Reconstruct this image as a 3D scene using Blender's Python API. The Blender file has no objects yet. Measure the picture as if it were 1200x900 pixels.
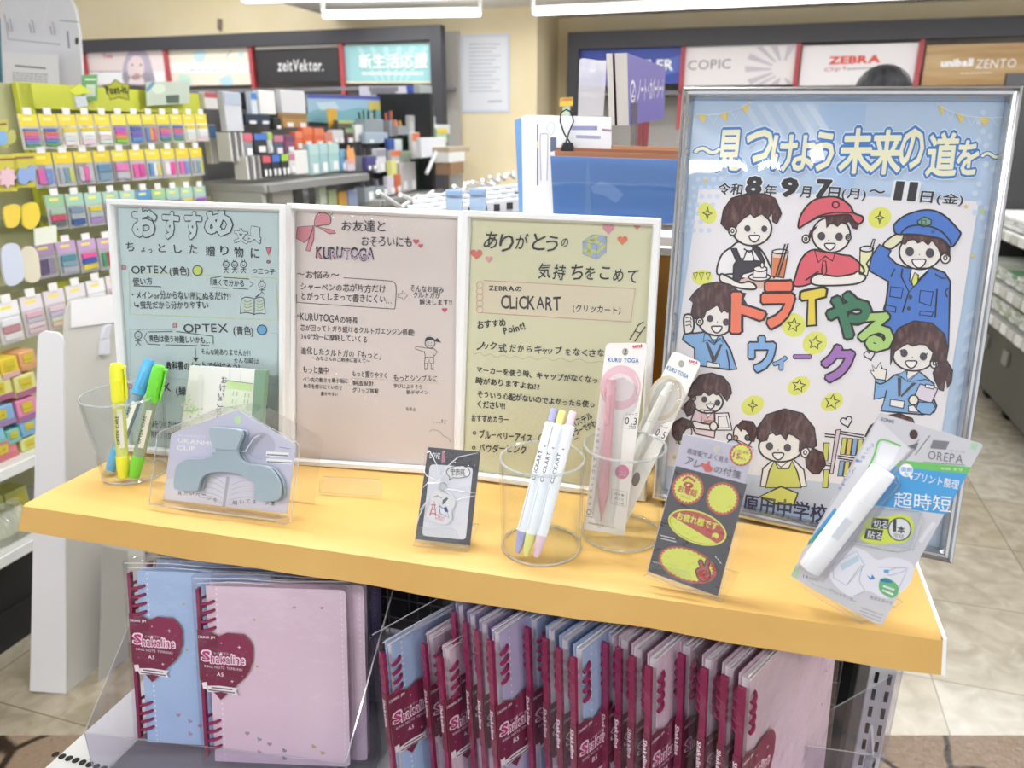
import bpy, math, random
from mathutils import Vector, Matrix
random.seed(7)
SC = bpy.context.scene
COL = SC.collection
# ------------------------------------------------------------------ camera
F_PX, HC = 880.0, 1.40                      # focal length in px of the 1200x900 frame, eye height
PITCH = math.atan(880 / 2610.0)
SP, CP = math.sin(PITCH), math.cos(PITCH)
cam = bpy.data.cameras.new('camera')
cam.sensor_width = 36.0
cam.lens = 36.0 * F_PX / 1200.0
cam.clip_start = 0.02
cam.dof.use_dof = True
cam.dof.focus_distance = 0.82
cam.dof.aperture_fstop = 7.0
camo = bpy.data.objects.new('camera', cam)
camo.location = (0, 0, HC)
camo.rotation_euler = (math.pi / 2 - PITCH, 0, 0)
COL.objects.link(camo)
SC.camera = camo
# ------------------------------------------------------------------ world, exposure
w = bpy.data.worlds.new('world')
SC.world = w
w.use_nodes = True
bg = w.node_tree.nodes['Background']
bg.inputs[0].default_value = (0.93, 0.96, 1.0, 1)
bg.inputs[1].default_value = 1.2
SC.view_settings.view_transform = 'Standard'
SC.view_settings.look = 'None'
SC.view_settings.gamma = 1.0
SC.view_settings.use_curve_mapping = False
SC.view_settings.exposure = -0.12
SC.cycles.use_denoising = True
SC.cycles.max_bounces = 8
SC.cycles.transparent_max_bounces = 32
SC.cycles.caustics_reflective = False
SC.cycles.caustics_refractive = False
LAMP_POWER = 0.66
# ------------------------------------------------------------------ geometry of the place
def ray(x, y):
    a = (x - 600) / F_PX
    b = -(y - 450) / F_PX
    return Vector((a, CP + b * SP, -SP + b * CP))
EYE = Vector((0, 0, HC))
def onz(x, y, z):
    r = ray(x, y)
    return EYE + r * ((z - HC) / r.z)
def ony(x, y, Y):
    r = ray(x, y)
    return EYE + r * (Y / r.y)
ZS = HC - 0.391                              # top of the yellow shelf
ANG = math.radians(17.2)
E3 = Vector((math.cos(ANG), -math.sin(ANG), 0))   # along the shelf to the right
D3 = Vector((math.sin(ANG), math.cos(ANG), 0))    # away from the viewer
FL = onz(27.3, 591.3, ZS)
FR = onz(1105, 748.3, ZS)
def SH(s, q, z):
    p = FL + E3 * s + D3 * q
    return Vector((p.x, p.y, z))
def on_n(x, y, n):                           # on a vertical plane running along D3, at distance n along E3
    r = ray(x, y)
    return EYE + r * (n / r.dot(E3))
class Plane:
    def __init__(s, O, yaw=0, lean=0, roll=0):
        yaw, lean, roll = map(math.radians, (yaw, lean, roll))
        u = Vector((math.cos(yaw), math.sin(yaw), 0))
        n = Vector((math.sin(yaw), -math.cos(yaw), 0))
        v = Vector((0, 0, 1)) * math.cos(lean) - n * math.sin(lean)
        s.n = n * math.cos(lean) + Vector((0, 0, 1)) * math.sin(lean)
        s.u = u * math.cos(roll) + v * math.sin(roll)
        s.v = -u * math.sin(roll) + v * math.cos(roll)
        s.O = Vector(O)
        s.M = Matrix(((s.u.x, s.v.x, s.n.x, s.O.x), (s.u.y, s.v.y, s.n.y, s.O.y), (s.u.z, s.v.z, s.n.z, s.O.z), (0, 0, 0, 1)))
    def px(s, x, y, off=0.0):
        r = ray(x, y)
        P = s.O + s.n * off
        t = (P - EYE).dot(s.n) / r.dot(s.n)
        d = EYE + r * t - s.O
        return (d.dot(s.u), d.dot(s.v))
# ------------------------------------------------------------------ materials
MATS = {}
def lin(c):
    if isinstance(c, str):
        c = tuple(int(c[i:i + 2], 16) / 255 for i in (0, 2, 4))
    return tuple(((x / 12.92) if x <= 0.04045 else ((x + 0.055) / 1.055) ** 2.4) for x in c) + (1,)
def M(hexc, rough=0.5, metal=0.0, emit=0.0, spec=0.5, coat=0.0):
    key = (hexc, rough, metal, emit, spec, coat)
    if key in MATS:
        return MATS[key]
    m = bpy.data.materials.new('paint_' + hexc)
    m.use_nodes = True
    b = m.node_tree.nodes['Principled BSDF']
    b.inputs['Base Color'].default_value = lin(hexc)
    b.inputs['Roughness'].default_value = rough
    b.inputs['Metallic'].default_value = metal
    b.inputs['Specular IOR Level'].default_value = spec
    b.inputs['Coat Weight'].default_value = coat
    if emit:
        b.inputs['Emission Color'].default_value = lin(hexc)
        b.inputs['Emission Strength'].default_value = emit
    MATS[key] = m
    return m
def noise_mat(name, c1, c2, scale=20, rough=0.5, bump=0.0, bscale=None, detail=4, stretch=(1, 1, 1), spec=0.5, lo=0.4, hi=0.6):
    if name in MATS:
        return MATS[name]
    m = bpy.data.materials.new(name)
    m.use_nodes = True
    nt = m.node_tree
    b = nt.nodes['Principled BSDF']
    tc = nt.nodes.new('ShaderNodeTexCoord')
    mp = nt.nodes.new('ShaderNodeMapping')
    mp.inputs['Scale'].default_value = stretch
    nt.links.new(tc.outputs['Object'], mp.inputs[0])
    n = nt.nodes.new('ShaderNodeTexNoise')
    n.inputs['Scale'].default_value = scale
    n.inputs['Detail'].default_value = detail
    nt.links.new(mp.outputs[0], n.inputs['Vector'])
    r = nt.nodes.new('ShaderNodeValToRGB')
    r.color_ramp.elements[0].position = lo
    r.color_ramp.elements[0].color = lin(c1)
    r.color_ramp.elements[1].position = hi
    r.color_ramp.elements[1].color = lin(c2)
    nt.links.new(n.outputs[0], r.inputs[0])
    nt.links.new(r.outputs[0], b.inputs['Base Color'])
    b.inputs['Roughness'].default_value = rough
    b.inputs['Specular IOR Level'].default_value = spec
    if bump:
        n2 = nt.nodes.new('ShaderNodeTexNoise')
        n2.inputs['Scale'].default_value = bscale or scale
        nt.links.new(mp.outputs[0], n2.inputs['Vector'])
        bp = nt.nodes.new('ShaderNodeBump')
        bp.inputs['Strength'].default_value = bump
        bp.inputs['Distance'].default_value = 0.01
        nt.links.new(n2.outputs[0], bp.inputs['Height'])
        nt.links.new(bp.outputs[0], b.inputs['Normal'])
    MATS[name] = m
    return m
def clear(name, tint='FFFFFF', rough=0.05, bump=0.0, bscale=60, ior=1.45, body=0.0, bodyc='FFFFFF', boost=1.0):
    """thin clear plastic: lets light through, mirrors a little"""
    if name in MATS:
        return MATS[name]
    m = bpy.data.materials.new(name)
    m.use_nodes = True
    nt = m.node_tree
    nt.nodes.clear()
    out = nt.nodes.new('ShaderNodeOutputMaterial')
    t = nt.nodes.new('ShaderNodeBsdfTransparent')
    t.inputs[0].default_value = lin(tint)
    g = nt.nodes.new('ShaderNodeBsdfGlossy')
    g.inputs['Roughness'].default_value = rough
    ge = nt.nodes.new('ShaderNodeNewGeometry')
    dt_ = nt.nodes.new('ShaderNodeVectorMath')
    dt_.operation = 'DOT_PRODUCT'
    nt.links.new(ge.outputs['Incoming'], dt_.inputs[0])
    nt.links.new(ge.outputs['Normal'], dt_.inputs[1])
    def mth(op, x, y):
        n_ = nt.nodes.new('ShaderNodeMath')
        n_.operation = op
        n_.use_clamp = op in ('SUBTRACT', 'MULTIPLY_ADD')
        for i_, v_ in enumerate((x, y)):
            if isinstance(v_, (int, float)):
                n_.inputs[i_].default_value = v_
            elif v_ is not None:
                nt.links.new(v_, n_.inputs[i_])
        return n_
    ab = mth('ABSOLUTE', dt_.outputs['Value'], None)
    iv = mth('SUBTRACT', 1.0, ab.outputs[0])
    p5 = mth('POWER', iv.outputs[0], 5.0)
    f0 = ((ior - 1) / (ior + 1)) ** 2
    mu = mth('MULTIPLY_ADD', p5.outputs[0], (1 - f0) * min(boost, 1))
    mu.inputs[2].default_value = f0 * boost
    mx = nt.nodes.new('ShaderNodeMixShader')
    nt.links.new(mu.outputs[0], mx.inputs[0])
    src = t.outputs[0]
    if body:
        df = nt.nodes.new('ShaderNodeBsdfDiffuse')
        df.inputs[0].default_value = lin(bodyc)
        m2 = nt.nodes.new('ShaderNodeMixShader')
        m2.inputs[0].default_value = body
        nt.links.new(t.outputs[0], m2.inputs[1])
        nt.links.new(df.outputs[0], m2.inputs[2])
        src = m2.outputs[0]
    nt.links.new(src, mx.inputs[1])
    nt.links.new(g.outputs[0], mx.inputs[2])
    nt.links.new(mx.outputs[0], out.inputs[0])
    if bump:
        tc = nt.nodes.new('ShaderNodeTexCoord')
        n = nt.nodes.new('ShaderNodeTexNoise')
        n.inputs['Scale'].default_value = bscale
        n.inputs['Detail'].default_value = 3
        nt.links.new(tc.outputs['Object'], n.inputs['Vector'])
        bp = nt.nodes.new('ShaderNodeBump')
        bp.inputs['Strength'].default_value = bump
        bp.inputs['Distance'].default_value = 0.01
        nt.links.new(n.outputs[0], bp.inputs['Height'])
        nt.links.new(bp.outputs[0], dt_.inputs[1])
        nt.links.new(bp.outputs[0], g.inputs['Normal'])
    MATS[name] = m
    return m
ACRYL = clear('clear_acrylic', 'FDFEFE', 0.02, boost=0.9)
EDGE = clear('acrylic_cut_edge', 'E8EEF0', 0.1, boost=3.0, body=0.22, bodyc='FFFFFF')
FILM = clear('clear_film', 'FCFCFC', 0.12, bump=0.5, bscale=45, boost=1.3)
SHEET = clear('frame_cover_sheet', 'FCFCFC', 0.09, bump=0.12, bscale=220, boost=0.8)
CHROME = M('D8DADC', 0.18, 1.0)
BLACK = M('1E1E20', 0.45)
WHITE = M('F1F1F0', 0.45)
# ------------------------------------------------------------------ mesh builders
class MB:
    def __init__(s):
        s.v, s.f, s.m, s.mats = [], [], [], []
    def mi(s, mat):
        if mat not in s.mats:
            s.mats.append(mat)
        return s.mats.index(mat)
    def add(s, vs, fs, mat):
        o = len(s.v)
        k = s.mi(mat)
        s.v += [tuple(p) for p in vs]
        s.f += [tuple(i + o for i in f) for f in fs]
        s.m += [k] * len(fs)
        return s
    def box(s, c, d, mat, R=None):
        vs = []
        for x in (-.5, .5):
            for y in (-.5, .5):
                for z in (-.5, .5):
                    p = Vector((x * d[0], y * d[1], z * d[2]))
                    if R is not None:
                        p = R @ p
                    vs.append(Vector(c) + p)
        return s.add(vs, [(0, 1, 3, 2), (4, 6, 7, 5), (0, 4, 5, 1), (2, 3, 7, 6), (0, 2, 6, 4), (1, 5, 7, 3)], mat)
    def bar(s, a, b, w, h, mat, up=(0, 0, 1)):
        a, b = Vector(a), Vector(b)
        d = b - a
        L = d.length
        d.normalize()
        x = d.cross(Vector(up))
        if x.length < 1e-5:
            x = d.cross(Vector((1, 0, 0)))
        x.normalize()
        y = x.cross(d)
        R = Matrix((d, x, y)).transposed()
        return s.box((a + b) / 2, (L, w, h), mat, R)
    def quad(s, pts, mat):
        return s.add(pts, [tuple(range(len(pts)))], mat)
    def prism(s, pts, z0, z1, mat, side=None):
        n = len(pts)
        s.add([(x, y, z1) for x, y in pts], [tuple(range(n))], mat)
        s.add([(x, y, z0) for x, y in pts], [tuple(range(n - 1, -1, -1))], mat)
        vs = [(x, y, z0) for x, y in pts] + [(x, y, z1) for x, y in pts]
        return s.add(vs, [(i, (i + 1) % n, n + (i + 1) % n, n + i) for i in range(n)], side or mat)
    def lathe(s, prof, mat, seg=32, T=None, caps=(False, False)):
        vs, fs = [], []
        n = len(prof)
        for i in range(seg):
            a = 2 * math.pi * i / seg
            for r, z in prof:
                p = Vector((r * math.cos(a), r * math.sin(a), z))
                vs.append(T @ p if T is not None else p)
        for i in range(seg):
            j = (i + 1) % seg
            for k in range(n - 1):
                fs.append((i * n + k, j * n + k, j * n + k + 1, i * n + k + 1))
        if caps[0]:
            fs.append(tuple(i * n for i in range(seg - 1, -1, -1)))
        if caps[1]:
            fs.append(tuple(i * n + n - 1 for i in range(seg)))
        return s.add(vs, fs, mat)
    def tube(s, pts, r, mat, seg=8, cap=True):
        pts = [Vector(p) for p in pts]
        rs = r if isinstance(r, (list, tuple)) else [r] * len(pts)
        vs, fs = [], []
        ref = None
        for i, p in enumerate(pts):
            d = (pts[min(i + 1, len(pts) - 1)] - pts[max(i - 1, 0)]).normalized()
            if ref is None:
                ref = d.orthogonal().normalized()
            x = (ref - d * ref.dot(d)).normalized()
            ref = x
            y = d.cross(x)
            for k in range(seg):
                a = 2 * math.pi * k / seg
                vs.append(p + (x * math.cos(a) + y * math.sin(a)) * rs[i])
        for i in range(len(pts) - 1):
            for k in range(seg):
                l = (k + 1) % seg
                fs.append((i * seg + k, i * seg + l, (i + 1) * seg + l, (i + 1) * seg + k))
        if cap:
            fs.append(tuple(range(seg - 1, -1, -1)))
            fs.append(tuple((len(pts) - 1) * seg + k for k in range(seg)))
        return s.add(vs, fs, mat)
    def ring(s, outer, inner, prof, mat):
        """mitred moulding between two quads; prof = [(t from outer to inner, height)]"""
        n = len(outer)
        m = len(prof)
        vs = []
        for i in range(n):
            for t, z in prof:
                vs.append((outer[i][0] + (inner[i][0] - outer[i][0]) * t, outer[i][1] + (inner[i][1] - outer[i][1]) * t, z))
        fs = []
        for i in range(n):
            j = (i + 1) % n
            for k in range(m - 1):
                fs.append((i * m + k, j * m + k, j * m + k + 1, i * m + k + 1))
        return s.add(vs, fs, mat)
    def build(s, name, parent=None, smooth=False, bevel=0.0, recalc=True):
        me = bpy.data.meshes.new(name)
        me.from_pydata(s.v, [], s.f)
        for m in s.mats:
            me.materials.append(m)
        me.polygons.foreach_set('material_index', s.m)
        if smooth:
            me.polygons.foreach_set('use_smooth', [True] * len(s.f))
        me.update()
        if recalc:
            import bmesh
            bm = bmesh.new()
            bm.from_mesh(me)
            bmesh.ops.recalc_face_normals(bm, faces=bm.faces)
            bm.to_mesh(me)
            bm.free()
        if smooth:
            me.set_sharp_from_angle(angle=math.radians(40))
        o = bpy.data.objects.new(name, me)
        COL.objects.link(o)
        if parent is not None:
            o.parent = parent
        if bevel:
            b = o.modifiers.new('bevel', 'BEVEL')
            b.width = bevel
            b.segments = 2
            b.limit_method = 'ANGLE'
        return o
def tag(o, label, cat, group=None):
    o['label'] = label
    o['category'] = cat
    if group:
        o['group'] = group
    return o
def thing(name, label, cat, at=(0, 0, 0), group=None, rz=0.0):
    o = bpy.data.objects.new(name, None)
    o.empty_display_size = 0.02
    COL.objects.link(o)
    if isinstance(at, Matrix):
        o.matrix_world = at
    else:
        o.location = at
        o.rotation_euler = (0, 0, rz)
    return tag(o, label, cat, group)
def struct(o):
    o['kind'] = 'structure'
    return o
def copy_thing(src, M4, label, group=None):
    c = src.copy()
    COL.objects.link(c)
    c.matrix_world = M4
    c['label'] = label
    if group:
        c['group'] = group
    for ch in src.children:
        d = ch.copy()
        COL.objects.link(d)
        d.parent = c
        for g in ch.children:
            e = g.copy()
            COL.objects.link(e)
            e.parent = d
    return c
# ------------------------------------------------------------------ printed artwork on flat things
GLY = {}
def glyphs(txt, bold):
    """outline of a letter as (points, faces); bold thickens it by a stroke round its edge"""
    bold = max(0.0, round(bold, 4))
    key = (txt, bold)
    if key in GLY:
        return GLY[key]
    if bold:
        vs, fs = glyphs(txt, 0.0)
        vs, fs = list(vs), list(fs)
        seen = {}
        for f in fs:
            for i in range(len(f)):
                e = (f[i], f[(i + 1) % len(f)])
                seen.setdefault((min(e), max(e)), []).append(e)
        for k, es in seen.items():
            if len(es) != 1:
                continue
            p, q = Vector(vs[k[0]]), Vector(vs[k[1]])
            d = q - p
            if d.length < 1e-6:
                continue
            d.normalize()
            n = Vector((-d.y, d.x)) * bold
            e = d * bold * .75
            o = len(vs)
            vs += [tuple(p - e * .5 - n), tuple(p - e - n * .3), tuple(p - e + n * .3), tuple(p - e * .5 + n), tuple(q + e * .5 + n), tuple(q + e + n * .3), tuple(q + e - n * .3), tuple(q + e * .5 - n)]
            fs.append(tuple(range(o + 7, o - 1, -1)))
        GLY[key] = (vs, fs)
        return GLY[key]
    c = bpy.data.curves.new('lettering', 'FONT')
    c.body = txt
    c.resolution_u = 2
    o = bpy.data.objects.new('lettering', c)
    COL.objects.link(o)
    bpy.context.view_layer.update()
    me = o.evaluated_get(bpy.context.evaluated_depsgraph_get()).to_mesh()
    vs, fs, idx, mp = [], [], {}, []
    for v in me.vertices:
        k = (round(v.co.x, 5), round(v.co.y, 5))
        if k not in idx:
            idx[k] = len(vs)
            vs.append(k)
        mp.append(idx[k])
    for p in me.polygons:
        f = []
        for i in p.vertices:
            if not f or f[-1] != mp[i]:
                f.append(mp[i])
        if len(f) > 2 and f[0] == f[-1]:
            f.pop()
        if len(f) > 2:
            fs.append(tuple(f))
    COL.objects.unlink(o)
    bpy.data.objects.remove(o)
    bpy.data.curves.remove(c)
    GLY[key] = (vs, fs)
    return GLY[key]
EPS = 0.00013
def smooth(pts, closed=True, n=5):
    out = []
    N = len(pts)
    for i in range(N if closed else N - 1):
        g = (lambda k: pts[k % N]) if closed else (lambda k: pts[max(0, min(N - 1, k))])
        p0, p1, p2, p3 = g(i - 1), g(i), g(i + 1), g(i + 2)
        for k in range(n):
            t = k / n
            out.append(tuple(0.5 * (2 * p1[j] + (p2[j] - p0[j]) * t + (2 * p0[j] - 5 * p1[j] + 4 * p2[j] - p3[j]) * t * t + (3 * p1[j] - p0[j] - 3 * p2[j] + p3[j]) * t ** 3) for j in (0, 1)))
    if not closed:
        out.append(tuple(pts[-1]))
    return out
class Art(MB):
    """flat print; points are given in a view (x0, y0, scale) and laid on the plane of the card"""
    def __init__(s, plane=None, off=0.0):
        MB.__init__(s)
        s.pl, s.off = plane, off
        s.view(0, 0, 1)
    def view(s, x0, y0, k):
        s.x0, s.y0, s.k = x0, y0, k
        return s
    def L(s, p):
        x, y = s.x0 + p[0] / s.k, s.y0 + p[1] / s.k
        if s.pl is None:
            return (x, y)
        return s.pl.px(x, y, s.off)
    def unit(s, p):
        a, b = s.L(p), s.L((p[0] + 1, p[1]))
        return math.hypot(a[0] - b[0], a[1] - b[1])
    def unitv(s, p):
        a, b = s.L(p), s.L((p[0], p[1] + 1))
        return math.hypot(a[0] - b[0], a[1] - b[1])
    def z(s, l):
        return s.off + l * EPS
    def poly(s, pts, mat, l=1):
        q = [s.L(p) for p in pts]
        A = sum(q[i][0] * q[(i + 1) % len(q)][1] - q[(i + 1) % len(q)][0] * q[i][1] for i in range(len(q)))
        if A < 0:
            q.reverse()
        s.add([(x, y, s.z(l)) for x, y in q], [tuple(range(len(q)))], mat)
        return s
    def line(s, pts, w, mat, l=3, closed=False):
        q = [Vector(s.L(p)) for p in pts]
        hw = w * s.unit(pts[0]) / 2 * s.lw
        n = len(q)
        vs = []
        for i in range(n):
            a = q[(i - 1) % n] if (closed or i) else q[i]
            b = q[(i + 1) % n] if (closed or i < n - 1) else q[i]
            d1, d2 = q[i] - a, b - q[i]
            d = (d1.normalized() if d1.length > 1e-9 else Vector((0, 0))) + (d2.normalized() if d2.length > 1e-9 else Vector((0, 0)))
            if d.length < 1e-6:
                d = d1 if d1.length > 1e-9 else Vector((1, 0))
            d.normalize()
            nn = Vector((-d.y, d.x)) * hw
            e = d * hw * 0.5
            sh = -e if (not closed and i == 0) else (e if (not closed and i == n - 1) else Vector((0, 0)))
            vs += [(q[i] + nn + sh), (q[i] - nn + sh)]
        fs = [(2 * i, 2 * i + 1, (2 * i + 3) % (2 * n), (2 * i + 2) % (2 * n)) for i in range(n if closed else n - 1)]
        s.add([(p.x, p.y, s.z(l)) for p in vs], fs, mat)
        return s
    def out(s, pts, fill, w=2.0, ink=None, l=1, sm=True, closed=True):
        q = smooth(pts, closed) if sm else pts
        if fill is not None:
            s.poly(q, fill, l)
        if ink is not None:
            s.line(q, w, ink, l + 0.5, closed)
        return s
    def ell(s, c, rx, ry, mat, l=2, rot=0, n=20, ink=None, w=1):
        r = math.radians(rot)
        pts = [(c[0] + rx * math.cos(t) * math.cos(r) - ry * math.sin(t) * math.sin(r), c[1] + rx * math.cos(t) * math.sin(r) + ry * math.sin(t) * math.cos(r)) for t in [2 * math.pi * i / n for i in range(n)]]
        if mat is not None:
            s.poly(pts, mat, l)
        if ink is not None:
            s.line(pts, w, ink, l + 0.5, True)
        return s
    def star(s, c, R, mat, l=2, n=5, k=0.45, rot=-90, ink=None, w=1):
        pts = []
        for i in range(2 * n):
            a = math.radians(rot + 180 * i / n)
            r = R if i % 2 == 0 else R * k
            pts.append((c[0] + r * math.cos(a), c[1] + r * math.sin(a)))
        if mat is not None:
            s.poly(pts, mat, l)
        if ink is not None:
            s.line(pts, w, ink, l + 0.5, True)
        return s
    def heart(s, c, R, mat, l=2, ink=None, w=1, rot=0):
        pts = []
        cr, sr = math.cos(math.radians(rot)), math.sin(math.radians(rot))
        sg = 1 if s.pl is not None else -1
        for i in range(24):
            t = 2 * math.pi * i / 24
            x = 16 * math.sin(t) ** 3 / 16 * R
            y = -(13 * math.cos(t) - 5 * math.cos(2 * t) - 2 * math.cos(3 * t) - math.cos(4 * t)) / 16 * R * sg
            pts.append((c[0] + x * cr - y * sr, c[1] + x * sr + y * cr))
        if mat is not None:
            s.poly(pts, mat, l)
        if ink is not None:
            s.line(pts, w, ink, l + 0.5, True)
        return s
    jit = 0.0
    lw = 1.0
    def text(s, t, p0, p1, mat, l=3, h=None, bold=0.0, slant=0.0):
        """fit the words between two baseline points, one letter at a time"""
        bold += s.jit * .10
        R_ = random.Random(t)
        cells, x = [], 0.0
        lo, hi = 0.0, 0.1
        for ch in t:
            if ch == ' ':
                x += .4
                continue
            ref = glyphs(ch, 0.0)[0]
            if not ref:
                continue
            gx0, gx1 = min(v[0] for v in ref), max(v[0] for v in ref)
            lo, hi = min(lo, min(v[1] for v in ref)), max(hi, max(v[1] for v in ref))
            if ord(ch) > 0x2E00:
                cells.append((ch, x, 0.0))
                x += 1.0
            else:
                cells.append((ch, x + .04, gx0))
                x += gx1 - gx0 + (.24 if ch in '!?0123456789' else .13)
        if not cells:
            return s
        fr = [min(v[0] for v in glyphs(c[0], 0.0)[0]) + c[1] - c[2] for c in cells]
        to = [max(v[0] for v in glyphs(c[0], 0.0)[0]) + c[1] - c[2] for c in cells]
        x0, x1 = min(fr), max(to)
        a, b = Vector(s.L(p0)), Vector(s.L(p1))
        d = b - a
        sx = d.length / max(x1 - x0, 1e-6)
        sy = sx if h is None else h * s.unitv(p0) / max(hi - lo, 1e-6)
        d.normalize()
        n = Vector((-d.y, d.x))
        for ch, cx, g0 in cells:
            vs, fs = glyphs(ch, bold)
            nb = len(glyphs(ch, 0.0)[0])
            zz = [s.z(l) + (0 if i < nb else 2.5e-6 * (1 + (i - nb) // 8 % 48)) for i in range(len(vs))]
            if s.jit:
                an, dy, k = R_.uniform(-1, 1) * s.jit, R_.uniform(-1, 1) * s.jit * .6, 1 + R_.uniform(-1, 1) * s.jit * 1.2
                ca, sa = math.cos(an) * k, math.sin(an) * k
                vs = [(.5 + (px - .5) * ca - (py - .4) * sa, .4 + dy + (px - .5) * sa + (py - .4) * ca) for px, py in vs]
            s.add([tuple(a + d * ((px - g0 + cx - x0) * sx + slant * py * sy) + n * (py * sy)) + (zz[i],) for i, (px, py) in enumerate(vs)], fs, mat)
        return s
    def vtext(s, t, p0, p1, mat, h, l=3, bold=0.0):
        n = len(t)
        for i, ch in enumerate(t):
            f = i / max(n - 1, 1)
            p = (p0[0] + (p1[0] - p0[0]) * f, p0[1] + (p1[1] - p0[1]) * f)
            up = h if s.pl is not None else -h
            s.text(ch, (p[0] - h * 0.42, p[1] + up * 0.4), (p[0] + h * 0.42, p[1] + up * 0.4), mat, l, bold=bold)
        return s
    def scrib(s, p0, p1, n, mat, l=2, w=0.8, gap=0.3):
        """rows of small illegible print"""
        rnd = random.Random(int(p0[0] * 7 + p0[1]))
        x = 0.0
        while x < 1:
            e = min(1, x + rnd.uniform(0.04, 0.14))
            q = lambda t: (p0[0] + (p1[0] - p0[0]) * t, p0[1] + (p1[1] - p0[1]) * t)
            s.line([q(x), q(e)], w, mat, l)
            x = e + 0.02 + gap * 0.05
        return s
    def build(s, name, parent=None):
        return MB.build(s, name, parent, recalc=False)
# ================================================================== THE SETTING
MW = {}
def thingw(name, label, cat, loc, group=None):
    o = thing(name, label, cat, loc, group)
    MW[o.name] = Matrix.Translation(Vector(loc))
    return o
def buildw(mb, name, parent=None, **k):
    if parent is not None:
        Mi = MW[parent.name].inverted()
        mb.v = [tuple(Mi @ Vector(p)) for p in mb.v]
    return mb.build(name, parent, **k)
def RM(s, n, z):                              # room coordinates: s along D3, n along E3
    p = D3 * s + E3 * n
    return Vector((p.x, p.y, z))
RROOM = Matrix((D3, -E3, Vector((0, 0, 1)))).transposed()
def on_s(x, y, s):                            # on a vertical wall across the room at distance s
    r = ray(x, y)
    return EYE + r * (s / r.dot(D3))
# ---- floor of vinyl tiles
def floor_mat():
    m = bpy.data.materials.new('vinyl_tile')
    m.use_nodes = True
    nt = m.node_tree
    b = nt.nodes['Principled BSDF']
    tc = nt.nodes.new('ShaderNodeTexCoord')
    mp = nt.nodes.new('ShaderNodeMapping')
    mp.inputs['Rotation'].default_value = (0, 0, ANG)
    mp.inputs['Location'].default_value = (0.22, 0.10, 0)
    nt.links.new(tc.outputs['Object'], mp.inputs[0])
    br = nt.nodes.new('ShaderNodeTexBrick')
    br.offset = 0.0
    br.inputs['Color1'].default_value = (0, 0, 0, 1)
    br.inputs['Color2'].default_value = (1, 1, 1, 1)
    br.inputs['Mortar'].default_value = (0.5, 0.5, 0.5, 1)
    br.inputs['Scale'].default_value = 1.0
    br.inputs['Mortar Size'].default_value = 0.0018
    br.inputs['Brick Width'].default_value = 0.405
    br.inputs['Row Height'].default_value = 0.405
    nt.links.new(mp.outputs[0], br.inputs['Vector'])
    n1 = nt.nodes.new('ShaderNodeTexNoise')
    n1.inputs['Scale'].default_value = 14
    n1.inputs['Detail'].default_value = 8
    n1.inputs['Distortion'].default_value = 0.8
    nt.links.new(mp.outputs[0], n1.inputs['Vector'])
    ra = nt.nodes.new('ShaderNodeValToRGB')
    ra.color_ramp.elements[0].position = 0.35
    ra.color_ramp.elements[0].color = lin('8C826C')
    ra.color_ramp.elements[1].position = 0.68
    ra.color_ramp.elements[1].color = lin('AA9F8A')
    rb = nt.nodes.new('ShaderNodeValToRGB')
    rb.color_ramp.elements[0].position = 0.35
    rb.color_ramp.elements[0].color = lin('9D9688')
    rb.color_ramp.elements[1].position = 0.68
    rb.color_ramp.elements[1].color = lin('BAB4A8')
    nt.links.new(n1.outputs[0], ra.inputs[0])
    nt.links.new(n1.outputs[0], rb.inputs[0])
    mx = nt.nodes.new('ShaderNodeMix')
    mx.data_type = 'RGBA'
    nt.links.new(br.outputs['Color'], mx.inputs[0])
    nt.links.new(ra.outputs[0], mx.inputs[6])
    nt.links.new(rb.outputs[0], mx.inputs[7])
    m2 = nt.nodes.new('ShaderNodeMix')
    m2.data_type = 'RGBA'
    m2.inputs[7].default_value = lin('6B6250')
    nt.links.new(br.outputs['Fac'], m2.inputs[0])
    nt.links.new(mx.outputs[2], m2.inputs[6])
    nt.links.new(m2.outputs[2], b.inputs['Base Color'])
    b.inputs['Roughness'].default_value = 0.22
    n2 = nt.nodes.new('ShaderNodeTexNoise')
    n2.inputs['Scale'].default_value = 9
    nt.links.new(mp.outputs[0], n2.inputs['Vector'])
    bp = nt.nodes.new('ShaderNodeBump')
    bp.inputs['Strength'].default_value = 0.06
    nt.links.new(n2.outputs[0], bp.inputs['Height'])
    nt.links.new(bp.outputs[0], b.inputs['Normal'])
    return m
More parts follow.
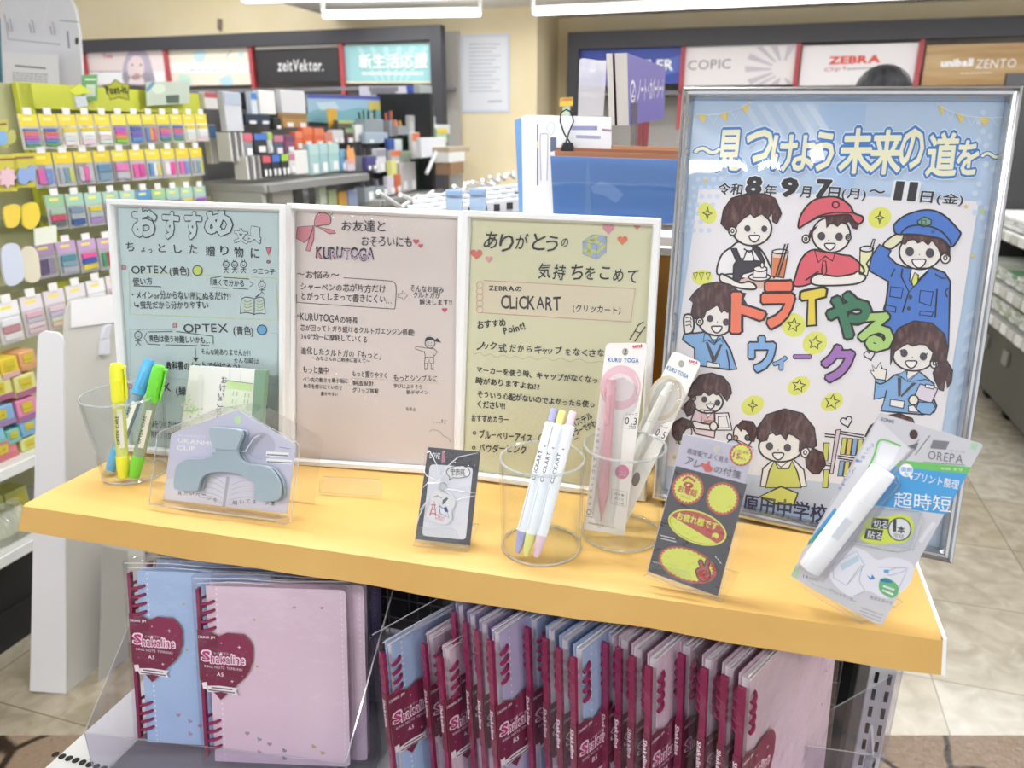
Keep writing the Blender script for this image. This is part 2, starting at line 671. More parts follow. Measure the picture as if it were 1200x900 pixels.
def stone_mat():
    m = bpy.data.materials.new('flagstone')
    m.use_nodes = True
    nt = m.node_tree
    b = nt.nodes['Principled BSDF']
    tc = nt.nodes.new('ShaderNodeTexCoord')
    n0 = nt.nodes.new('ShaderNodeTexNoise')
    n0.inputs['Scale'].default_value = 4
    nt.links.new(tc.outputs['Object'], n0.inputs['Vector'])
    mxv = nt.nodes.new('ShaderNodeMix')
    mxv.data_type = 'RGBA'
    mxv.inputs[0].default_value = 0.12
    nt.links.new(tc.outputs['Object'], mxv.inputs[6])
    nt.links.new(n0.outputs['Color'], mxv.inputs[7])
    vo = nt.nodes.new('ShaderNodeTexVoronoi')
    vo.feature = 'DISTANCE_TO_EDGE'
    vo.inputs['Scale'].default_value = 5
    nt.links.new(mxv.outputs[2], vo.inputs['Vector'])
    v2 = nt.nodes.new('ShaderNodeTexVoronoi')
    v2.inputs['Scale'].default_value = 5
    nt.links.new(mxv.outputs[2], v2.inputs['Vector'])
    r = nt.nodes.new('ShaderNodeValToRGB')
    r.color_ramp.elements[0].color = lin('6E5440')
    r.color_ramp.elements[1].color = lin('8E7C68')
    sep = nt.nodes.new('ShaderNodeSeparateColor')
    nt.links.new(v2.outputs['Color'], sep.inputs[0])
    nt.links.new(sep.outputs[0], r.inputs[0])
    r2 = nt.nodes.new('ShaderNodeValToRGB')
    r2.color_ramp.elements[0].position = 0.02
    r2.color_ramp.elements[0].color = lin('5A5048')
    r2.color_ramp.elements[1].position = 0.05
    r2.color_ramp.elements[1].color = (1, 1, 1, 1)
    nt.links.new(vo.outputs['Distance'], r2.inputs[0])
    mx = nt.nodes.new('ShaderNodeMix')
    mx.data_type = 'RGBA'
    mx.blend_type = 'MULTIPLY'
    mx.inputs[0].default_value = 1
    nt.links.new(r.outputs[0], mx.inputs[6])
    nt.links.new(r2.outputs[0], mx.inputs[7])
    nt.links.new(mx.outputs[2], b.inputs['Base Color'])
    b.inputs['Roughness'].default_value = 0.3
    n2 = nt.nodes.new('ShaderNodeTexNoise')
    n2.inputs['Scale'].default_value = 60
    nt.links.new(tc.outputs['Object'], n2.inputs['Vector'])
    bp = nt.nodes.new('ShaderNodeBump')
    bp.inputs['Strength'].default_value = 0.5
    bp.inputs['Distance'].default_value = 0.01
    nt.links.new(n2.outputs[0], bp.inputs['Height'])
    nt.links.new(bp.outputs[0], b.inputs['Normal'])
    return m
YF = 1.465
struct(MB().quad([(-8, YF, 0), (8, YF, 0), (8, 10, 0), (-8, 10, 0)], floor_mat()).build('floor'))
struct(MB().quad([(-8, -2.5, 0), (8, -2.5, 0), (8, YF, 0), (-8, YF, 0)], stone_mat()).build('floor_entrance'))
# ---- walls
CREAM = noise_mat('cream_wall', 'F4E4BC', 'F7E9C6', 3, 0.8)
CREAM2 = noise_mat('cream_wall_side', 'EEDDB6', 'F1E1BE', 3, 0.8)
C1, C2 = 6.66, 7.4
ZC, ZC2 = 2.38, 3.05
def wallq(s, n0, n1, z0, z1, mat):
    return MB().quad([RM(s, n0, z0), RM(s, n1, z0), RM(s, n1, z1), RM(s, n0, z1)], mat)
nA = on_s(628, 200, C1).dot(E3)
struct(wallq(C1, -9, nA, 0, ZC2, CREAM).build('wall_back'))
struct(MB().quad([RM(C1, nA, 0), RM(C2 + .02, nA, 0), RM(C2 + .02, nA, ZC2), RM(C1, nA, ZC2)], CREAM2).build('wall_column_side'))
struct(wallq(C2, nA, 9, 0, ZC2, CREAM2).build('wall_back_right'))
CEIL = noise_mat('ceiling_board', 'F0EEEA', 'F4F2EE', 6, 0.9)
pS = onz(380, 17, ZC)
nS = pS.dot(E3)
cq = MB()
cq.quad([RM(-3, nS, ZC), RM(C2, nS, ZC), RM(C2, 9, ZC), RM(-3, 9, ZC)], CEIL)
cq.quad([RM(-3, nS, ZC), RM(C2, nS, ZC), RM(C2, nS, ZC2), RM(-3, nS, ZC2)], CEIL)
struct(cq.build('ceiling'))
struct(MB().quad([RM(-3, -9, ZC2), RM(C2, -9, ZC2), RM(C2, nS, ZC2), RM(-3, nS, ZC2)], CEIL).build('ceiling_high'))
# ---- fluorescent lights
TUBE = M('FFFFFF', 0.5, emit=4.5)
HOUSE = M('E9E9E6', 0.5)
def light_bar(a, b, label, power, w=0.10):
    c = (a + b) / 2
    t = thingw('ceiling_light', label, 'light', c, 'strip lights under the ceiling')
    d = (b - a).normalized()
    up = Vector((0, 0, 1))
    h = MB().bar(a + up * 0.034, b + up * 0.034, w * .35, 0.025, HOUSE)
    buildw(h, 'housing', t, bevel=0.008)
    m = MB().bar(a + up * .02, a + up * .1, .03, .03, HOUSE)
    m.bar(b + up * .02, b + up * .1, .03, .03, HOUSE)
    buildw(m, 'end_bracket', t)
    m = MB().bar(a, b, w * .7, 0.034, TUBE)
    buildw(m, 'diffuser', t, bevel=0.012)
    ld = bpy.data.lights.new('lamp', 'AREA')
    ld.shape = 'RECTANGLE'
    ld.size = (b - a).length
    ld.size_y = w
    ld.energy = power * LAMP_POWER
    ld.color = (0.97, 0.985, 1.0)
    lo = bpy.data.objects.new('lamp', ld)
    COL.objects.link(lo)
    lo.parent = t
    lo.location = (0, 0, -0.03)
    lo.rotation_euler = (0, 0, math.atan2(d.y, d.x))
    lu = bpy.data.objects.new('lamp', ld.copy())
    lu.data.energy = ld.energy * .45
    COL.objects.link(lu)
    lu.parent = t
    lu.location = (0, 0, .03)
    lu.rotation_euler = (math.pi, 0, math.atan2(d.y, d.x))
    return t
ZL = ZC - 0.12
a = onz(625, 15, ZL)
light_bar(a, a + E3 * 5.0, 'long strip light along the right half of the back wall', 26)
a = onz(379, 19, ZL); b = onz(563, 16, ZL)
light_bar(a, b, 'strip light whose both ends show, above the turquoise banner', 8)
a = onz(285, 0, ZL); b = onz(548, -6, ZL)
light_bar(a, b, 'strip light cut by the top edge of the photo', 16)
for s in (-0.9, 0.9, 2.7, 4.5):  # unseen strips, added under the low ceiling to light the display
    for n in (-0.75, 1.55):
        light_bar(RM(s, n - 0.62, ZL), RM(s, n + 0.62, ZL), 'unseen strip light added under the low ceiling to light the display', 34)
for s, n in ((1.2, -2.1), (3.2, -2.1), (4.8, -2.1), (5.2, -4.6), (3.0, -5.0)):  # unseen strips, added to brighten the aisle and the upper left wall
    light_bar(RM(s, n - .6, ZC2 - .1), RM(s, n + .6, ZC2 - .1), 'unseen strip light added under the high ceiling over the sticky note aisle', 42 if s > 4 else 80)
# ---- wall shelving with brand banners
DARK = M('3A393E', 0.5)
RED = M('B4474E', 0.5)
def z_at(x, y, s):
    return on_s(x, y, s).z
def shelving(s, x0, x1, ytop, yb, dividers, label, xm, sideleft):
    root = thingw('wall_shelving', label, 'shelving', RM(s - .2, on_s(xm, 100, s).dot(E3), 0))
    ss = s - 0.45
    n0, n1 = on_s(x0, 60, ss).dot(E3), on_s(x1, 60, ss).dot(E3)
    zt, zb = z_at(xm, ytop, ss), z_at(xm, yb, ss)
    m = MB().box(RM(ss + .04, (n0 + n1) / 2, (zt + zb) / 2), (0.08, n1 - n0, zt - zb), DARK, RROOM)
    buildw(m, 'fascia', root)
    n = (n1 - 0.05) if sideleft is False else (n0 + 0.05)
    m = MB().box(RM(ss + .05, n, zt / 2), (0.10, 0.10, zt), DARK, RROOM)
    buildw(m, 'side_post', root)
    for x in dividers:
        nn = on_s(x, 80, ss).dot(E3)
        m = MB().box(RM(ss + .05, nn, zb - 0.33), (0.06, 0.035, 0.66), RED, RROOM)
        buildw(m, 'divider', root)
    m = MB().box(RM(s - .03, (n0 + n1) / 2, zt / 2), (0.04, n1 - n0, zt), M('BDB9B2', 0.6), RROOM)
    buildw(m, 'back_panel', root)
    for k, z in enumerate((0.45, 0.85, 1.2, zb - 0.36)):
        m = MB().box(RM(s - .25, (n0 + n1) / 2, z), (0.36, n1 - n0 - .04, 0.03), M('77757A', 0.5), RROOM)
        buildw(m, 'shelf', root)
    return root
shelving(C1, 40, 517, 38, 54, (97, 193, 293, 399), 'dark grey wall shelving with red dividers left of the cream column', 300, False)
shelving(C2, 665, 1330, 29, 51, (672, 799, 934, 1077, 1230), 'dark grey wall shelving with red dividers right of the cream column', 900, True)
def sign(s, q, bgc, label, paint, group=None):
    """banner panel: q = px left, right, top, bottom"""
    ss = s - 0.40
    xl, xr, yt, yb = q
    a = on_s(xl, yb, ss)
    pl = Plane(a, yaw=-math.degrees(ANG))
    t = thing('banner_panel', label, 'sign', pl.M)
    W = pl.px(xr, (yt + yb) / 2)[0]
    H = pl.px((xl + xr) / 2, yt)[1]
    MB().box((W / 2, H / 2, -0.012), (W, H, 0.02), bgc if not isinstance(bgc, str) else M(bgc, 0.4)).build('panel', t)
    A = Art(pl, 0.0)
    paint(A)
    if A.f:
        A.build('print', t)
    return t
INK = M('26262A', 0.6)
def p_face(A):
    A.poly([(98, 84), (192, 84), (192, 98), (98, 98)], M('FFFFFF', 0.5), 1)
    A.poly(smooth([(147, 98), (144, 80), (150, 62), (161, 57), (172, 62), (178, 80), (180, 98)]), M('C2B8CC', 0.6), 1)
    A.ell((159, 79), 10, 15, M('F3DEDF', 0.6), 2)
    A.poly(smooth([(148, 76), (150, 64), (160, 60), (170, 66), (171, 80), (166, 68), (156, 66)]), M('C2B8CC', 0.6), 2.6)
    A.poly([(153, 88), (166, 88), (170, 98), (150, 98)], M('F3DEDF', 0.6), 2)
    A.ell((155, 76), 1.6, 1, M('7A6A80', 0.6), 3)
    A.ell((165, 76), 1.6, 1, M('7A6A80', 0.6), 3)
    A.ell((160, 87), 3, 1.2, M('C88A92', 0.6), 3)
    A.text('Tom', (121, 68), (132, 68), M('D04A50', 0.5), 2, h=5, bold=.02)
    A.scrib((102, 84), (142, 84), 1, M('9A9AA6', 0.6), 2, 1)
sign(C1, (98, 192, 57, 101), 'F3E4E2', 'pale pink banner with a face framed by long hair, leftmost on the back wall', p_face)
def p_abs(A):
    A.poly([(196, 73), (292, 73), (292, 86), (196, 86)], M('EEEEEE', 0.9, spec=.1), 1)
    A.poly(smooth([(228, 60), (238, 58), (241, 66), (234, 73), (227, 68)]), M('BFD9DE', 0.6), 2)
    A.poly(smooth([(210, 88), (222, 90), (224, 99), (212, 100)]), M('BFE0D0', 0.6), 2)
    A.poly(smooth([(258, 92), (270, 89), (272, 99), (260, 99)]), M('B6D6EA', 0.6), 2)
    A.line([(265, 67), (271, 59)], 1.4, M('B9C2B0', .6), 2)
    A.ell((282, 64), 3, 3, M('B9D4E6', .6), 2)
    A.scrib((222, 82), (280, 82), 1, M('B0B8C4', .6), 2, 1)
sign(C1, (195, 292, 57, 101), M('E9E2D2', .9, spec=.1), 'cream banner with pale blue and green blots beside the black banner', p_abs)
def p_zv(A):
    A.text('zeitVektor.', (326, 83), (379, 83), M('F4F4F4', .5), 2, h=13, bold=.012, slant=0.1)
sign(C1, (302, 397, 57, 97), '2A282A', 'black banner with white script lettering', p_zv)
def p_new(A):
    g, wh = M('3F9C80', .9, spec=.05), M('F4F8F6', .9, spec=.05)
    for i in range(-2, 4):
        A.poly([(455 + i * 6, 97), (457 + i * 6, 97), (455 + i * 16, 54), (449 + i * 16, 54)], M('AFD4D5', .95, spec=.05), 1)
    A.text('新生活応援', (421, 79.5), (501, 78.5), g, 2, h=17.5, bold=.045)
    A.text('新生活応援', (421, 79), (501, 78), wh, 4, h=17, bold=.02)
    A.scrib((425, 86), (495, 86), 1, wh, 3, 2)
    A.poly([(404, 95.5), (510, 95.5), (510, 97.5), (404, 97.5)], M('E9D9B0', .5), 1)
sign(C1, (403, 510, 52, 98), M('9CC8CB', .95, spec=.05), 'turquoise banner with white Japanese headline above the pen racks', p_new)
def p_st(A):
    A.poly([(680, 100), (799, 64), (799, 84), (720, 100)], M('4E66C0', .4), 1)
    A.text('STAEDTLER', (692, 84), (788, 82), M('FFFFFF', .5), 3, h=12, bold=.03)
sign(C2, (677, 798, 56, 100), '2F48A6', 'deep blue banner behind the purple sign board', p_st)
def p_cop(A):
    for i in range(14):
        a = math.radians(360 / 14 * i)
        c, r0, r1 = (917, 81), 13, 44
        if -1 < math.cos(a) < .38 or math.cos(a) < 0:
            A.poly([(c[0] + r0 * math.cos(a - .09), c[1] + r0 * .8 * math.sin(a - .09)), (c[0] + max(r1 * math.cos(a - .1), -44), max(54, min(99, c[1] + r1 * .8 * math.sin(a - .1)))), (c[0] + r1 * math.cos(a + .1), max(54, min(99, c[1] + r1 * .8 * math.sin(a + .1)))), (c[0] + r0 * math.cos(a + .09), c[1] + r0 * .8 * math.sin(a + .09))], M('C9C3CC', .5), 1)
    A.text('COPIC', (806, 82), (856, 80), M('7A7880', .5), 3, h=11)
sign(C2, (801, 932, 53, 101), 'EDE7E8', 'white banner with grey lettering and a radiating fan', p_cop)
def p_zeb(A):
    A.text('ZEBRA', (972, 75), (1030, 73), M('E2574C', .5), 3, h=8, bold=.05)
    A.text('Opt', (966, 84), (992, 81), M('C9564C', .5), 3, h=6)
    A.scrib((993, 81), (1030, 79), 1, M('8A8890', .5), 3, 1.4)
sign(C2, (936, 1075, 52, 101), 'F2EDF0', 'white banner with red capital lettering above the large poster', p_zeb)
def p_uni(A):
    A.text('uniball', (1103, 78), (1139, 77), M('FFFFFF', .5), 3, h=8, bold=.05)
    A.text('ZENTO', (1143, 80), (1190, 79), M('FFFFFF', .5), 3, h=10)
    A.scrib((1126, 86), (1162, 85), 1, M('F4E9D8', .5), 3, 1)
sign(C2, (1079, 1226, 51, 101), noise_mat('bronze_banner', 'B08A55', 'CDAE80', 3, .4, stretch=(.3, 3, 3)), 'bronze banner with white lettering, rightmost on the back wall', p_uni)
# notice on the column
pl = Plane(on_s(540.5, 132, C1 - .008), yaw=-math.degrees(ANG))
t = thing('notice_sheet', 'white notice sheet of small print on the cream column', 'notice', pl.M)
Wn, Hn = pl.px(597, 90)[0], pl.px(570, 40)[1]
MB().box((Wn / 2, Hn / 2, -.001), (Wn, Hn, .003), M('DDE3F4', .5)).build('laminate', t)
A = Art(pl, .001)
A.poly([(543, 43), (594, 43), (594.5, 129), (543.5, 129)], M('EEF0F8', .5), 1)
for i in range(13):
    A.scrib((550, 52 + i * 4.6), (586 - (i % 3) * 5, 51.5 + i * 4.6), 1, M('C2C8D6', .6), 2, 1.2)
A.scrib((572, 119), (588, 118.5), 1, M('B4BACA', .6), 2, 1.6)
A.build('print', t)
# sprinkler like stub on the left wall
m = MB().tube([on_s(257, 22, C1 - .02), on_s(257, 35, C1 - .02)], .02, M('8A7A72', .5))
tag(m.build('pipe_stub'), 'short brown pipe stub above the left wall shelving', 'pipe')
# ================================================================== LEFT RACK OF STICKY NOTES
LIME = M('CDD24A', .5)
STEEL = M('D9D9D6', .45)
NB, NF = -2.2, -1.9                          # peg plane and base front, measured across the aisle
def sn(x, y, n):
    p = on_n(x, y, n)
    return p.dot(D3), p.z
s_near = on_n(-25, 130, NB).dot(D3) - .9
s_far = on_n(228, 130, NB).dot(D3)
rk = thingw('sticky_note_rack', 'tall shop rack with lime green header full of sticky note packets', 'rack', RM((s_near + s_far) / 2, NB, 0))
sm, sl = (s_near + s_far) / 2, s_far - s_near
ztop = sn(150, 106, NB)[1]
buildw(MB().box(RM(sm, NB - .03, ztop / 2), (sl, .05, ztop), M('B9B98E', .6), RROOM), 'back_panel', rk)
s0h = sn(15, 115, NB)[0]
buildw(MB().box(RM((s0h + s_far) / 2, NB + .02, sn(150, 118, NB)[1]), (s_far - s0h, .02, ztop - sn(150, 132, NB)[1]), LIME, RROOM), 'header', rk)
buildw(MB().box(RM(s0h + .02, NB + .02, ztop - .35), (.05, .02, .7), LIME, RROOM), 'side_strip', rk)
buildw(MB().box(RM(sm, (NB + NF) / 2, sn(0, 768, NF)[1] / 2 + .055), (sl, NF - NB, .11), BLACK, RROOM), 'kick_base', rk)
def rack_shelf(x0, y0, nfront, th=.035):
    z = sn(x0, y0, nfront)[1]
    buildw(MB().box(RM(sm, (NB + nfront) / 2, z - th / 2), (sl, nfront - NB, th), STEEL, RROOM), 'shelf', rk)
    buildw(MB().box(RM(sm, nfront + .004, z - th / 2), (sl, .008, th * .8), WHITE, RROOM), 'price_rail', rk)
    return z
zA = rack_shelf(0, 550, -1.93)
zB = rack_shelf(0, 652, NF)
buildw(MB().box(RM(sm, NF - .03, zB / 2), (sl, .04, zB - .04), BLACK, RROOM), 'plinth', rk)
for y in (262, 300, 340):
    z = sn(0, y, NB + .03)[1]
    buildw(MB().box(RM(sm, NB + .03, z), (sl, .012, .02), M('8E9070', .5), RROOM), 'cross_bar', rk)
def sc_col(h):
    return M(h, .5)
PKG = {}
def packet_proto(key, W, H, head, body, strips, tabs):
    """hanging packet: card with coloured header, clear sleeve, rows of pads and a hook tab; local x along the rack, z out"""
    pl = Matrix.Identity(4)
    root = thing('sticky_note_packet', key, 'sticky notes', pl)
    root['category'] = 'sticky notes'
    MB().box((0, H * .5, 0), (W, H, .004), M(body, .5)).build('card', root)
    a = Art(None, .0024).view(0, 0, 1)
    a.poly([(-W * .5, H * .66), (W * .5, H * .66), (W * .5, H), (-W * .5, H)], M(head, .4), 1)
    a.poly([(-W * .3, H * .82), (W * .2, H * .82), (W * .2, H * .9), (-W * .3, H * .9)], M('F4E37A' if head != 'EBD84A' else 'FBE9A0', .4), 2)
    a.build('header_print', root)
    n = len(strips)
    m = MB()
    for i, c in enumerate(strips):
        if tabs == 'rows':
            hh = H * .52 / n
            m.box((0, H * .08 + hh * (i + .5), .005), (W * .76, hh * .86, .006), M(c, .5))
        else:
            ww = W * .8 / n
            m.box((-W * .4 + ww * (i + .5), H * .33, .005), (ww * .86, H * .42, .006), M(c, .5))
    m.build('note_pads', root)
    f = MB()
    f.box((0, H * .33, .0075), (W * .94, H * .64, .011), FILM)
    f.build('clear_sleeve', root)
    MB().box((0, H * 1.08, .004), (W * .42, H * .2, .003), WHITE).build('hook_tag', root)
    return root
ORD = ['first', 'second', 'third', 'fourth', 'fifth', 'sixth', 'seventh', 'eighth', 'ninth', 'tenth', 'eleventh', 'twelfth', 'thirteenth', 'fourteenth']
def row(p0, p1, hpx, n, count, specs, rowname):
    sA, zA_ = sn(p0[0], p0[1], n)
    sB, zB_ = sn(p1[0], p1[1], n)
    Hm = (sn(p0[0], p0[1] - hpx, n)[1] - zA_)
    pitch = (sB - sA) / count
    for i in range(count):
        sp = specs[i % len(specs)]
        s = sA + pitch * (i + .5)
        z = zA_ + (zB_ - zA_) * (i + .5) / count
        P = RM(s, n, z)
        m4 = Matrix(((D3.x, 0, E3.x, P.x), (D3.y, 0, E3.y, P.y), (0, 1, 0, P.z), (0, 0, 0, 1)))
        lab = '%s note packet, %s in the %s' % (sp[0], ORD[i], rowname)
        key = (rowname[:6], i % len(specs))
        if key not in PKG:
            r = packet_proto(lab, pitch * .9, Hm, *sp[1:])
            r.matrix_world = m4
            r['label'] = lab
            r['group'] = 'sticky note packets in the ' + rowname
            PKG[key] = r
        else:
            copy_thing(PKG[key], m4, lab, 'sticky note packets in the ' + rowname)
Y = 'EBD84A'
row((27, 176), (245, 165), 42, -2.05, 12, [
    ('rainbow striped', Y, 'D9D9D4', ['5F9A74', '7A9ACC', 'B868C0', 'D86AA8', 'E8866A', '7286B4'], 'rows'),
    ('blue and pink striped', Y, 'D9D9D4', ['5FA070', '6A92C4', 'D870B8', 'E47A70', '5A74B0'], 'rows'),
    ('mostly yellow', Y, 'F4EFE0', ['F6E8E8', 'D8ECEA', 'F4F2EA', Y], 'rows'),
    ('yellow headed pastel', Y, 'F6F4F0', ['F6D8E4', 'EAF2F6', 'FFFFFF', Y], 'rows'),
    ('mint and peach', Y, 'F8F4F0', ['D0E8D8', 'F4D8DC', 'FFFFFF', Y], 'rows'),
    ('green orange and pink', 'E8DC5A', 'E0E0DA', ['8CCB50', 'F09A50', 'E060B0', 'B070D0'], 'rows'),
    ('blue and violet', 'E8DC5A', 'D8DCE0', ['6890CC', '7A6ABC', '5868A8'], 'rows'),
    ('multicoloured twin', Y, 'D4D8E0', ['7090D0', 'E8A050', 'D87090'], 'cols')], 'top row of the lime rack')
row((42, 221), (240, 205), 42, -2.05, 10, [
    ('pink and blue', 'E6CF40', 'CFCFD2', ['E070B8', '8098D0'], 'cols'),
    ('grey sleeved', 'E8CC38', 'C8CCD0', ['B0B4BC', '78A0B8', 'D0D070'], 'cols'),
    ('hot pink centred', 'E6D048', 'CCC8D0', ['C8C8D0', 'EE68B0', 'C8C8D0'], 'cols'),
    ('slate blue', 'E6CC40', 'C6CCD4', ['88A4BC', '6A94B4'], 'rows'),
    ('rose centred', Y, 'CFC8D0', ['C4C4CC', 'EA80C0'], 'rows'),
    ('magenta', Y, 'D8CCD4', ['E868B0', 'D858A8'], 'cols'),
    ('blue and white twin', Y, 'D0D8DC', ['6A9CC8', 'E8ECEE', 'E8D870'], 'cols'),
    ('pink and white', Y, 'D8D4D8', ['F4F0F4', 'EC58A8'], 'cols')], 'second row of the lime rack')
row((58, 270), (244, 250), 42, -2.05, 10, [
    ('red banded green headed', '9CC8A0', 'C0C4C4', ['6A6A70', 'D85070', 'A8C8B0'], 'rows'),
    ('navy banded mint headed', 'A6D2BE', 'C4CACC', ['4060A0', 'B0B8C0', '8098B0'], 'rows'),
    ('yellow banded mint headed', 'A8D4C4', 'C6C8D0', ['A890C4', 'B8C0C8', 'E0D050'], 'rows'),
    ('violet and pink mint headed', 'A8D0C4', 'C8C4D0', ['D8DCE0', 'E870C0', 'A060C0'], 'rows'),
    ('grey mint headed', 'AED0C4', 'C4CCCC', ['90A8A8', 'C0C8C8'], 'rows'),
    ('blue capped', '5A9AD4', 'D0D8E0', ['A8C0D8', 'C8D0DC'], 'cols')], 'third row of the lime rack')
row((44, 327), (232, 300), 42, -2.03, 9, [
    ('dark violet centred', 'B89CC4', 'B8B4C0', ['6A5A80', '9890A8'], 'cols'),
    ('teal banded lilac headed', 'C8A8D0', 'BCC0CC', ['B8BCC8', '88A8B8', '5A98A8'], 'rows'),
    ('pink and blue lilac headed', 'C8A8D0', 'C0BCC8', ['E0D050', '4060B0', 'EA60A8'], 'rows'),
    ('red and green lilac headed', 'C8A8D0', 'C4C4C8', ['58A078', 'C85058', '6AA080'], 'cols'),
    ('pink and lime lilac headed', 'C8A8D0', 'C0BCC8', ['A8C870', 'EE78B8', 'C8B8D0'], 'rows')], 'fourth row of the lime rack')
row((-62, 425), (150, 360), 54, -1.99, 8, [
    ('pastel tall', 'E4DCE4', 'DAD6DA', ['E0C8A8', 'D0D8C8', 'C8C0D8', 'E8D0D8'], 'rows'),
    ('white and peach tall', 'EAE6EC', 'DCD8DC', ['F0E0D0', 'E8C8D8', 'D8D8EC'], 'rows'),
    ('blue logo white tall', 'F0F0F4', 'E0E0E4', ['E8E4E4', 'C89098', 'F0F0F4'], 'rows'),
    ('pink tall', 'E8E0E8', 'D8D4D8', ['D8C0C4', 'E8D8E0', 'C8C8D0', 'E4B8C8'], 'rows')], 'fifth row of the lime rack')
# header sign with star outline, tags and bags on the header
pl = Plane(on_n(120, 118, NB + .09), yaw=12)
t = thing('header_badge', 'lime star shaped badge with black lettering on the rack header', 'sign', pl.M)
A = Art(pl, 0)
pts = [(135, 93), (142, 98), (152, 99), (150, 108), (151, 117), (139, 114), (129, 117), (126, 108), (121, 100), (130, 99)]
q = [A.L(p) for p in pts]
MB().prism(q, -.006, 0, M('C8CC3C', .5)).build('badge', t)
A.line(pts, 1.2, M('4A5A3A', .5), 1, True)
A.text('Post-it', (125, 110), (149, 109), M('2A2E28', .5), 2, h=8.5, bold=.05)
A.build('lettering', t)
pl = Plane(on_n(97, 118, NB + .05), yaw=90 - math.degrees(ANG))
t = thing('header_card', 'narrow green card with pale block on the rack header', 'card', pl.M)
A = Art(pl, .001)
A.poly([(97, 88), (114, 87), (114, 118), (98, 117)], M('6AA468', .5), 1)
A.poly([(101, 99), (112, 99), (112, 113), (101, 113)], M('C8D8C8', .5), 2)
A.scrib((100, 93), (112, 93), 1, M('DDEBD8', .5), 2, 1.5)
A.build('print', t)
q = [A.L(p) for p in [(97, 88), (114, 87), (114, 118), (98, 117)]]
MB().prism(q, -.003, .001, M('6AA468', .5)).build('card', t)
pl = Plane(on_n(172, 124, NB + .06), yaw=90 - math.degrees(ANG))
t = thing('info_card', 'pale photo card with dark label on the rack header', 'card', pl.M)
A = Art(pl, .001)
A.poly([(194, 112), (210, 111), (210, 121), (195, 121)], M('56685A', .5), 3)
A.line([(172, 106), (180, 97)], 3, M('6A9AB8', .5), 3)
A.ell((186, 104), 8, 6, M('D8E4D0', .5), 2)
A.build('print', t)
q = [A.L(p) for p in [(171, 96), (222, 95), (222, 121), (172, 124)]]
MB().prism(q, -.003, .001, M('C4CFC2', .5)).build('card', t)
# clear bag of pens hanging at the header
pl = Plane(on_n(85, 128, NB + .14), yaw=90 - math.degrees(ANG))
t = thing('sample_bag', 'small clear bag with lime top hanging below the notice sheet', 'bag', pl.M)
A = Art(pl, 0)
q = [A.L(p) for p in [(85, 104), (106, 103), (112, 125), (104, 129), (88, 127)]]
MB().prism(q, -.01, 0, FILM).build('bag', t)
q = [A.L(p) for p in [(79, 106), (92, 98), (107, 108), (87, 112)]]
MB().prism(q, .001, .004, M('D2D844', .5)).build('topper', t)
q = [A.L(p) for p in [(88, 113), (101, 112), (104, 124), (91, 126)]]
MB().prism(q, -.008, -.002, M('D6DEE4', .5)).build('sample', t)
# shaped note pads at the left edge
def cut_pad(pts, n, col, label, sh=True, backc=None):
    pl = Plane(on_n(pts[0][0], max(p[1] for p in pts), n), yaw=90 - math.degrees(ANG))
    t = thing('shaped_note_pad', label, 'sticky notes', pl.M)
    A = Art(pl, 0)
    q = [A.L(p) for p in (smooth(pts) if sh else pts)]
    MB().prism(q, -.006, 0, M(col, .5)).build('pad', t)
    if backc:
        xs, ys = [p[0] for p in pts], [p[1] for p in pts]
        r = [(min(xs) - 3, min(ys) - 13), (max(xs) + 3, min(ys) - 14), (max(xs) + 3, max(ys) + 3), (min(xs) - 3, max(ys) + 4)]
        MB().prism([A.L(p) for p in r], -.014, -.008, M(backc, .5)).build('backing_card', t)
        r2 = [(r[0][0] + 2, r[0][1] + 4), (r[1][0] - 2, r[1][1] + 4), (r[1][0] - 2, r[1][1] + 6.5), (r[0][0] + 2, r[0][1] + 6.5)]
        MB().prism([A.L(p) for p in r2], -.008, -.0075, M('8A5A50', .5)).build('title_strip', t)
    return t
pts = [(9 + (11 if i % 2 == 0 else 8) * math.cos(i * math.pi / 8), 208 + (13 if i % 2 == 0 else 9) * math.sin(i * math.pi / 8)) for i in range(16)]
cut_pad(pts, -2.02, 'E3BFCB', 'pink flower shaped note pad at the left edge', False, 'C9C04A')
cut_pad([(21, 207), (24, 197), (32, 198), (38, 193), (41, 198), (41, 211), (34, 212), (30, 216), (23, 214)], -2.02, '8EA6D8', 'blue cloud shaped note pad beside the pink flower pad', True, 'C9C04A')
cut_pad([(-4, 156), (6, 154), (9, 163), (6, 169), (-4, 170)], -2.02, '82AEDC', 'light blue rounded note pad at the left edge above the flower pad', True, 'C0BE5A')
cut_pad([(10, 154), (17, 153), (19, 163), (14, 168), (9, 168)], -2.06, 'C8C978', 'olive rounded note pad half behind the light blue one', True, None)
cut_pad([(6, 243), (23, 241), (22, 262), (12, 267), (7, 262)], -1.98, 'E8CC50', 'yellow bag shaped note packet with white tape at the left edge', True, None)
cut_pad([(27, 242), (43, 238), (47, 256), (38, 268), (28, 264)], -1.99, 'E6CC48', 'yellow bag shaped note packet nearer the frames', True, None)
cut_pad([(41, 268), (66, 264), (67, 284), (42, 288)], -1.97, 'E4E8DA', 'white and lime shelf card below the yellow packets', False, None)
cut_pad([(3, 292), (22, 288), (28, 325), (8, 333)], -1.97, 'CBD3E4', 'pale blue and pink translucent note packet below the yellow packets', True, None)
cut_pad([(25, 294), (42, 292), (47, 326), (30, 328)], -1.98, 'DCD6C0', 'cream and lilac translucent note packet beside the pale blue one', True, None)
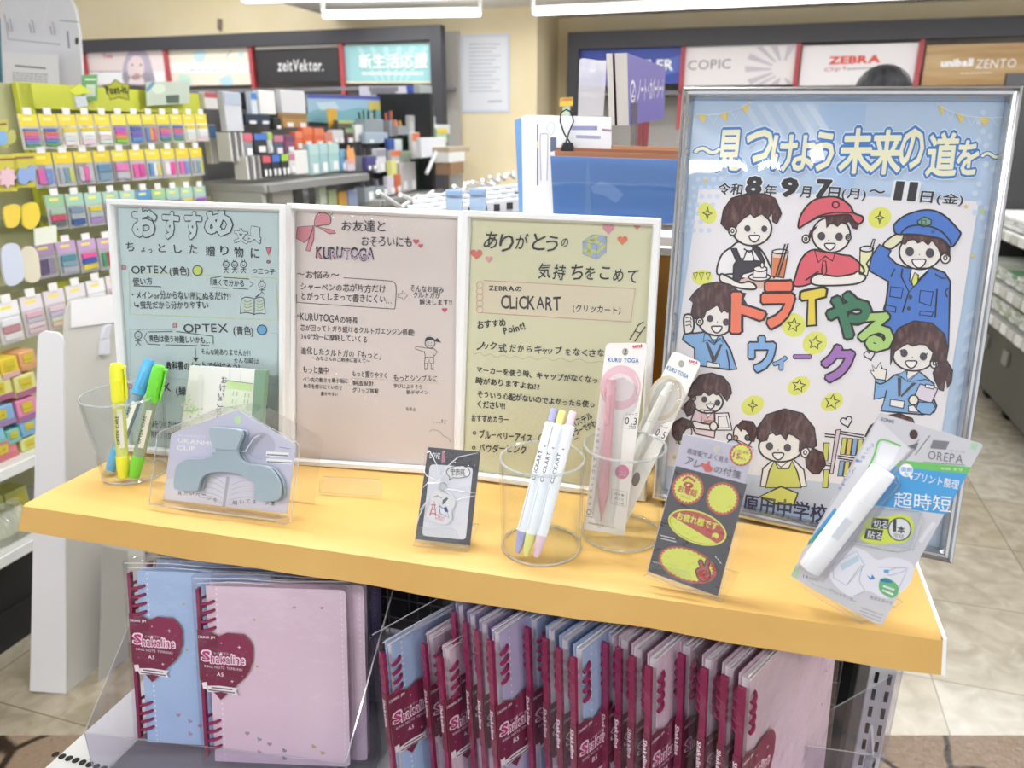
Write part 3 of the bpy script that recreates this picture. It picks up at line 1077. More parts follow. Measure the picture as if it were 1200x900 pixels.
# boxes of note cubes on the lower shelves
def cube_box(x0, y0, x1, y1, n, col, band, label, dep=.07):
    sA, zlo = sn(x0, y1, n)
    sB, _ = sn(x1, (y0 + y1) / 2, n)
    zhi = sn(x0, y0, n)[1]
    P = RM(sA, n, zlo)
    m4 = Matrix(((D3.x, 0, E3.x, P.x), (D3.y, 0, E3.y, P.y), (0, 1, 0, P.z), (0, 0, 0, 1)))
    t = thing('note_cube_box', label, 'sticky notes', m4, 'boxed note cubes on the lower shelf of the lime rack')
    W, H = (sB - sA) * .96, (zhi - zlo) * .96
    MB().box((W / 2, H / 2, -dep / 2), (W, H, dep), M(col, .5)).build('box', t, bevel=.003)
    MB().box((W / 2, H * .16, .0005), (W, H * .26, .003), M(band, .5)).build('band', t)
    a = Art(None, .0022)
    a.poly([(W * .25, H * .4), (W * .75, H * .4), (W * .78, H * .85), (W * .22, H * .85)], M('D2C23A', .5), 1)
    a.text('Post-it', (W * .3, H * .52), (W * .7, H * .52), M('2E3028', .5), 2)
    a.build('badge_print', t)
for (b, c, bd, lb) in [
        ((-30, 428, 2, 456), 'E2C63A', 'E8E0C0', 'deep yellow note cube box at the left edge, top of the pile'),
        ((4, 420, 24, 446), 'E6CC44', 'D8B0B0', 'deep yellow note cube box with blue corner, beside the edge one'),
        ((26, 412, 44, 436), 'E0A878', 'C8986A', 'orange note cube box on the top of the pile'),
        ((-24, 452, 19, 480), 'DDD98A', 'A8688A', 'pale yellow note cube box below the deep yellow ones'),
        ((21, 440, 45, 468), 'E0DC92', 'A8688A', 'pale yellow note cube box nearest the white cardboard stand'),
        ((-22, 484, 22, 511), '8CB4DC', '9A80A8', 'blue note cube box in the middle of the pile'),
        ((24, 468, 46, 497), 'E48CB4', '9A7098', 'pink note cube box in the middle of the pile'),
        ((-24, 510, 10, 530), '8CC4DC', '88B8B0', 'sky blue note cube box in the lower pile'),
        ((11, 504, 26, 522), '7EC0B4', '88B8B0', 'teal note cube box in the lower pile'),
        ((27, 494, 46, 513), '84B4DA', '78A8C8', 'blue note cube box in the lower pile beside the stand'),
        ((-24, 528, 26, 553), 'D88488', 'C87078', 'coral red flat note box at the bottom of the pile'),
        ((28, 514, 46, 534), 'D6D890', 'B8BC70', 'lime yellow note box at the bottom of the pile')]:
    cube_box(*b, -1.97, c, bd, lb)
for (b, c, bd, lb) in [
        ((-20, 588, 14, 650), 'C9C97A', 'B8BC60', 'large olive yellow note packet in the lowest shelf'),
        ((14, 574, 38, 618), 'BFC06A', 'A8A850', 'olive note packet behind the clear bags in the lowest shelf')]:
    cube_box(*b, -2.03, c, bd, lb)
for i, (x, y) in enumerate([(6, 622), (17, 612), (29, 603)]):
    sA, zz = sn(x, y + 16, -1.95)
    pts = []
    t = thingw('clear_bag', ['crumpled clear bag at the left edge of the lowest shelf', 'crumpled clear bag in the middle of the lowest shelf', 'crumpled clear bag nearest the white cardboard stand'][i], 'bag', RM(sA, -1.95, zB))
    m = MB()
    m.lathe([(0.001, 0), (.045, .004), (.052, .03), (.03, .07), (.012, .085), (.02, .1)], clear('bag_film', 'F0F2EA', .1, bump=.6, bscale=30, body=.35, bodyc='E6E8DC'), 14, Matrix.Translation(RM(sA, -1.97, zB)))
    buildw(m, 'bag', t, smooth=True)
    buildw(MB().box(RM(sA, -1.97, zB + .03), (.03, .03, .04), M('C4CC5A', .5), RROOM), 'note_pad', t)
# ---- white board with hooks above the rack and notice sheet
pl = Plane(on_s(2, 130, 2.25), yaw=-math.degrees(ANG) * .3)
t = thing('display_board', 'white board with hooks and rounded corner at the top left', 'display board', pl.M)
A = Art(pl, 0)
out = [(-3, -60), (60, -60), (80, -5), (88, 10), (93, 40), (98, 112), (4, 118)]
MB().prism([A.L(p) for p in out], -.012, 0, M('ECEDF5', .5)).build('board', t)
A.line([(5, 16), (10, 46), (70, 52)], .8, M('8A8A98', .6), 1)
A.line([(70, 24), (92, 26)], .8, M('8A8A98', .6), 1)
A.line([(79, 37), (81, 56)], 1.6, M('6E6E7C', .6), 1)
A.ell((90, 48), 2.2, 4.5, M('4A4438', .6), 1)
A.line([(20, 0), (45, 45)], 1.4, M('F2F2F6', .4), 2)
A.line([(57, 2), (50, 34)], 1.4, M('F2F2F6', .4), 2)
A.build('seams', t)
for (x, y) in [(14, 30), (40, 32), (64, 34)]:
    h = MB()
    u0, v0 = A.L((x, y))
    h.tube([(u0 - .006, v0 + .02, .002), (u0 + .006, v0 + .02, .012), (u0 + .006, v0 - .018, .012), (u0 - .006, v0 - .018, .012), (u0 - .006, v0 + .01, .012)], .0016, M('9A9AA6', .4), 6)
    h.build('wire_hook', t)
pl2 = Plane(on_s(7, 111, 2.2), yaw=-math.degrees(ANG) * .3)
t = thing('paper_notice', 'white paper notice of small print taped over the lime header', 'notice', pl2.M)
A = Art(pl2, .001)
q = [(3, 61), (67, 64), (70, 112), (7, 111)]
MB().prism([A.L(p) for p in q], -.001, .001, M('F8F8FC', .5)).build('sheet', t)
A.scrib((18, 77), (53, 80), 1, M('5A5A62', .6), 1, 1.6)
for i in range(5):
    A.scrib((15, 85 + i * 2.9), (56 - (i == 4) * 30, 87.5 + i * 2.9), 1, M('9A9AA4', .6), 1, .9)
A.scrib((48, 108), (58, 108.5), 1, M('B09090', .6), 1, .8)
A.build('print', t)
pl3 = Plane(on_s(-6, 118, 2.32), yaw=-math.degrees(ANG) * .3)
t = thing('teal_banner', 'teal printed banner strip at the upper left edge', 'sign', pl3.M)
A = Art(pl3, 0)
MB().prism([A.L(p) for p in [(-30, 20), (0, 22), (9, 60), (14, 122), (-30, 122)]], -.004, 0, noise_mat('teal_print', '2E7488', '4E9AAC', 8, .5)).build('strip', t)

print('DBG rack', s_near, s_far)
# ================================================================== PEN RACK BEHIND THE STICKY NOTES
GREY = M('A6A6A3', .5)
DGREY = M('5E5D5C', .6)
CH = M('2F2F31', .5)
def rack_unit(x0, x1, yshelf, label, zshelves, nF=-1.9):
    p0, p1 = on_n(x0, yshelf[0], nF), on_n(x1, yshelf[1], nF)
    s0, s1 = p0.dot(D3), p1.dot(D3)
    z = (p0.z + p1.z) / 2
    r = thingw('pen_rack', label, 'rack', RM((s0 + s1) / 2, nF - .25, 0))
    buildw(MB().box(RM((s0 + s1) / 2, nF - .42, .76), (s1 - s0, .04, 1.52), DGREY, RROOM), 'back_panel', r)
    for zz in zshelves + [z]:
        buildw(MB().box(RM((s0 + s1) / 2, nF - .2, zz - .02), (s1 - s0, .4, .035), GREY, RROOM), 'shelf', r, bevel=.006)
        buildw(MB().box(RM((s0 + s1) / 2, nF + .006, zz - .02), (s1 - s0 - .03, .006, .03), M('8A8A88', .4), RROOM), 'price_rail', r)
    buildw(MB().box(RM((s0 + s1) / 2, nF - .2, .08), (s1 - s0, .4, .16), CH, RROOM), 'kick_base', r)
    print('DBG pen', s0, s1, z)
    return z, s0, s1, r
zP, sP0, sP1, rP = rack_unit(310, 432, (219, 200), 'grey pen rack with thick front shelf behind the sticky note rack', [.2, .55, .85])
buildw(MB().box(RM(sP0 + .02, -2.1, zP - .09), (.03, .36, .14), M('B4B4B0', .5), RROOM), 'shelf_bracket', rP)
zQ, sQ0, sQ1, rQ = rack_unit(446, 520, (238, 218), 'dark pen rack farther back, ending at the cream column', [.2, .55], -1.9)
buildw(MB().box(RM(sQ1 - .06, -2.12, (zQ + 1.62) / 2), (.05, .36, 1.62 - zQ), M('2E3032', .5), RROOM), 'end_panel', rQ)
def item(px, n, col, name, cat, label, tags=1, accent=None, kind='box', dep=.05, group=None):
    x0, y0, x1, y1 = px
    pa, pb = on_n(x0, y1, n), on_n(x1, y1, n)
    zt = on_n((x0 + x1) / 2, y0, n).z
    zb = on_n((x0 + x1) / 2, y1, n).z
    s0, s1 = pa.dot(D3), pb.dot(D3)
    P = RM(s0, n, zb)
    m4 = Matrix(((D3.x, 0, E3.x, P.x), (D3.y, 0, E3.y, P.y), (0, 1, 0, P.z), (0, 0, 0, 1)))
    t = thing(name, label, cat, m4, group)
    W, H = s1 - s0, zt - zb
    if kind == 'box':
        MB().box((W / 2, H / 2, -dep / 2), (W * .94, H, dep), col if not isinstance(col, str) else M(col, .5)).build('case', t, bevel=.004)
        if accent:
            MB().box((W / 2, H * .82, .001), (W * .9, H * .3, .003), M(accent, .5)).build('header', t)
    elif kind == 'pens':
        k = max(3, int(W / .035))
        MB().box((W / 2, H * .28, -dep / 2), (W * .96, H * .56, dep), clear('pen_tub', 'F4F6F6', .1, body=.5, bodyc=col if isinstance(col, str) else 'D8DADC')).build('tub', t)
        cols = accent or ['3A3A44', '4A66B0', 'C84A50', 'E8E8E8']
        for i in range(k):
            x = W * (i + .5) / k
            MB().tube([(x, .01, -dep * .5), (x + random.uniform(-.01, .01), H * random.uniform(.8, 1.0), -dep * random.uniform(.3, .9))], .0065, M(cols[i % len(cols)], .4), 6).build('pen', t)
    elif kind == 'slats':
        k = 5
        for i in range(k):
            MB().box((W * (i + .5) / k, H / 2, -dep / 2), (W * .62 / k, H, dep), M('D6D4CE' if i % 2 == 0 else '74727A', .5)).build('divider', t)
    for i in range(tags):
        x = W * (i + .5) / tags
        MB().box((x, H * .22, .004), (min(.05, W * .5 / tags), H * .3, .002), WHITE).build('price_tag', t)
    return t
PR = 'on the grey pen rack'
LST = [
 ((241, 108, 257, 128), -2.15, 'E4E2E0', 'price_card', 'card', 'white upright card with red spot at the near end of the pen rack', 0, 'C05A60', 'box'),
 ((249, 146, 258, 192), -2.1, 'C4C2B8', 'hanging_pen', 'pen', 'slim hanging pen card with blue foot at the near end of the pen rack', 0, '6A9AD4', 'box'),
 ((266, 108, 287, 154), -2.0, 'C9CCD2', 'leaflet_card', 'card', 'tall leaning leaflet with pale print and yellow foot on the pen rack', 0, 'AEB8C8', 'box'),
 ((271, 155, 288, 189), -2.0, 'C8C8C8', 'divider_block', 'divider', 'upper block of striped dividers on the pen rack', 0, None, 'slats'),
 ((290, 183, 309, 210), -1.97, 'C8C8C8', 'divider_block', 'divider', 'lower block of striped dividers on the pen rack', 0, None, 'slats'),
 ((288, 134, 318, 146), -2.12, '2E3A50', 'pen_case', 'pen case', 'dark navy pen case row above the coloured headers', 2, None, 'box'),
 ((289, 109, 296, 128), -2.2, '2A2C34', 'pen_case', 'pen case', 'small black case on the top hooks near the leaflet', 0, None, 'box'),
 ((296, 108, 303, 134), -2.12, 'D8E4F2', 'hanging_pack', 'pack', 'white hanging pack with bright blue head at the top of the pen rack', 0, '4A8AD8', 'box'),
 ((305, 106, 325, 134), -2.15, 'F4F4F4', 'paper_sheet', 'paper', 'white curled paper sheet at the top of the pen rack', 0, None, 'box'),
 ((330, 106, 360, 133), -2.2, 'ECECF0', 'paper_sheet', 'paper', 'wide white paper sheet beside the blue headed poster', 0, None, 'box'),
 ((332, 133, 362, 150), -2.12, 'B4905A', 'pen_box', 'pen box', 'tan pen boxes in a row above the orange packs', 2, '9A7A46', 'box'),
 ((322, 138, 331, 152), -2.1, '2E2E30', 'pen_case', 'pen case', 'small black case left of the tan boxes', 1, None, 'box'),
 ((287, 156, 298, 184), -2.0, '8A8C96', 'lead_case', 'lead case', 'red headed lead case in the upper coloured row', 1, 'D86A78', 'box'),
 ((299, 156, 315, 180), -2.02, '3A3A3E', 'lead_case', 'lead case', 'black lead case with blue header in the upper coloured row', 1, '4A7ACC', 'box'),
 ((315, 155, 321, 180), -2.02, 'C8CCC8', 'lead_case', 'lead case', 'pale lead case with lime header in the upper coloured row', 1, 'A8C84A', 'box'),
 ((322, 158, 334, 182), -2.04, '5A6478', 'lead_case', 'lead case', 'slate lead case with pink badge left of the purple pack', 1, 'C87A90', 'box'),
 ((335, 158, 347, 180), -2.06, '8E5A78', 'lead_case', 'lead case', 'purple lead case left of the orange packs', 1, '7A4A6A', 'box'),
 ((347, 154, 356, 176), -2.06, 'E0744E', 'refill_pack', 'pack', 'orange refill pack, left of three', 1, 'E88A68', 'box'),
 ((356, 149, 368, 175), -2.06, 'DE6C44', 'refill_pack', 'pack', 'orange refill pack, tall one in the middle', 1, 'E67E58', 'box'),
 ((369, 150, 381, 174), -2.06, 'E0704A', 'refill_pack', 'pack', 'orange refill pack, right of three', 1, 'E68660', 'box'),
 ((381, 155, 391, 172), -2.1, 'D88A78', 'refill_pack', 'pack', 'salmon refill pack beside the orange ones', 1, None, 'box'),
 ((309, 182, 319, 208), -1.96, '343438', 'lead_case', 'lead case', 'black lead case with red header in the front row', 2, 'D05A66', 'box'),
 ((320, 181, 330, 207), -1.96, '34363E', 'lead_case', 'lead case', 'black lead case with blue header in the front row', 2, '4A78C8', 'box'),
 ((331, 180, 340, 206), -1.96, '3A3C3A', 'lead_case', 'lead case', 'black lead case with lime header in the front row', 2, '9CC44A', 'box'),
 ((340, 180, 347, 203), -1.97, 'D0D0D0', 'lead_case', 'lead case', 'small white lead case with pink corner in the front row', 1, 'C87A9A', 'box'),
 ((347, 176, 363, 204), -1.97, 'E4E4E2', 'curled_card', 'card', 'white rounded card leaning in the front row', 0, None, 'box'),
 ((364, 169, 376, 205), -1.98, 'A8C8CA', 'pen_box', 'pen box', 'pale aqua pen box, left of three on the front shelf', 1, 'B8D4D4', 'box'),
 ((376, 168, 386, 203), -1.98, 'A4C6CA', 'pen_box', 'pen box', 'pale aqua pen box, middle of three on the front shelf', 1, 'B4D2D4', 'box'),
 ((387, 168, 399, 201), -1.98, 'A8CCCC', 'pen_box', 'pen box', 'pale aqua pen box, right of three on the front shelf', 1, 'BCD8D4', 'box'),
 ((400, 175, 408, 200), -1.98, '6AA0C8', 'pen_box', 'pen box', 'sky blue slim pen box right of the aqua ones', 1, '88B4D4', 'box'),
 ((408, 187, 417, 200), -1.96, 'D8CCD8', 'eraser_box', 'box', 'white and pink small box below the orange flame shape', 0, 'E8A8A0', 'box'),
 ((390, 152, 404, 168), -2.1, 'D4D4D8', 'lead_case', 'lead case', 'white clustered lead case above the aqua boxes', 2, None, 'box'),
 ((405, 150, 416, 168), -2.12, '5A3A44', 'lead_case', 'lead case', 'dark maroon lead case above the sky blue box', 1, '8AA878', 'box'),
 ((417, 146, 428, 166), -2.12, 'ECECEA', 'pen_box', 'pen box', 'white upright pen box in the middle of the rack', 0, None, 'box'),
 ((396, 141, 415, 152), -2.14, '5C5A50', 'pen_tray', 'tray', 'dark tray with a lime spot below the seaside poster', 0, 'B8C878', 'box'),
 ((428, 127, 450, 155), -2.1, 'C8D4DC', 'pen_tub', 'pen tub', 'clear tub packed with green pens below the yellow poster corner', 0, ['3E5E4A', '4E7458', '2E4A3E', 'C8D0C8'], 'pens'),
 ((428, 155, 456, 168), -2.08, 'A8B8C8', 'pen_tray', 'tray', 'pale blue tray below the green pens', 2, None, 'box'),
 ((424, 168, 444, 200), -2.0, '3A3640', 'pen_tub', 'pen tub', 'dark tub of pens beside the purple case', 2, ['2A2A30', '4A4456', '6A5A50'], 'pens'),
 ((430, 183, 442, 200), -1.94, '4E4A82', 'pen_case', 'pen case', 'purple case with white tags in the front row', 2, None, 'box'),
 ((442, 174, 454, 202), -2.0, 'DCDCE4', 'pen_box', 'pen box', 'white pen box with grey stripe right of the purple case', 1, '9A9AA8', 'box'),
 ((457, 126, 466, 160), -2.1, 'CFCAC0', 'marker_tub', 'pen tub', 'cream tub holding an orange and a dark marker', 0, ['E0744E', '54506A'], 'pens'),
 ((466, 139, 479, 158), -2.06, '8E5A4A', 'marker_tub', 'pen tub', 'brown tub holding orange and yellow markers', 0, ['E8784A', 'F0C04A'], 'pens'),
 ((456, 162, 463, 176), -2.04, '3E5A9C', 'lead_case', 'lead case', 'royal blue small case beside the white cup', 0, None, 'box'),
 ((463, 163, 472, 177), -2.04, 'D8E0E0', 'pen_cup', 'cup', 'white small cup in front of the dark green box', 0, None, 'box'),
 ((472, 158, 483, 176), -2.08, '2E4238', 'pen_box', 'pen box', 'dark green box, upper one', 0, None, 'box'),
 ((482, 173, 490, 188), -2.04, '2E4A42', 'pen_box', 'pen box', 'dark green box, lower one beside the white pen card', 0, None, 'box'),
 ((484, 155, 493, 186), -2.02, 'F0EEEC', 'pen_card', 'pen', 'white pen card with orange tip', 0, 'F0845A', 'box'),
 ((459, 176, 470, 196), -2.0, 'C8C4C8', 'pen_box', 'pen box', 'light grey box with orange band in the far rack', 1, 'E8784A', 'box'),
 ((470, 177, 482, 190), -2.0, 'A8B4A0', 'pen_box', 'pen box', 'sage green box in the far rack', 0, None, 'box'),
 ((470, 190, 489, 224), -1.97, 'C6C6C8', 'pen_box', 'pen box', 'large light grey box in the front of the far rack', 2, None, 'box'),
 ((459, 188, 466, 208), -1.96, 'DCDC8C', 'pen_box', 'pen box', 'pale yellow slim box in the far rack', 0, None, 'box'),
 ((464, 204, 471, 226), -1.95, 'C86A48', 'pen_box', 'pen box', 'rust orange slim box in the far rack', 1, None, 'box'),
 ((455, 206, 465, 228), -1.96, 'D4D0DC', 'pen_box', 'pen box', 'lilac white box in the front of the far rack', 1, None, 'box'),
 ((441, 208, 455, 230), -1.97, '5A3E4A', 'pen_tub', 'pen tub', 'dark maroon tub of pens low in the far rack', 2, ['3A3A3E', '5A5060', '8A8A90'], 'pens'),
 ((428, 205, 441, 236), -1.97, 'A8AEB0', 'pen_tub', 'pen tub', 'grey clear tub of dark pens low in the far rack', 1, ['2E2E34', '44444C'], 'pens'),
 ((490, 184, 508, 220), -2.02, '2C4238', 'display_case', 'box', 'dark green display box behind the slanted pen', 1, None, 'box'),
 ((480, 136, 512, 157), -2.05, 'C9C9C7', 'display_box', 'box', 'grey open display box on top of the dark end panel', 0, 'B4B4B2', 'box'),
 ((509, 146, 528, 157), -1.98, 'D9DEE2', 'clear_bag_pack', 'bag', 'white crumpled bag pack on the right end of the far rack', 0, None, 'box'),
 ((493, 161, 523, 184), -1.86, 'DADDE4', 'notice_board', 'sign', 'white panel of small print on the dark end panel', 0, None, 'box'),
 ((376, 218, 384, 240), -1.97, 'C8D0C0', 'bottle_box', 'box', 'pale bottle shaped box low under the shelf, left', 0, None, 'box'),
 ((386, 222, 396, 242), -1.97, 'A8B890', 'bottle_box', 'box', 'olive box low under the shelf', 0, None, 'box'),
 ((398, 224, 408, 243), -1.97, 'C89A48', 'bottle_box', 'box', 'amber box low under the shelf', 0, None, 'box'),
 ((409, 222, 420, 243), -1.97, '8A98B8', 'bottle_box', 'box', 'blue grey box low under the shelf', 0, None, 'box'),
 ((320, 224, 345, 240), -2.0, 'D0D0CC', 'bag_pack', 'bag', 'white crumpled packs low under the front shelf', 0, None, 'box'),
]
for px, n, col, nm, cat, lab, tg, acc, kd in LST:
    item(px, n, col, nm, cat, lab, tg, acc, kd, dep=.03 if kd == 'box' else .06)
pn = MB().tube([on_n(500, 203, -1.84), on_n(512, 176, -1.84)], .012, M('DCDEE0', .3), 8)
tag(pn.build('slanted_pen'), 'white slanted pen on the dark green display box', 'pen')
fl = Plane(on_n(408, 187, -1.96), yaw=90 - math.degrees(ANG))
t = thing('flame_card', 'orange flame shaped card above the small pink box', 'card', fl.M)
A = Art(fl)
MB().prism([A.L(p) for p in [(408, 187), (407, 178), (409, 170), (411, 175), (414, 173), (416, 182), (416, 187)]], -.006, 0, M('F0A86A', .5)).build('card', t)
# price tags on the front shelf and posters above
pl = Plane(on_n(390, 142, -2.28), yaw=90 - math.degrees(ANG))
t = thing('seaside_poster', 'pale blue seaside poster with violet top band on the pen rack', 'poster', pl.M)
A = Art(pl, 0)
MB().prism([A.L(p) for p in [(360, 110), (446, 113), (446, 143), (362, 143)]], -.006, 0, M('A8CBE4', .5)).build('sheet', t)
A.poly([(360, 110), (446, 113), (446, 117), (360, 115)], M('5A64B4', .5), 1)
A.poly(smooth([(362, 132), (380, 127), (400, 130), (420, 126), (446, 130), (446, 143), (362, 143)], n=3), M('86BCC8', .5), 1)
A.poly([(370, 120), (392, 119), (398, 127), (376, 129)], M('CFE6F4', .5), 2)
A.poly([(431, 119), (446, 119), (446, 129), (432, 129)], M('E4D078', .5), 2)
A.build('print', t)
pl = Plane(on_n(388, 150, -2.2), yaw=90 - math.degrees(ANG))
t = thing('yellow_card', 'amber upright card beside the seaside poster', 'card', pl.M)
A = Art(pl)
MB().prism([A.L(p) for p in [(383, 127), (395, 128), (395, 149), (386, 150)]], -.004, 0, M('E2B040', .5)).build('card', t)
pl = Plane(on_n(430, 140, -2.34), yaw=90 - math.degrees(ANG))
t = thing('back_poster', 'white poster with outlined capitals under the turquoise banner', 'poster', pl.M)
A = Art(pl)
MB().prism([A.L(p) for p in [(421, 101), (476, 101), (480, 145), (424, 145)]], -.004, 0, M('E2E0EC', .5)).build('sheet', t)
A.scrib((433, 104.5), (466, 104.5), 1, M('8A8896', .5), 1, 2.4)
A.scrib((435, 109), (463, 109), 1, M('8A8896', .5), 1, 2.4)
A.build('print', t)
pl = Plane(on_n(480, 120, -2.36), yaw=90 - math.degrees(ANG))
t = thing('blue_card', 'cobalt blue card below the turquoise banner', 'card', pl.M)
A = Art(pl)
MB().prism([A.L(p) for p in [(477, 100), (491, 100), (491, 119), (478, 120)]], -.004, 0, M('3A56B4', .5)).build('card', t)
item((492, 100, 507, 112), -2.24, 'B4BCBE', 'hanging_pack', 'pack', 'small grey pack under the turquoise banner beside the blue card', 0, None)
item((488, 119, 497, 134), -2.2, '6E5044', 'hanging_pack', 'pack', 'small brown pack above the grey open display box', 0, None)
item((497, 121, 509, 135), -2.2, 'A8B89A', 'hanging_pack', 'pack', 'small sage green pack above the grey open display box', 0, None)
item((512, 168, 524, 181), -1.9, 'C8DCC0', 'tag_block', 'pack', 'pale green pack hanging right of the white panel', 0, None)
item((512, 150, 525, 168), -1.92, 'B8CCB0', 'tag_block', 'pack', 'green pack with yellow top right of the far rack', 0, 'E4CC44')
item((526, 172, 552, 178), -1.75, 'B8A890', 'side_table', 'shelf', 'small tan shelf top right of the dark end panel', 0, None, dep=.2)
item((526, 178, 546, 190), -1.75, 'E4E4E2', 'tissue_pack', 'pack', 'white crumpled pack on the small tan shelf', 0, None, dep=.1)
item((528, 190, 544, 204), -1.75, '9A7A5E', 'card_box', 'box', 'brown box under the small tan shelf', 0, None, dep=.1)

# ================================================================== CENTRE RACK BEHIND THE DISPLAY
CR = thingw('hook_rack', 'low white rack of hooks behind the framed sheets', 'rack', SH(.45, .75, 0))
buildw(MB().box(SH(.42, 1.25, .6), (.9, .04, 1.2), M('E2E4E6', .5), RROOM.copy() @ Matrix.Rotation(math.pi / 2, 3, 'Z')), 'back_panel', CR)
def hook(x0, y0, x1, y1, Y):
    a, b = ony(x1, y1, Y + .12), ony(x0, y0, Y)
    m = MB().tube([a + Vector((0, .3, 0)), a, a + (b - a) * .5, b], .0045, M('ECECEC', .35), 8)
    return buildw(m, 'hook', CR, smooth=True)
HK = [((443, 225), (470, 243), 1.5), ((469, 228), (491, 237), 1.5), ((532, 218), (541, 224), 1.62), ((544.5, 215), (562, 223), 1.66), ((554, 213), (573, 221), 1.72), ((565.5, 211), (578, 220), 1.78), ((574, 207), (583, 214), 1.84), ((584, 205), (591, 211), 1.9), ((596, 203), (602, 209), 1.96)]
for a, b, Yk in HK:
    hook(a[0], a[1], b[0], b[1], Yk)
PK = []
def white_pack(x, y, Y, label, wdt=.05, col='DDE1E8', first=None):
    P = ony(x, y, Y)
    m4 = Matrix.Translation(P) @ Matrix.Rotation(-ANG + math.radians(35), 4, 'Z')
    t = thing('refill_packet', label, 'pack', m4, 'white packets on the hooks behind the framed sheets')
    MB().box((0, 0, -.06), (wdt, .008, .12), M(col, .45)).build('packet', t, bevel=.001)
    MB().box((wdt * .1, -.005, -.012), (wdt * .25, .003, .012), M('3C3C42', .5)).build('hook_slot', t)
    MB().box((0, -.0055, -.03), (wdt * .7, .002, .012), M('BCC6D4', .5)).build('label_strip', t)
    return t
GL = 'white refill packet in the crowd on the hooks above the middle frames'
proto = None
for j in range(4):
    for i in range(9):
        x = 488 + i * 15 + j * 5
        y = 246 - j * 6 - i * 1.8
        if x > 612:
            continue
        Yk = 1.38 + .09 * j + i * .012
        if proto is None:
            proto = white_pack(x, y, Yk, GL)
        else:
            copy_thing(proto, Matrix.Translation(ony(x, y, Yk)) @ Matrix.Rotation(-ANG + math.radians(35 + (i * 37 % 13) - 6), 4, 'Z'), GL, 'white packets on the hooks behind the framed sheets')
for (x, y, lab) in [(532, 229, 'pale blue index card, left one among the white packets'), (560, 228, 'pale blue index card, right one among the white packets')]:
    P = ony(x, y, 1.36)
    t = thing('index_card', lab, 'card', Matrix.Translation(P) @ Matrix.Rotation(-ANG, 4, 'Z'))
    MB().box((0, 0, -.04), (.03, .004, .1), M('A9C3E0', .4)).build('card', t)
    MB().box((0, -.003, .004), (.026, .002, .008), M('8FB0D4', .4)).build('tab', t)
buildw(MB().box(ony(720, 266, 1.14), (.36, .28, .012), M('D8DADC', .5), Matrix.Rotation(-ANG, 3, 'Z')), 'file_shelf', CR)
# ---- document files on the same rack
def cards_px(name, label, cat, q, O, yaw, thick, mat, lean=0, group=None, paint=None, partname='board'):
    pl = Plane(O, yaw=yaw, lean=lean)
    t = thing(name, label, cat, pl.M, group)
    A = Art(pl, 0)
    MB().prism([A.L(p) for p in q], -thick, 0, mat).build(partname, t, bevel=.0006)
    if paint:
        paint(A, t)
        if A.f:
            A.build('print', t)
    return t
Yd = 1.18
def p_file(A, t):
    A.line([(630, 146), (630, 217)], 1.6, M('5A5C62', .5), 1)
    A.line([(630, 166), (630, 173)], 1.8, M('D8C87A', .5), 2)
    A.line(smooth([(634, 211), (633, 162), (636, 157), (641, 157), (642, 163), (641, 211)], False), 1.2, M('B4B8BE', .4), 2)
    A.poly([(645, 161), (652, 161), (652, 176), (645, 178)], M('5E6A80', .5), 1)
    A.line(smooth([(640, 150), (645, 143), (650, 148), (646, 158), (640, 150)], False), .8, M('C2C6CE', .5), 1)
    A.scrib((671, 150), (699, 150), 1, M('9A9CC4', .5), 1, 4.5)
    A.scrib((676, 160), (703, 161), 1, M('A8AAC8', .5), 1, 3.5)
    A.scrib((706, 152), (716, 153), 1, M('B89AA0', .5), 1, 2.5)
cards_px('document_file', 'white document file with elastic band and clip slot left of the blue folders', 'file', [(611, 137), (617, 134.5), (716, 137), (716, 260), (613, 260)], ony(613, 255, Yd), -17, .006, M('E2E4E8', .4), paint=p_file)
cards_px('document_file', 'blue file edge peeking out left of the white document file', 'file', [(603, 141), (611, 138), (614, 262), (609, 262)], ony(605, 255, Yd + .02), -17, .012, M('6F9AD0', .4))
def p_blue(A, t):
    f = MB()
    q = [A.L(p) for p in [(644, 181), (802, 186), (800, 262), (648, 262)]]
    f.prism(q, .001, .002, clear('smooth_film', 'FCFCFC', .06))
    f.build('clear_sleeve', t)
    A.poly([(692, 219), (704, 212), (719, 217), (731, 228), (722, 238), (708, 229), (695, 226)], M('6E97D6', .4), 1)
    A.poly([(688, 190), (690, 190), (694, 262), (684, 262)], M('5F8ACA', .4), 1)
bl = cards_px('file_folder', 'bright blue file folder in clear sleeve behind the right framed sheet', 'file folder', [(645, 183), (801, 188), (799, 262), (649, 262)], ony(649, 255, 1.10), -17, .01, M('4B7DC6', .35), paint=p_blue)
for i, (dy, c, lb) in enumerate([(0, 'A9714F', 'brown kraft folder, nearest of the stack behind the blue folder'), (1, '9A6448', 'brown kraft folder, middle of the stack behind the blue folder'), (2, 'B8835E', 'brown kraft folder, farthest of the stack behind the blue folder')]):
    y = 177 - dy * 4
    cards_px('kraft_folder', lb, 'file folder', [(650 + dy * 2, y), (800, y + 4), (800, 262), (652, 262)], ony(652, 255, 1.125 + dy * .02), -17, .006, M(c, .6), group='kraft folders behind the blue folder')
cards_px('clear_folder', 'clear film folder standing above the brown kraft folders', 'file folder', [(648, 168), (800, 166), (800, 262), (650, 262)], ony(652, 255, 1.195), -17, .002, FILM)
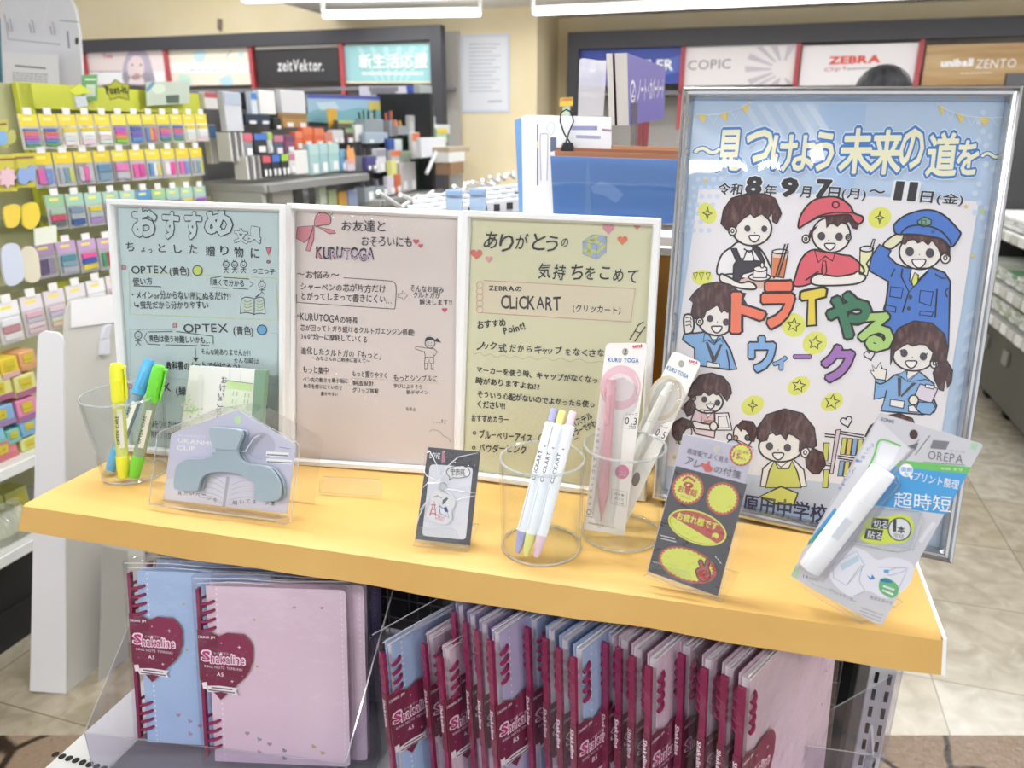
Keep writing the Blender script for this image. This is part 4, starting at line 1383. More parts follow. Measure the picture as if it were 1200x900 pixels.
# binder clip
P = ony(665, 172, 1.15)
t = thingw('binder_clip', 'black binder clip with tall wire handles on the white file', 'clip', P)
k = 1.15 / 880 * 1.02
def wire(pts, r=.0011):
    return MB().tube([P + Vector(((x - 665) * k, dz, (172 - y) * k)) for x, y, dz in pts], r, M('2E2E32', .3, .6), 8)
buildw(wire([(668, 168, 0), (661, 158, 0), (656.5, 146, 0), (657, 137, 0), (663, 133.5, 0), (669, 137, 0), (671, 146, 0), (666, 158, 0), (663, 168, 0)]), 'wire_handle', t, smooth=True)
buildw(wire([(669, 167, .02), (662.5, 158, .02), (660, 149, .02), (663, 143, .02), (669, 142, .02), (671, 150, .02), (667, 167, .02)]), 'wire_handle', t, smooth=True)
m = MB()
m.prism([(-.011, 0), (.011, 0), (.006, .012), (-.006, .012)], -.012, .012, M('222226', .35))
m.v = [tuple(P + Vector((v[0], v[2], v[1] - .006))) for v in m.v]
buildw(m, 'clip_body', t)
# purple sign board
nP = ony(735, 146, 1.34).dot(E3)
pl = Plane(on_n(735, 146, nP), yaw=math.degrees(math.atan2(E3.x, -E3.y)) * 0 + 90 - math.degrees(ANG))
t = thing('aisle_sign', 'violet aisle sign board with white handwriting on edge, above the folders', 'sign', pl.M)
A = Art(pl, 0)
q = [A.L(p) for p in [(735, 62), (780, 79), (778, 139), (737, 147)]]
MB().prism(q, -.02, 0, M('7B72C4', .45), M('E4E0DA', .5)).build('board', t)
wv = M('F4F2FA', .5)
A.lw = .35
A.ell((741.5, 107), 3, 12, None, 1, ink=wv, w=1.2)
A.text('2', (739.5, 114), (743.5, 114), wv, 1, h=18)
A.text('ノート・カバーシート', (747, 117), (777, 113), wv, 1, h=25, bold=.03)
A.build('lettering', t)
MB().prism([A.L(p) for p in [(735, 62), (780, 79), (778, 139), (737, 147)]], -.034, -.024, M('8C4A48', .5), M('EAE6E0', .5)).build('backing', t)
MB().prism([A.L(p) for p in [(738, 121), (746, 119), (746, 188), (738, 190)]], .001, .003, FILM).build('clear_tab', t)
cards_px('clear_sleeve', 'empty clear film sleeve hanging left of the violet sign', 'sleeve', [(679, 70), (683, 68), (711, 72), (707, 136), (677, 136)], ony(690, 136, 1.5), -17, .004, clear('sleeve_film', 'F4F4F6', .1, bump=.5, bscale=25, body=.35, bodyc='F4F4F8'), partname='sleeve')
pc_ = cards_px('price_card', 'small yellow and red price card above the binder clip', 'card', [(656, 115), (671, 114), (671, 124), (656, 125)], ony(660, 130, 2.2), -17, .004, M('E6C24A', .5), paint=lambda A, t: A.line([(657, 117), (670, 116.5)], 2.5, M('C8783C', .5), 1))
MB().box((.008, -.62, -.004), (.02, 1.3, .003), M('C4D8C4', .5)).build('stem', pc_)
for (x, lb) in [(749, 'left dark red divider post behind the violet sign'), (757, 'right dark red divider post behind the violet sign')]:
    pz = ony(x, 143, 2.6)
    m = MB().box((pz.x, pz.y, pz.z / 2), (.018, .02, pz.z), M('8E3A40', .5))
    tag(m.build('divider_post'), lb, 'post')
# ---- far right rack
NR = on_n(1170, 490, 9).dot(E3)
PB = onz(1164, 489, 0.02)
nR = PB.dot(E3)
rr = thingw('stock_rack', 'dark stock rack with shelves of packets at the right edge', 'rack', RM(PB.dot(D3), nR + .3, 0))
s0r, s1r = PB.dot(D3) - .9, PB.dot(D3) + .95
def rz(x, y, n):
    return on_n(x, y, n).z
buildw(MB().box(RM((s0r + s1r) / 2, nR + .5, .85), (s1r - s0r, .04, 1.7), M('3E3E40', .6), RROOM), 'back_panel', rr)
buildw(MB().box(RM(s1r, nR + .25, .85), (.04, .5, 1.7), M('3A3A3C', .6), RROOM), 'end_panel', rr)
SHZ = []
for (x, y) in [(1171, 333), (1164, 369), (1190, 275)]:
    z = rz(x, y, nR)
    SHZ.append(z)
    buildw(MB().box(RM((s0r + s1r) / 2, nR + .22, z - .02), (s1r - s0r, .46, .03), M('B8B8B4', .5), RROOM), 'shelf', rr)
    m = MB()
    for i in range(16):
        m.box(RM(s0r + (s1r - s0r) * (i + .5) / 16, nR - .012, z - .02), ((s1r - s0r) / 16 * .8, .01, .045), WHITE if i % 2 == 0 else M('D4D4CE', .5), RROOM)
    buildw(m, 'price_rail', rr)
bx = thingw('stock_bin', 'dark wheeled stock bin under the right rack', 'bin', RM(PB.dot(D3), nR + .2, 0))
zb = rz(1166, 385, nR)
buildw(MB().box(RM((s0r + s1r) / 2 + .05, nR + .22, zb / 2 + .03), (s1r - s0r - .2, .4, zb - .08), M('55564F', .5), RROOM), 'body', bx, bevel=.01)
for ds in (.2, .55, .9):
    buildw(MB().box(RM(s1r - ds, nR + .012, zb - .1), (.08, .012, .07), M('8A8A84', .4), RROOM), 'latch', bx)
    buildw(MB().lathe([(.001, -.012), (.03, -.012), (.03, .012), (.001, .012)], BLACK, 12, Matrix.Translation(RM(s1r - ds, nR + .08, .03)) @ Matrix.Rotation(math.pi / 2, 4, 'X')), 'caster', bx)
def pile(shelf_z, i0, cnt, cols, lab):
    for i in range(cnt):
        s = s1r - .12 - (i0 + i) * .17
        for j in range(3):
            c = cols[(i + j) % len(cols)]
            t = thingw('stock_packet', '%s packet, %s of the %s pile from the far end, %s' % ({'7FB892': 'green', 'D6DCCB': 'pale green', 'C8D4B4': 'sage', 'EDEEEA': 'white', 'E0E2E0': 'light grey'}[c], ['bottom', 'middle', 'top'][j], ORD[i], lab), 'pack', RM(s, nR + .15, shelf_z + .017 * j))
            buildw(MB().box(RM(s, nR + .17 + .01 * (j % 2), shelf_z + .012 + j * .022), (.15, .26, .02), M(c, .5), RROOM), 'packet', t, bevel=.003)
            buildw(MB().box(RM(s, nR + .035 + .01 * (j % 2), shelf_z + .012 + j * .022), (.08, .004, .012), WHITE, RROOM), 'end_label', t)
pile(SHZ[0], 0, 6, ['D6DCCB', '7FB892', 'D6DCCB', 'EDEEEA'], 'middle right shelf')
pile(SHZ[1], 0, 6, ['C8D4B4', 'D6DCCB', 'EDEEEA'], 'lower right shelf')
pile(SHZ[2], 0, 6, ['EDEEEA', 'E0E2E0'], 'upper right shelf')
# ---- shopper behind the poster: only the crown of the head shows above it
def person(P, Hh):
    k = Hh / 1.64
    t = thingw('person', 'person with short black hair in dark jacket standing behind the large poster', 'person', P)
    V = [(0, 0, .92, .13, .10), (0, 0, 1.12, .125, .095), (0, 0, 1.32, .15, .10), (0, .0, 1.40, .06, .06), (0, -.005, 1.47, .05, .05), (0, -.01, 1.54, .072, .085), (0, -.005, 1.60, .066, .078)]
    E = [(i, i + 1) for i in range(6)]
    for sgn in (-1, 1):
        b = len(V)
        V += [(sgn * .09, 0, .86, .09, .09), (sgn * .10, -.01, .48, .058, .058), (sgn * .10, .02, .09, .04, .04), (sgn * .11, -.09, .04, .035, .03)]
        E += [(0, b), (b, b + 1), (b + 1, b + 2), (b + 2, b + 3)]
        b = len(V)
        V += [(sgn * .19, 0, 1.34, .055, .055), (sgn * .23, .01, 1.08, .042, .042), (sgn * .20, -.12, .90, .03, .03), (sgn * .19, -.17, .86, .026, .02)]
        E += [(2, b), (b, b + 1), (b + 1, b + 2), (b + 2, b + 3)]
        for q in range(4):
            f = len(V)
            V += [(sgn * (.175 + q * .012), -.215, .845 - .003 * q, .009, .009), (sgn * (.172 + q * .012), -.24, .825, .008, .008)]
            E += [(b + 3, f), (f, f + 1)]
        f = len(V)
        V += [(sgn * .165, -.19, .85, .010, .010), (sgn * .155, -.215, .84, .009, .009)]
        E += [(b + 3, f), (f, f + 1)]
    me = bpy.data.meshes.new('body')
    me.from_pydata([tuple(Vector(v[:3]) * k) for v in V], E, [])
    o = bpy.data.objects.new('body', me)
    COL.objects.link(o)
    o.parent = t
    sk = o.modifiers.new('skin', 'SKIN')
    for i, v in enumerate(V):
        d = me.skin_vertices[0].data[i]
        d.radius = (v[3] * k, v[4] * k)
    me.skin_vertices[0].data[0].use_root = True
    sub = o.modifiers.new('sub', 'SUBSURF')
    sub.levels = sub.render_levels = 2
    me.materials.append(M('D9A98C', .6))
    j = MB().lathe([(.13 * k, .86 * k), (.175 * k, .9 * k), (.16 * k, 1.12 * k), (.2 * k, 1.3 * k), (.16 * k, 1.39 * k), (.07 * k, 1.42 * k)], M('2E3240', .8), 24, Matrix.Translation(P) @ Matrix.Diagonal((1.15, .78, 1, 1)))
    buildw(j, 'jacket', t, smooth=True)
    for sgn in (-1, 1):
        buildw(MB().tube([P + Vector(p) * k for p in [(sgn * .17, 0, 1.36), (sgn * .215, .005, 1.2), (sgn * .235, .01, 1.07), (sgn * .205, -.11, .915)]], [.075 * k, .068 * k, .06 * k, .045 * k], M('2E3240', .8), 12), 'sleeve', t, smooth=True)
        buildw(MB().tube([P + Vector(p) * k for p in [(sgn * .085, 0, .92), (sgn * .1, -.01, .48), (sgn * .1, .015, .06)]], [.11 * k, .078 * k, .06 * k], M('3A3C44', .8), 14), 'trouser_leg', t, smooth=True)
    prof = []
    hm = MB()
    R = random.Random(3)
    for i in range(7):
        th = math.pi / 2 * i / 6
        prof.append((.105 * math.cos(th) * k + .0005, (1.55 + .098 * math.sin(th)) * k))
    prof = [(.085 * k, 1.46 * k)] + prof
    hm.lathe(prof, noise_mat('black_hair', '15161A', '2A2A30', 60, .6, bump=.5, stretch=(1, 1, .2)), 24, Matrix.Translation(P + Vector((0, .018, 0))))
    for v in range(len(hm.v)):
        x, y, z = hm.v[v]
        if y < P.y - .03 and z < P.z + 1.585 * k:
            hm.v[v] = (x, P.y - .03, z)
    buildw(hm, 'hair', t, smooth=True)
    hd = MB()
    hd.tube([P + Vector((0, -.095, 1.535)) * k, P + Vector((0, -.115, 1.505)) * k], [.008, .013], M('D9A98C', .6), 8)
    for sgn in (-1, 1):
        hd.lathe([(.001, -.011), (.008, -.008), (.011, 0), (.008, .008), (.001, .011)], M('20201F', .3), 10, Matrix.Translation(P + Vector((sgn * .033, -.088, 1.55)) * k))
        hd.lathe([(.001, -.03), (.014, -.02), (.018, 0), (.012, .025), (.001, .03)], M('D9A98C', .6), 8, Matrix.Translation(P + Vector((sgn * .098, 0, 1.53)) * k))
    hd.box(P + Vector((0, -.094, 1.475)) * k, (.045, .01, .008), M('B4665C', .6))
    buildw(hd, 'face', t)
    return t
PP = ony(1036, 78, 3.2)
person(Vector((PP.x, 3.2, 0)), PP.z).rotation_euler = (0, 0, math.pi)
# ================================================================== DISPLAY SHELF
YEL = noise_mat('yellow_paper', 'D2A75C', 'D8AF66', 4, .5, bump=.25, bscale=5, stretch=(1, 2, 1))
SD = .30                                      # depth of the shelf
sh = thingw('display_shelf', 'long shelf board wrapped in yellow orange paper', 'shelf', SH(.46, .15, ZS - .03))
LD = .0015
def shelf_mesh():
    m = MB()
    dl = D3 * SD
    bl, br = onz(21.3, 622.7, ZS - .031), onz(1103, 791.4, ZS - .031)
    N = 40
    rows = []
    R = random.Random(5)
    for i in range(N + 1):
        t = i / N
        tl = FL.lerp(FR, t)
        bt = bl.lerp(br, t)
        back = tl + dl
        wv = .0012 * math.sin(t * 19) + .0008 * math.sin(t * 43 + 1)
        mid = tl.lerp(back, .10) + Vector((0, 0, .0006 * math.sin(t * 11 + 2)))
        e1 = tl + D3 * .004
        e2 = tl - Vector((0, 0, .004)) + (bt - tl).normalized() * .001
        lo = bt + Vector((0, 0, wv))
        under = lo + D3 * .03
        rows.append([back, tl.lerp(back, .55), mid, e1, tl + (bt - tl) * .06, tl.lerp(bt, .5) + Vector((0, 0, wv * .3)), lo, under])
    vs = [p for r in rows for p in r]
    k = len(rows[0])
    fs = [(i * k + j, (i + 1) * k + j, (i + 1) * k + j + 1, i * k + j + 1) for i in range(N) for j in range(k - 1)]
    m.add(vs, fs, YEL)
    m.add(rows[0], [tuple(range(k))], YEL)
    return m, bl, br
m, sbl, sbr = shelf_mesh()
o = buildw(m, 'paper_cover', sh, smooth=True, recalc=True)
b = MB()
c = [FL + D3 * .006 + E3 * .004, FR + D3 * .006 + E3 * .0025, FR + D3 * SD + E3 * .0025, FL + D3 * SD + E3 * .004]
lo_ = [p - Vector((0, 0, .030)) for p in c]
up_ = [p - Vector((0, 0, .0012)) for p in c]
b.add(up_ + lo_, [(0, 1, 2, 3), (7, 6, 5, 4), (0, 4, 5, 1), (1, 5, 6, 2), (2, 6, 7, 3), (3, 7, 4, 0)], WHITE)
buildw(b, 'board', sh)
e = MB()
e.add([FR + Vector((0, 0, .0002)), FR + D3 * SD + Vector((0, 0, .0002)), FR + D3 * SD - Vector((0, 0, .03)), sbr, FR + E3 * .003, FR + E3 * .003 + D3 * SD, FR + E3 * .003 + D3 * SD - Vector((0, 0, .03)), sbr + E3 * .003], [(4, 5, 6, 7), (0, 1, 5, 4), (0, 4, 7, 3)], WHITE)
buildw(e, 'white_end_edge', sh)
# yellow back board the frames lean on
zbb = 1.268
bb = thingw('back_board', 'yellow covered back board with white top edge behind the frames', 'board', SH(.46, SD + .01, ZS))
bm_ = MB()
def bbq(s, q, z):
    return FL + E3 * s + D3 * q + Vector((0, 0, z - ZS))
L_ = (FR - FL).length
buildw(MB().box((SH(.02, SD + .012, 0) + SH(.9, SD + .012, 0)) / 2 + Vector((0, 0, (ZS - .03 + zbb) / 2)), (.012, .88, zbb - ZS + .03), noise_mat('yellow_board', 'C98F3C', 'D29A46', 5, .5), RROOM), 'panel', bb)
buildw(MB().box((SH(.02, SD + .012, 0) + SH(.9, SD + .012, 0)) / 2 + Vector((0, 0, zbb + .004)), (.018, .884, .008), WHITE, RROOM), 'top_edge', bb)
# gondola that carries the shelf
gd = thingw('display_gondola', 'white slotted shop fixture carrying the yellow shelf', 'fixture', SH(.46, SD, 0))
GW = M('DEDEDC', .4)
SLOT = M('141414', .7)
pr = onz(1035, 790, ZS - .234)
def post(s):
    p = MB()
    c = SH(s, SD - .005, 0)
    p.box(c + Vector((0, 0, (ZS - .035) / 2)), (.03, .030, ZS - .035), GW, RROOM)
    p.box(c + Vector((0, 0, (ZS - .035) / 2)) - E3 * .021, (.03, .012, ZS - .035), M('6E6C66', .5), RROOM)
    buildw(p, 'post', gd, bevel=.002)
    m = MB()
    for i in range(38):
        z = ZS - .05 - i * .025
        for k in (-.007, .007):
            m.box(c + Vector((0, 0, z)) - D3 * .0152 + E3 * (k + .001), (.001, .0042, .015), SLOT, RROOM)
    buildw(m, 'post_slots', gd)
spost = (pr - FL).dot(E3)
post(.938)
post(.03)
ZB = .672
buildw(MB().box(SH(.435, .15, ZB - .012), (.46, .9, .024), GW, RROOM), 'base_shelf', gd, bevel=.004)
hm = MB()
for i in range(40):
    p = onz(65 + 11 * 0, 884, ZB + .0006) + E3 * .0105 * i
    hm.lathe([(.0045, 0), (.0001, .0001)], SLOT, 10, Matrix.Translation(p))
buildw(hm, 'base_holes', gd)
buildw(MB().box(SH(.475, SD + .035, .5), (.01, .93, 1.0), M('1A1A1C', .7), RROOM), 'back_panel', gd)
nm = MB()
for i in range(25):
    s = .06 + i * .035
    nm.tube([SH(s, SD + .02, ZB), SH(s, SD + .02, ZS - .035)], .0014, M('6A6A6C', .4), 5)
for i in range(9):
    z = ZB + .03 + i * .034
    nm.tube([SH(.05, SD + .018, z), SH(.9, SD + .018, z)], .0014, M('6A6A6C', .4), 5)
o = buildw(nm, 'wire_net', gd)
buildw(MB().box(SH(.46, .22, (ZB - .03) / 2), (.3, .86, ZB - .03), M('C9C9C6', .5), RROOM), 'lower_cabinet', gd)
# ================================================================== CARDBOARD STAND ON THE LEFT
st = thingw('cardboard_stand', 'tall white cardboard stand beside the left end of the shelf', 'stand', onz(60, 812, 0))
CW = M('E8E8EA', .6)
CG = M('C6C5BF', .7)
Fr = onz(77, 813, 0)
Yst = Fr.y
def ys(x, y, dy=0):
    return ony(x, y, Yst + dy)
m = MB()
fr = [ys(35, 810), ys(77, 813), ys(74, 402), ys(72, 394), ys(67, 390), ys(51, 388), ys(46, 391), ys(44, 398)]
n = len(fr)
bk = [p + Vector((0, .006, 0)) for p in fr]
m.add(fr + bk, [tuple(range(n)), tuple(range(2 * n - 1, n - 1, -1))] + [(i, (i + 1) % n, n + (i + 1) % n, n + i) for i in range(n)], CW)
buildw(m, 'front_flap', st)
nS_ = Fr.dot(E3)
def yn(x, y, dn=0):
    return on_n(x, y, nS_ + dn)
side = [yn(77.5, 813), yn(119, 789), yn(142, 770), yn(170, 740), yn(170, 350), yn(140, 344), yn(90, 350), yn(82, 354), yn(78, 364), yn(75, 404)]
m = MB()
n = len(side)
bk = [p - E3 * .006 for p in side]
m.add(side + bk, [tuple(range(n)), tuple(range(2 * n - 1, n - 1, -1))] + [(i, (i + 1) % n, n + (i + 1) % n, n + i) for i in range(n)], CG)
buildw(m, 'side_panel', st)
m = MB()
fl = [yn(83, 352, .004), yn(140, 345, .004), yn(140, 377, .004), yn(84, 384, .004)]
m.add(fl + [p - E3 * .003 for p in fl], [(0, 1, 2, 3), (0, 4, 5, 1), (1, 5, 6, 2), (2, 6, 7, 3), (3, 7, 4, 0)], CW)
buildw(m, 'fold_flap', st)
m = MB()
for q in ([(124, 383), (131, 380), (128, 396), (121, 397)], [(120.5, 398), (129, 396), (129, 414), (120, 416)]):
    tb = [yn(x, y, .012) for x, y in q]
    m.add(tb + [p - E3 * .012 for p in tb], [(0, 1, 2, 3), (0, 4, 5, 1), (1, 5, 6, 2), (2, 6, 7, 3), (3, 7, 4, 0)], M('D2D4DC', .5))
buildw(m, 'tab', st)
m = MB()
inn = [yn(121, 640, .05), yn(150, 646, .05), yn(150, 772, .05), yn(138, 780, .05), yn(117, 803, .05)]
m.add(inn + [p - E3 * .005 for p in inn], [(0, 1, 2, 3, 4), (9, 8, 7, 6, 5)] + [(i, (i + 1) % 5, 5 + (i + 1) % 5, 5 + i) for i in range(5)], M('A8A7A2', .7))  # grey darkened so the flap's shade sits in its colour
buildw(m, 'inner_flap', st)
# ================================================================== FRAMED HAND-WRITTEN SHEETS
FRW = M('ECEEEF', .35)
K = M('2A2C30', .55)
def frame(O, yaw, lean, corners, bw, mat, label, paper, depth=.010, prof=None, wave=0):
    pl = Plane(O, yaw=yaw, lean=lean)
    t = thing('picture_frame', label, 'framed sheet', pl.M)
    q = [pl.px(*c) for c in corners]          # TL TR BR BL
    c0 = Vector((sum(p[0] for p in q) / 4, sum(p[1] for p in q) / 4))
    inn = []
    for i, p in enumerate(q):
        sx = bw if p[0] < c0.x else -bw
        sy = bw if p[1] < c0.y else -bw
        inn.append((p[0] + sx, p[1] + sy))
    m = MB()
    m.ring(q, inn, prof or [(0, -.006), (0, depth * .7), (.18, depth), (.75, depth), (1, depth * .55), (1, .0005)], mat)
    m.build('frame', t)
    inn2 = [(p[0] + (-.001 if p[0] < c0.x else .001), p[1] + (-.001 if p[1] < c0.y else .001)) for p in inn]
    MB().prism(inn2, -.005, 0, paper).build('paper', t)
    cq = [Vector((p[0] + (.0006 if p[0] < c0.x else -.0006), p[1] + (.0006 if p[1] < c0.y else -.0006), 0)) for p in inn]
    if wave:
        m = MB()
        N = 36
        for i in range(N + 1):
            for j in range(N + 1):
                x, y = j / N, i / N
                p = cq[0].lerp(cq[1], x).lerp(cq[3].lerp(cq[2], x), y)
                e = min(1, 8 * min(x, 1 - x, y, 1 - y))
                z = .0046 + wave * e * (math.sin(7 * x - 4 * y + 1) + .6 * math.sin(3.2 * x + 8.5 * y) + .5 * math.sin(11 * (x - .95) ** 2 * 3 + 9 * y))
                m.v.append((p.x, p.y, max(z, .0024)))
        m.f = [(i * (N + 1) + j, i * (N + 1) + j + 1, (i + 1) * (N + 1) + j + 1, (i + 1) * (N + 1) + j) for i in range(N) for j in range(N)]
        m.mi(clear('poster_sheet', 'FDFDFD', .03, boost=1.0))
        m.m = [0] * len(m.f)
        m.build('clear_cover', t, smooth=True)
    else:
        MB().prism([(p.x, p.y) for p in cq], .0040, .0046, SHEET).build('clear_cover', t)
    return t, pl, inn
PINK = M('D9707A', .6)
def stick(A, x, y, s=1.0, ink=K):
    A.ell((x, y), 3.6 * s, 3.6 * s, None, 1, ink=ink, w=.8)
    A.line([(x - 1.2 * s, y + 1 * s), (x, y + 1.6 * s), (x + 1.2 * s, y + 1 * s)], .6, ink, 2)
    A.ell((x - 1.2 * s, y - .8 * s), .4, .4, ink, 2, n=6)
    A.ell((x + 1.2 * s, y - .8 * s), .4, .4, ink, 2, n=6)
    A.line([(x - 1, y - 3.5 * s), (x - 1.6, y - 5.5 * s)], .6, ink, 2)
    A.line([(x + 1, y - 3.5 * s), (x + 1.2, y - 5.6 * s)], .6, ink, 2)
    A.line([(x, y + 3.8 * s), (x, y + 7 * s)], .7, ink, 2)
    A.line([(x - 3 * s, y + 5.4 * s), (x + 3 * s, y + 5 * s)], .7, ink, 2)
    A.line([(x - 2.6 * s, y + 10 * s), (x, y + 7 * s), (x + 2.6 * s, y + 10 * s)], .7, ink, 2)
# --- 1 turquoise sheet
BLUP = M('C6DBDD', .6)
t1, pl1, _ = frame((-.4951, .8867, ZS), -10.5, 9.3, [(129.5, 233.5), (338, 240), (337, 547), (149, 527)], .0085, FRW, 'white framed turquoise handwritten sheet with bubble letters, leftmost frame', BLUP)
A = Art(pl1, .0006)
A.jit = .07
def bubble(txt, p0, p1, h, fill=BLUP):
    A.text(txt, p0, p1, K, 2, h=h, bold=.072)
    A.text(txt, p0, p1, fill, 4, h=h, bold=.040)
bubble('お', (158, 273), (182, 274), 30)
bubble('す', (191, 276), (210, 277), 31)
bubble('す', (218, 277), (237, 277), 31)
bubble('め', (243, 273), (270, 274), 25)
bubble('文', (275, 282), (290, 283), 16)
bubble('具', (292.5, 281), (305, 282), 16)
A.view(130, 240, 5.58)
for ch, x, y, h in [('ち', 128, 300, 60), ('ょ', 212, 306, 34), ('っ', 260, 316, 28), ('と', 335, 306, 52), ('し', 440, 312, 60), ('た', 540, 318, 62), ('贈', 652, 330, 68), ('り', 745, 326, 60), ('物', 838, 336, 66), ('に', 945, 345, 62)]:
    A.text(ch, (x - h * .42, y), (x + h * .42, y), K, 2, h=h * .95)
A.poly([(1014, 278), (1050, 278), (1030, 330)], PINK, 1)
A.line([(1014, 278), (1050, 278), (1030, 330)], 5, K, 2, True)
A.ell((1030, 372), 11, 9, PINK, 1, ink=K, w=4)
A.view(0, 0, 1)
for x in (265, 275, 285.5):
    stick(A, x, 310)
A.text('つ三つ子', (296, 320), (322, 321), K, 2, h=6)
def sqb(x, y):
    A.poly([(x - 2, y - 2.4), (x + 2, y - 2.4), (x + 2, y + 2.4), (x - 2, y + 2.4)], M('D98A90', .6), 1)
    A.line([(x - 2, y - 2.4), (x + 2, y - 2.4), (x + 2, y + 2.4), (x - 2, y + 2.4)], .7, K, 2, True)
sqb(145, 313)
A.text('OPTEX', (155, 320), (196, 320), K, 2, h=8.5)
A.text('(黄色)', (199, 322), (222, 322), K, 2, h=12, bold=.006)
A.ell((231.5, 317), 5.6, 5.6, M('C6DF62', .6), 1, ink=K, w=1)
A.text('使い方', (156, 333), (179, 333), K, 2, h=9, bold=.004)
A.line([(157, 335), (189, 336)], .8, K, 2)
def yellow_box(q):
    A.line(q, .9, M('D4DE9C', .6), 1, True)
yellow_box([(151, 319), (323, 326), (326, 375), (152, 368)])
A.text('・メインor分からない所にぬるだけ!!', (155, 349), (270, 351), K, 2, h=9, bold=.006)
A.text('↳蛍光だから分かりやすい', (158, 361), (244, 361), K, 2, h=9, bold=.006)
for seg in ([(247, 326), (259, 324)], [(262, 325), (292, 327)], [(247, 326), (247, 334)], [(249, 337), (267, 338)], [(273, 338), (291, 339)], [(293, 330), (297, 333), (293, 336)]):
    A.line(seg, .7, K, 2)
A.text('遠くで分かる', (249, 334), (286, 335), K, 2, h=8)
stick(A, 307, 334, 1.1)
bk = [(283, 350), (288, 348), (297, 349.5), (298, 351), (299, 349.5), (306, 348), (309, 349.5), (311, 368), (305, 367), (299, 368), (298, 369), (296, 367.5), (288, 366), (281.5, 367.5)]
A.line(bk, .8, K, 2, True)
A.line([(298, 351), (298, 369)], .7, K, 2)
for i in range(4):
    A.line(smooth([(286, 352 + i * 3.6), (290, 354 + i * 3.4), (295, 351.6 + i * 3.6)], False, 3), .8, M('B4B84A', .6), 1)
    A.line(smooth([(301, 352 + i * 3.6), (304, 354 + i * 3.4), (308, 351.6 + i * 3.6)], False, 3), .8, M('B4B84A', .6), 1)
A.line([(304, 345), (300, 348)], 1.2, K, 2)
sqb(205, 381)
A.text('OPTEX', (216, 389), (267, 389), K, 2, h=9.5)
A.text('(青色)', (274, 391), (297, 392), K, 2, h=12, bold=.006)
A.ell((307, 386.5), 5.6, 5.6, M('64AEDC', .6), 1, ink=K, w=1)
A.line([(151, 386), (205, 386)], .5, M('8FA9B4', .6), 1)
A.line([(152, 388), (153, 441), (325, 451), (326, 391), (316, 390)], .5, M('9FB9C0', .6), 1)
stick(A, 162, 393, 1.2)
A.line([(172, 390), (169, 396), (173, 402)], .7, K, 2)
for seg in ([(173, 389), (202, 388.5)], [(207, 388.5), (250, 394)], [(250, 394), (250, 403)], [(173, 403), (187, 404)], [(194, 404), (231, 405)], [(235, 404), (245, 405)]):
    A.line(seg, .7, K, 2)
A.text('青色は使う時難しいかも…', (175, 400), (246, 402), K, 2, h=8, bold=.003)
A.line([(229, 408), (229, 419)], .9, K, 2)
A.poly([(226, 419), (233, 419), (229.5, 424)], K, 2)
A.text('そんな時ありませんか??', (236, 415), (294, 417), K, 2, h=7.5)
A.text('そんな時は…', (274, 424.5), (309, 427), K, 2, h=7)
A.text('教科書の', (195, 432), (222, 433), K, 2, h=10, bold=.012)
A.text('ノートで分けるう!', (222, 431), (281, 433), K, 2, h=8, bold=.008)
sqb(152, 453)
A.text('OPTEX', (158, 459), (200, 458), K, 2, h=9)
A.text('(緑', (207, 462), (218, 462), K, 2, h=12, bold=.008)
A.text('線をひくだけで', (176, 500), (213, 502), K, 2, h=9, bold=.006)
A.text('「教材がわかる', (175, 512), (206, 514), K, 2, h=9)
A.line([(313, 461), (320, 461), (319, 490)], .5, M('C8D6A8', .6), 1)
stick(A, 309, 477, 1.0)
A.build('handwriting', t1)
# --- 2 pink beige sheet
PKP = M('E4D8D4', .6)
t2, pl2_, _ = frame((-.2794, .8587, ZS), -10.8, 11.5, [(339.6, 238.7), (546, 248), (541, 556), (340, 543)], .0085, FRW, 'white framed pink beige handwritten sheet with red bow, middle frame', PKP)
A = Art(pl2_, .0006)
A.jit = .07
A.view(335, 235, 5.456)
rb = M('D98A94', .6)
A.poly(smooth([(185, 160), (195, 95), (240, 75), (285, 105), (280, 150), (230, 158)]), rb, 1)
A.line(smooth([(185, 160), (195, 95), (240, 75), (285, 105), (280, 150), (230, 158)]), 4, K, 2, True)
A.poly([(75, 170), (178, 160), (150, 240), (118, 270), (66, 240)], rb, 1)
A.line([(75, 170), (178, 160), (150, 240), (118, 270), (66, 240)], 4, K, 2, True)
A.poly([(160, 215), (182, 165), (178, 250), (152, 325), (128, 318)], rb, 1)
A.line([(160, 215), (182, 165), (178, 250), (152, 325), (128, 318)], 4, K, 2, True)
A.poly([(190, 165), (310, 190), (318, 210), (280, 212)], rb, 1)
A.line([(190, 165), (310, 190), (318, 210), (280, 212)], 4, K, 2, True)
A.line([(285, 95), (325, 65), (260, 62)], 4, K, 2)
A.text('お友達と', (358, 190), (635, 195), K, 3, h=70)
A.text('おそろいにも', (485, 285), (805, 292), K, 3, h=60)
RH = M('D0566A', .6)
A.heart((833, 262), 20, RH, 2)
A.heart((863, 290), 16, RH, 2)
A.heart((1016, 700), 18, RH, 2)
A.text('KURUTOGA', (195, 368), (562, 378), K, 2, h=70, bold=.045)
A.text('K', (197, 368), (230, 368), M('E08AA0', .6), 4, h=60)
A.text('URUTOGA', (246, 368), (560, 378), M('D2B9D6', .6), 4, h=60, bold=-.006)
A.text('〜お悩み〜', (72, 490), (340, 494), K, 2, h=48)
A.line(smooth([(370, 494), (640, 512), (690, 522), (705, 560), (700, 670), (690, 692), (640, 690), (90, 652), (70, 640), (68, 600)], False, 4), 3.5, K, 2)
A.text('シャーペンの芯が片方だけ', (95, 570), (638, 585), K, 2, h=50)
A.text('とがってしまって書きにくい…', (100, 628), (675, 655), K, 2, h=50)
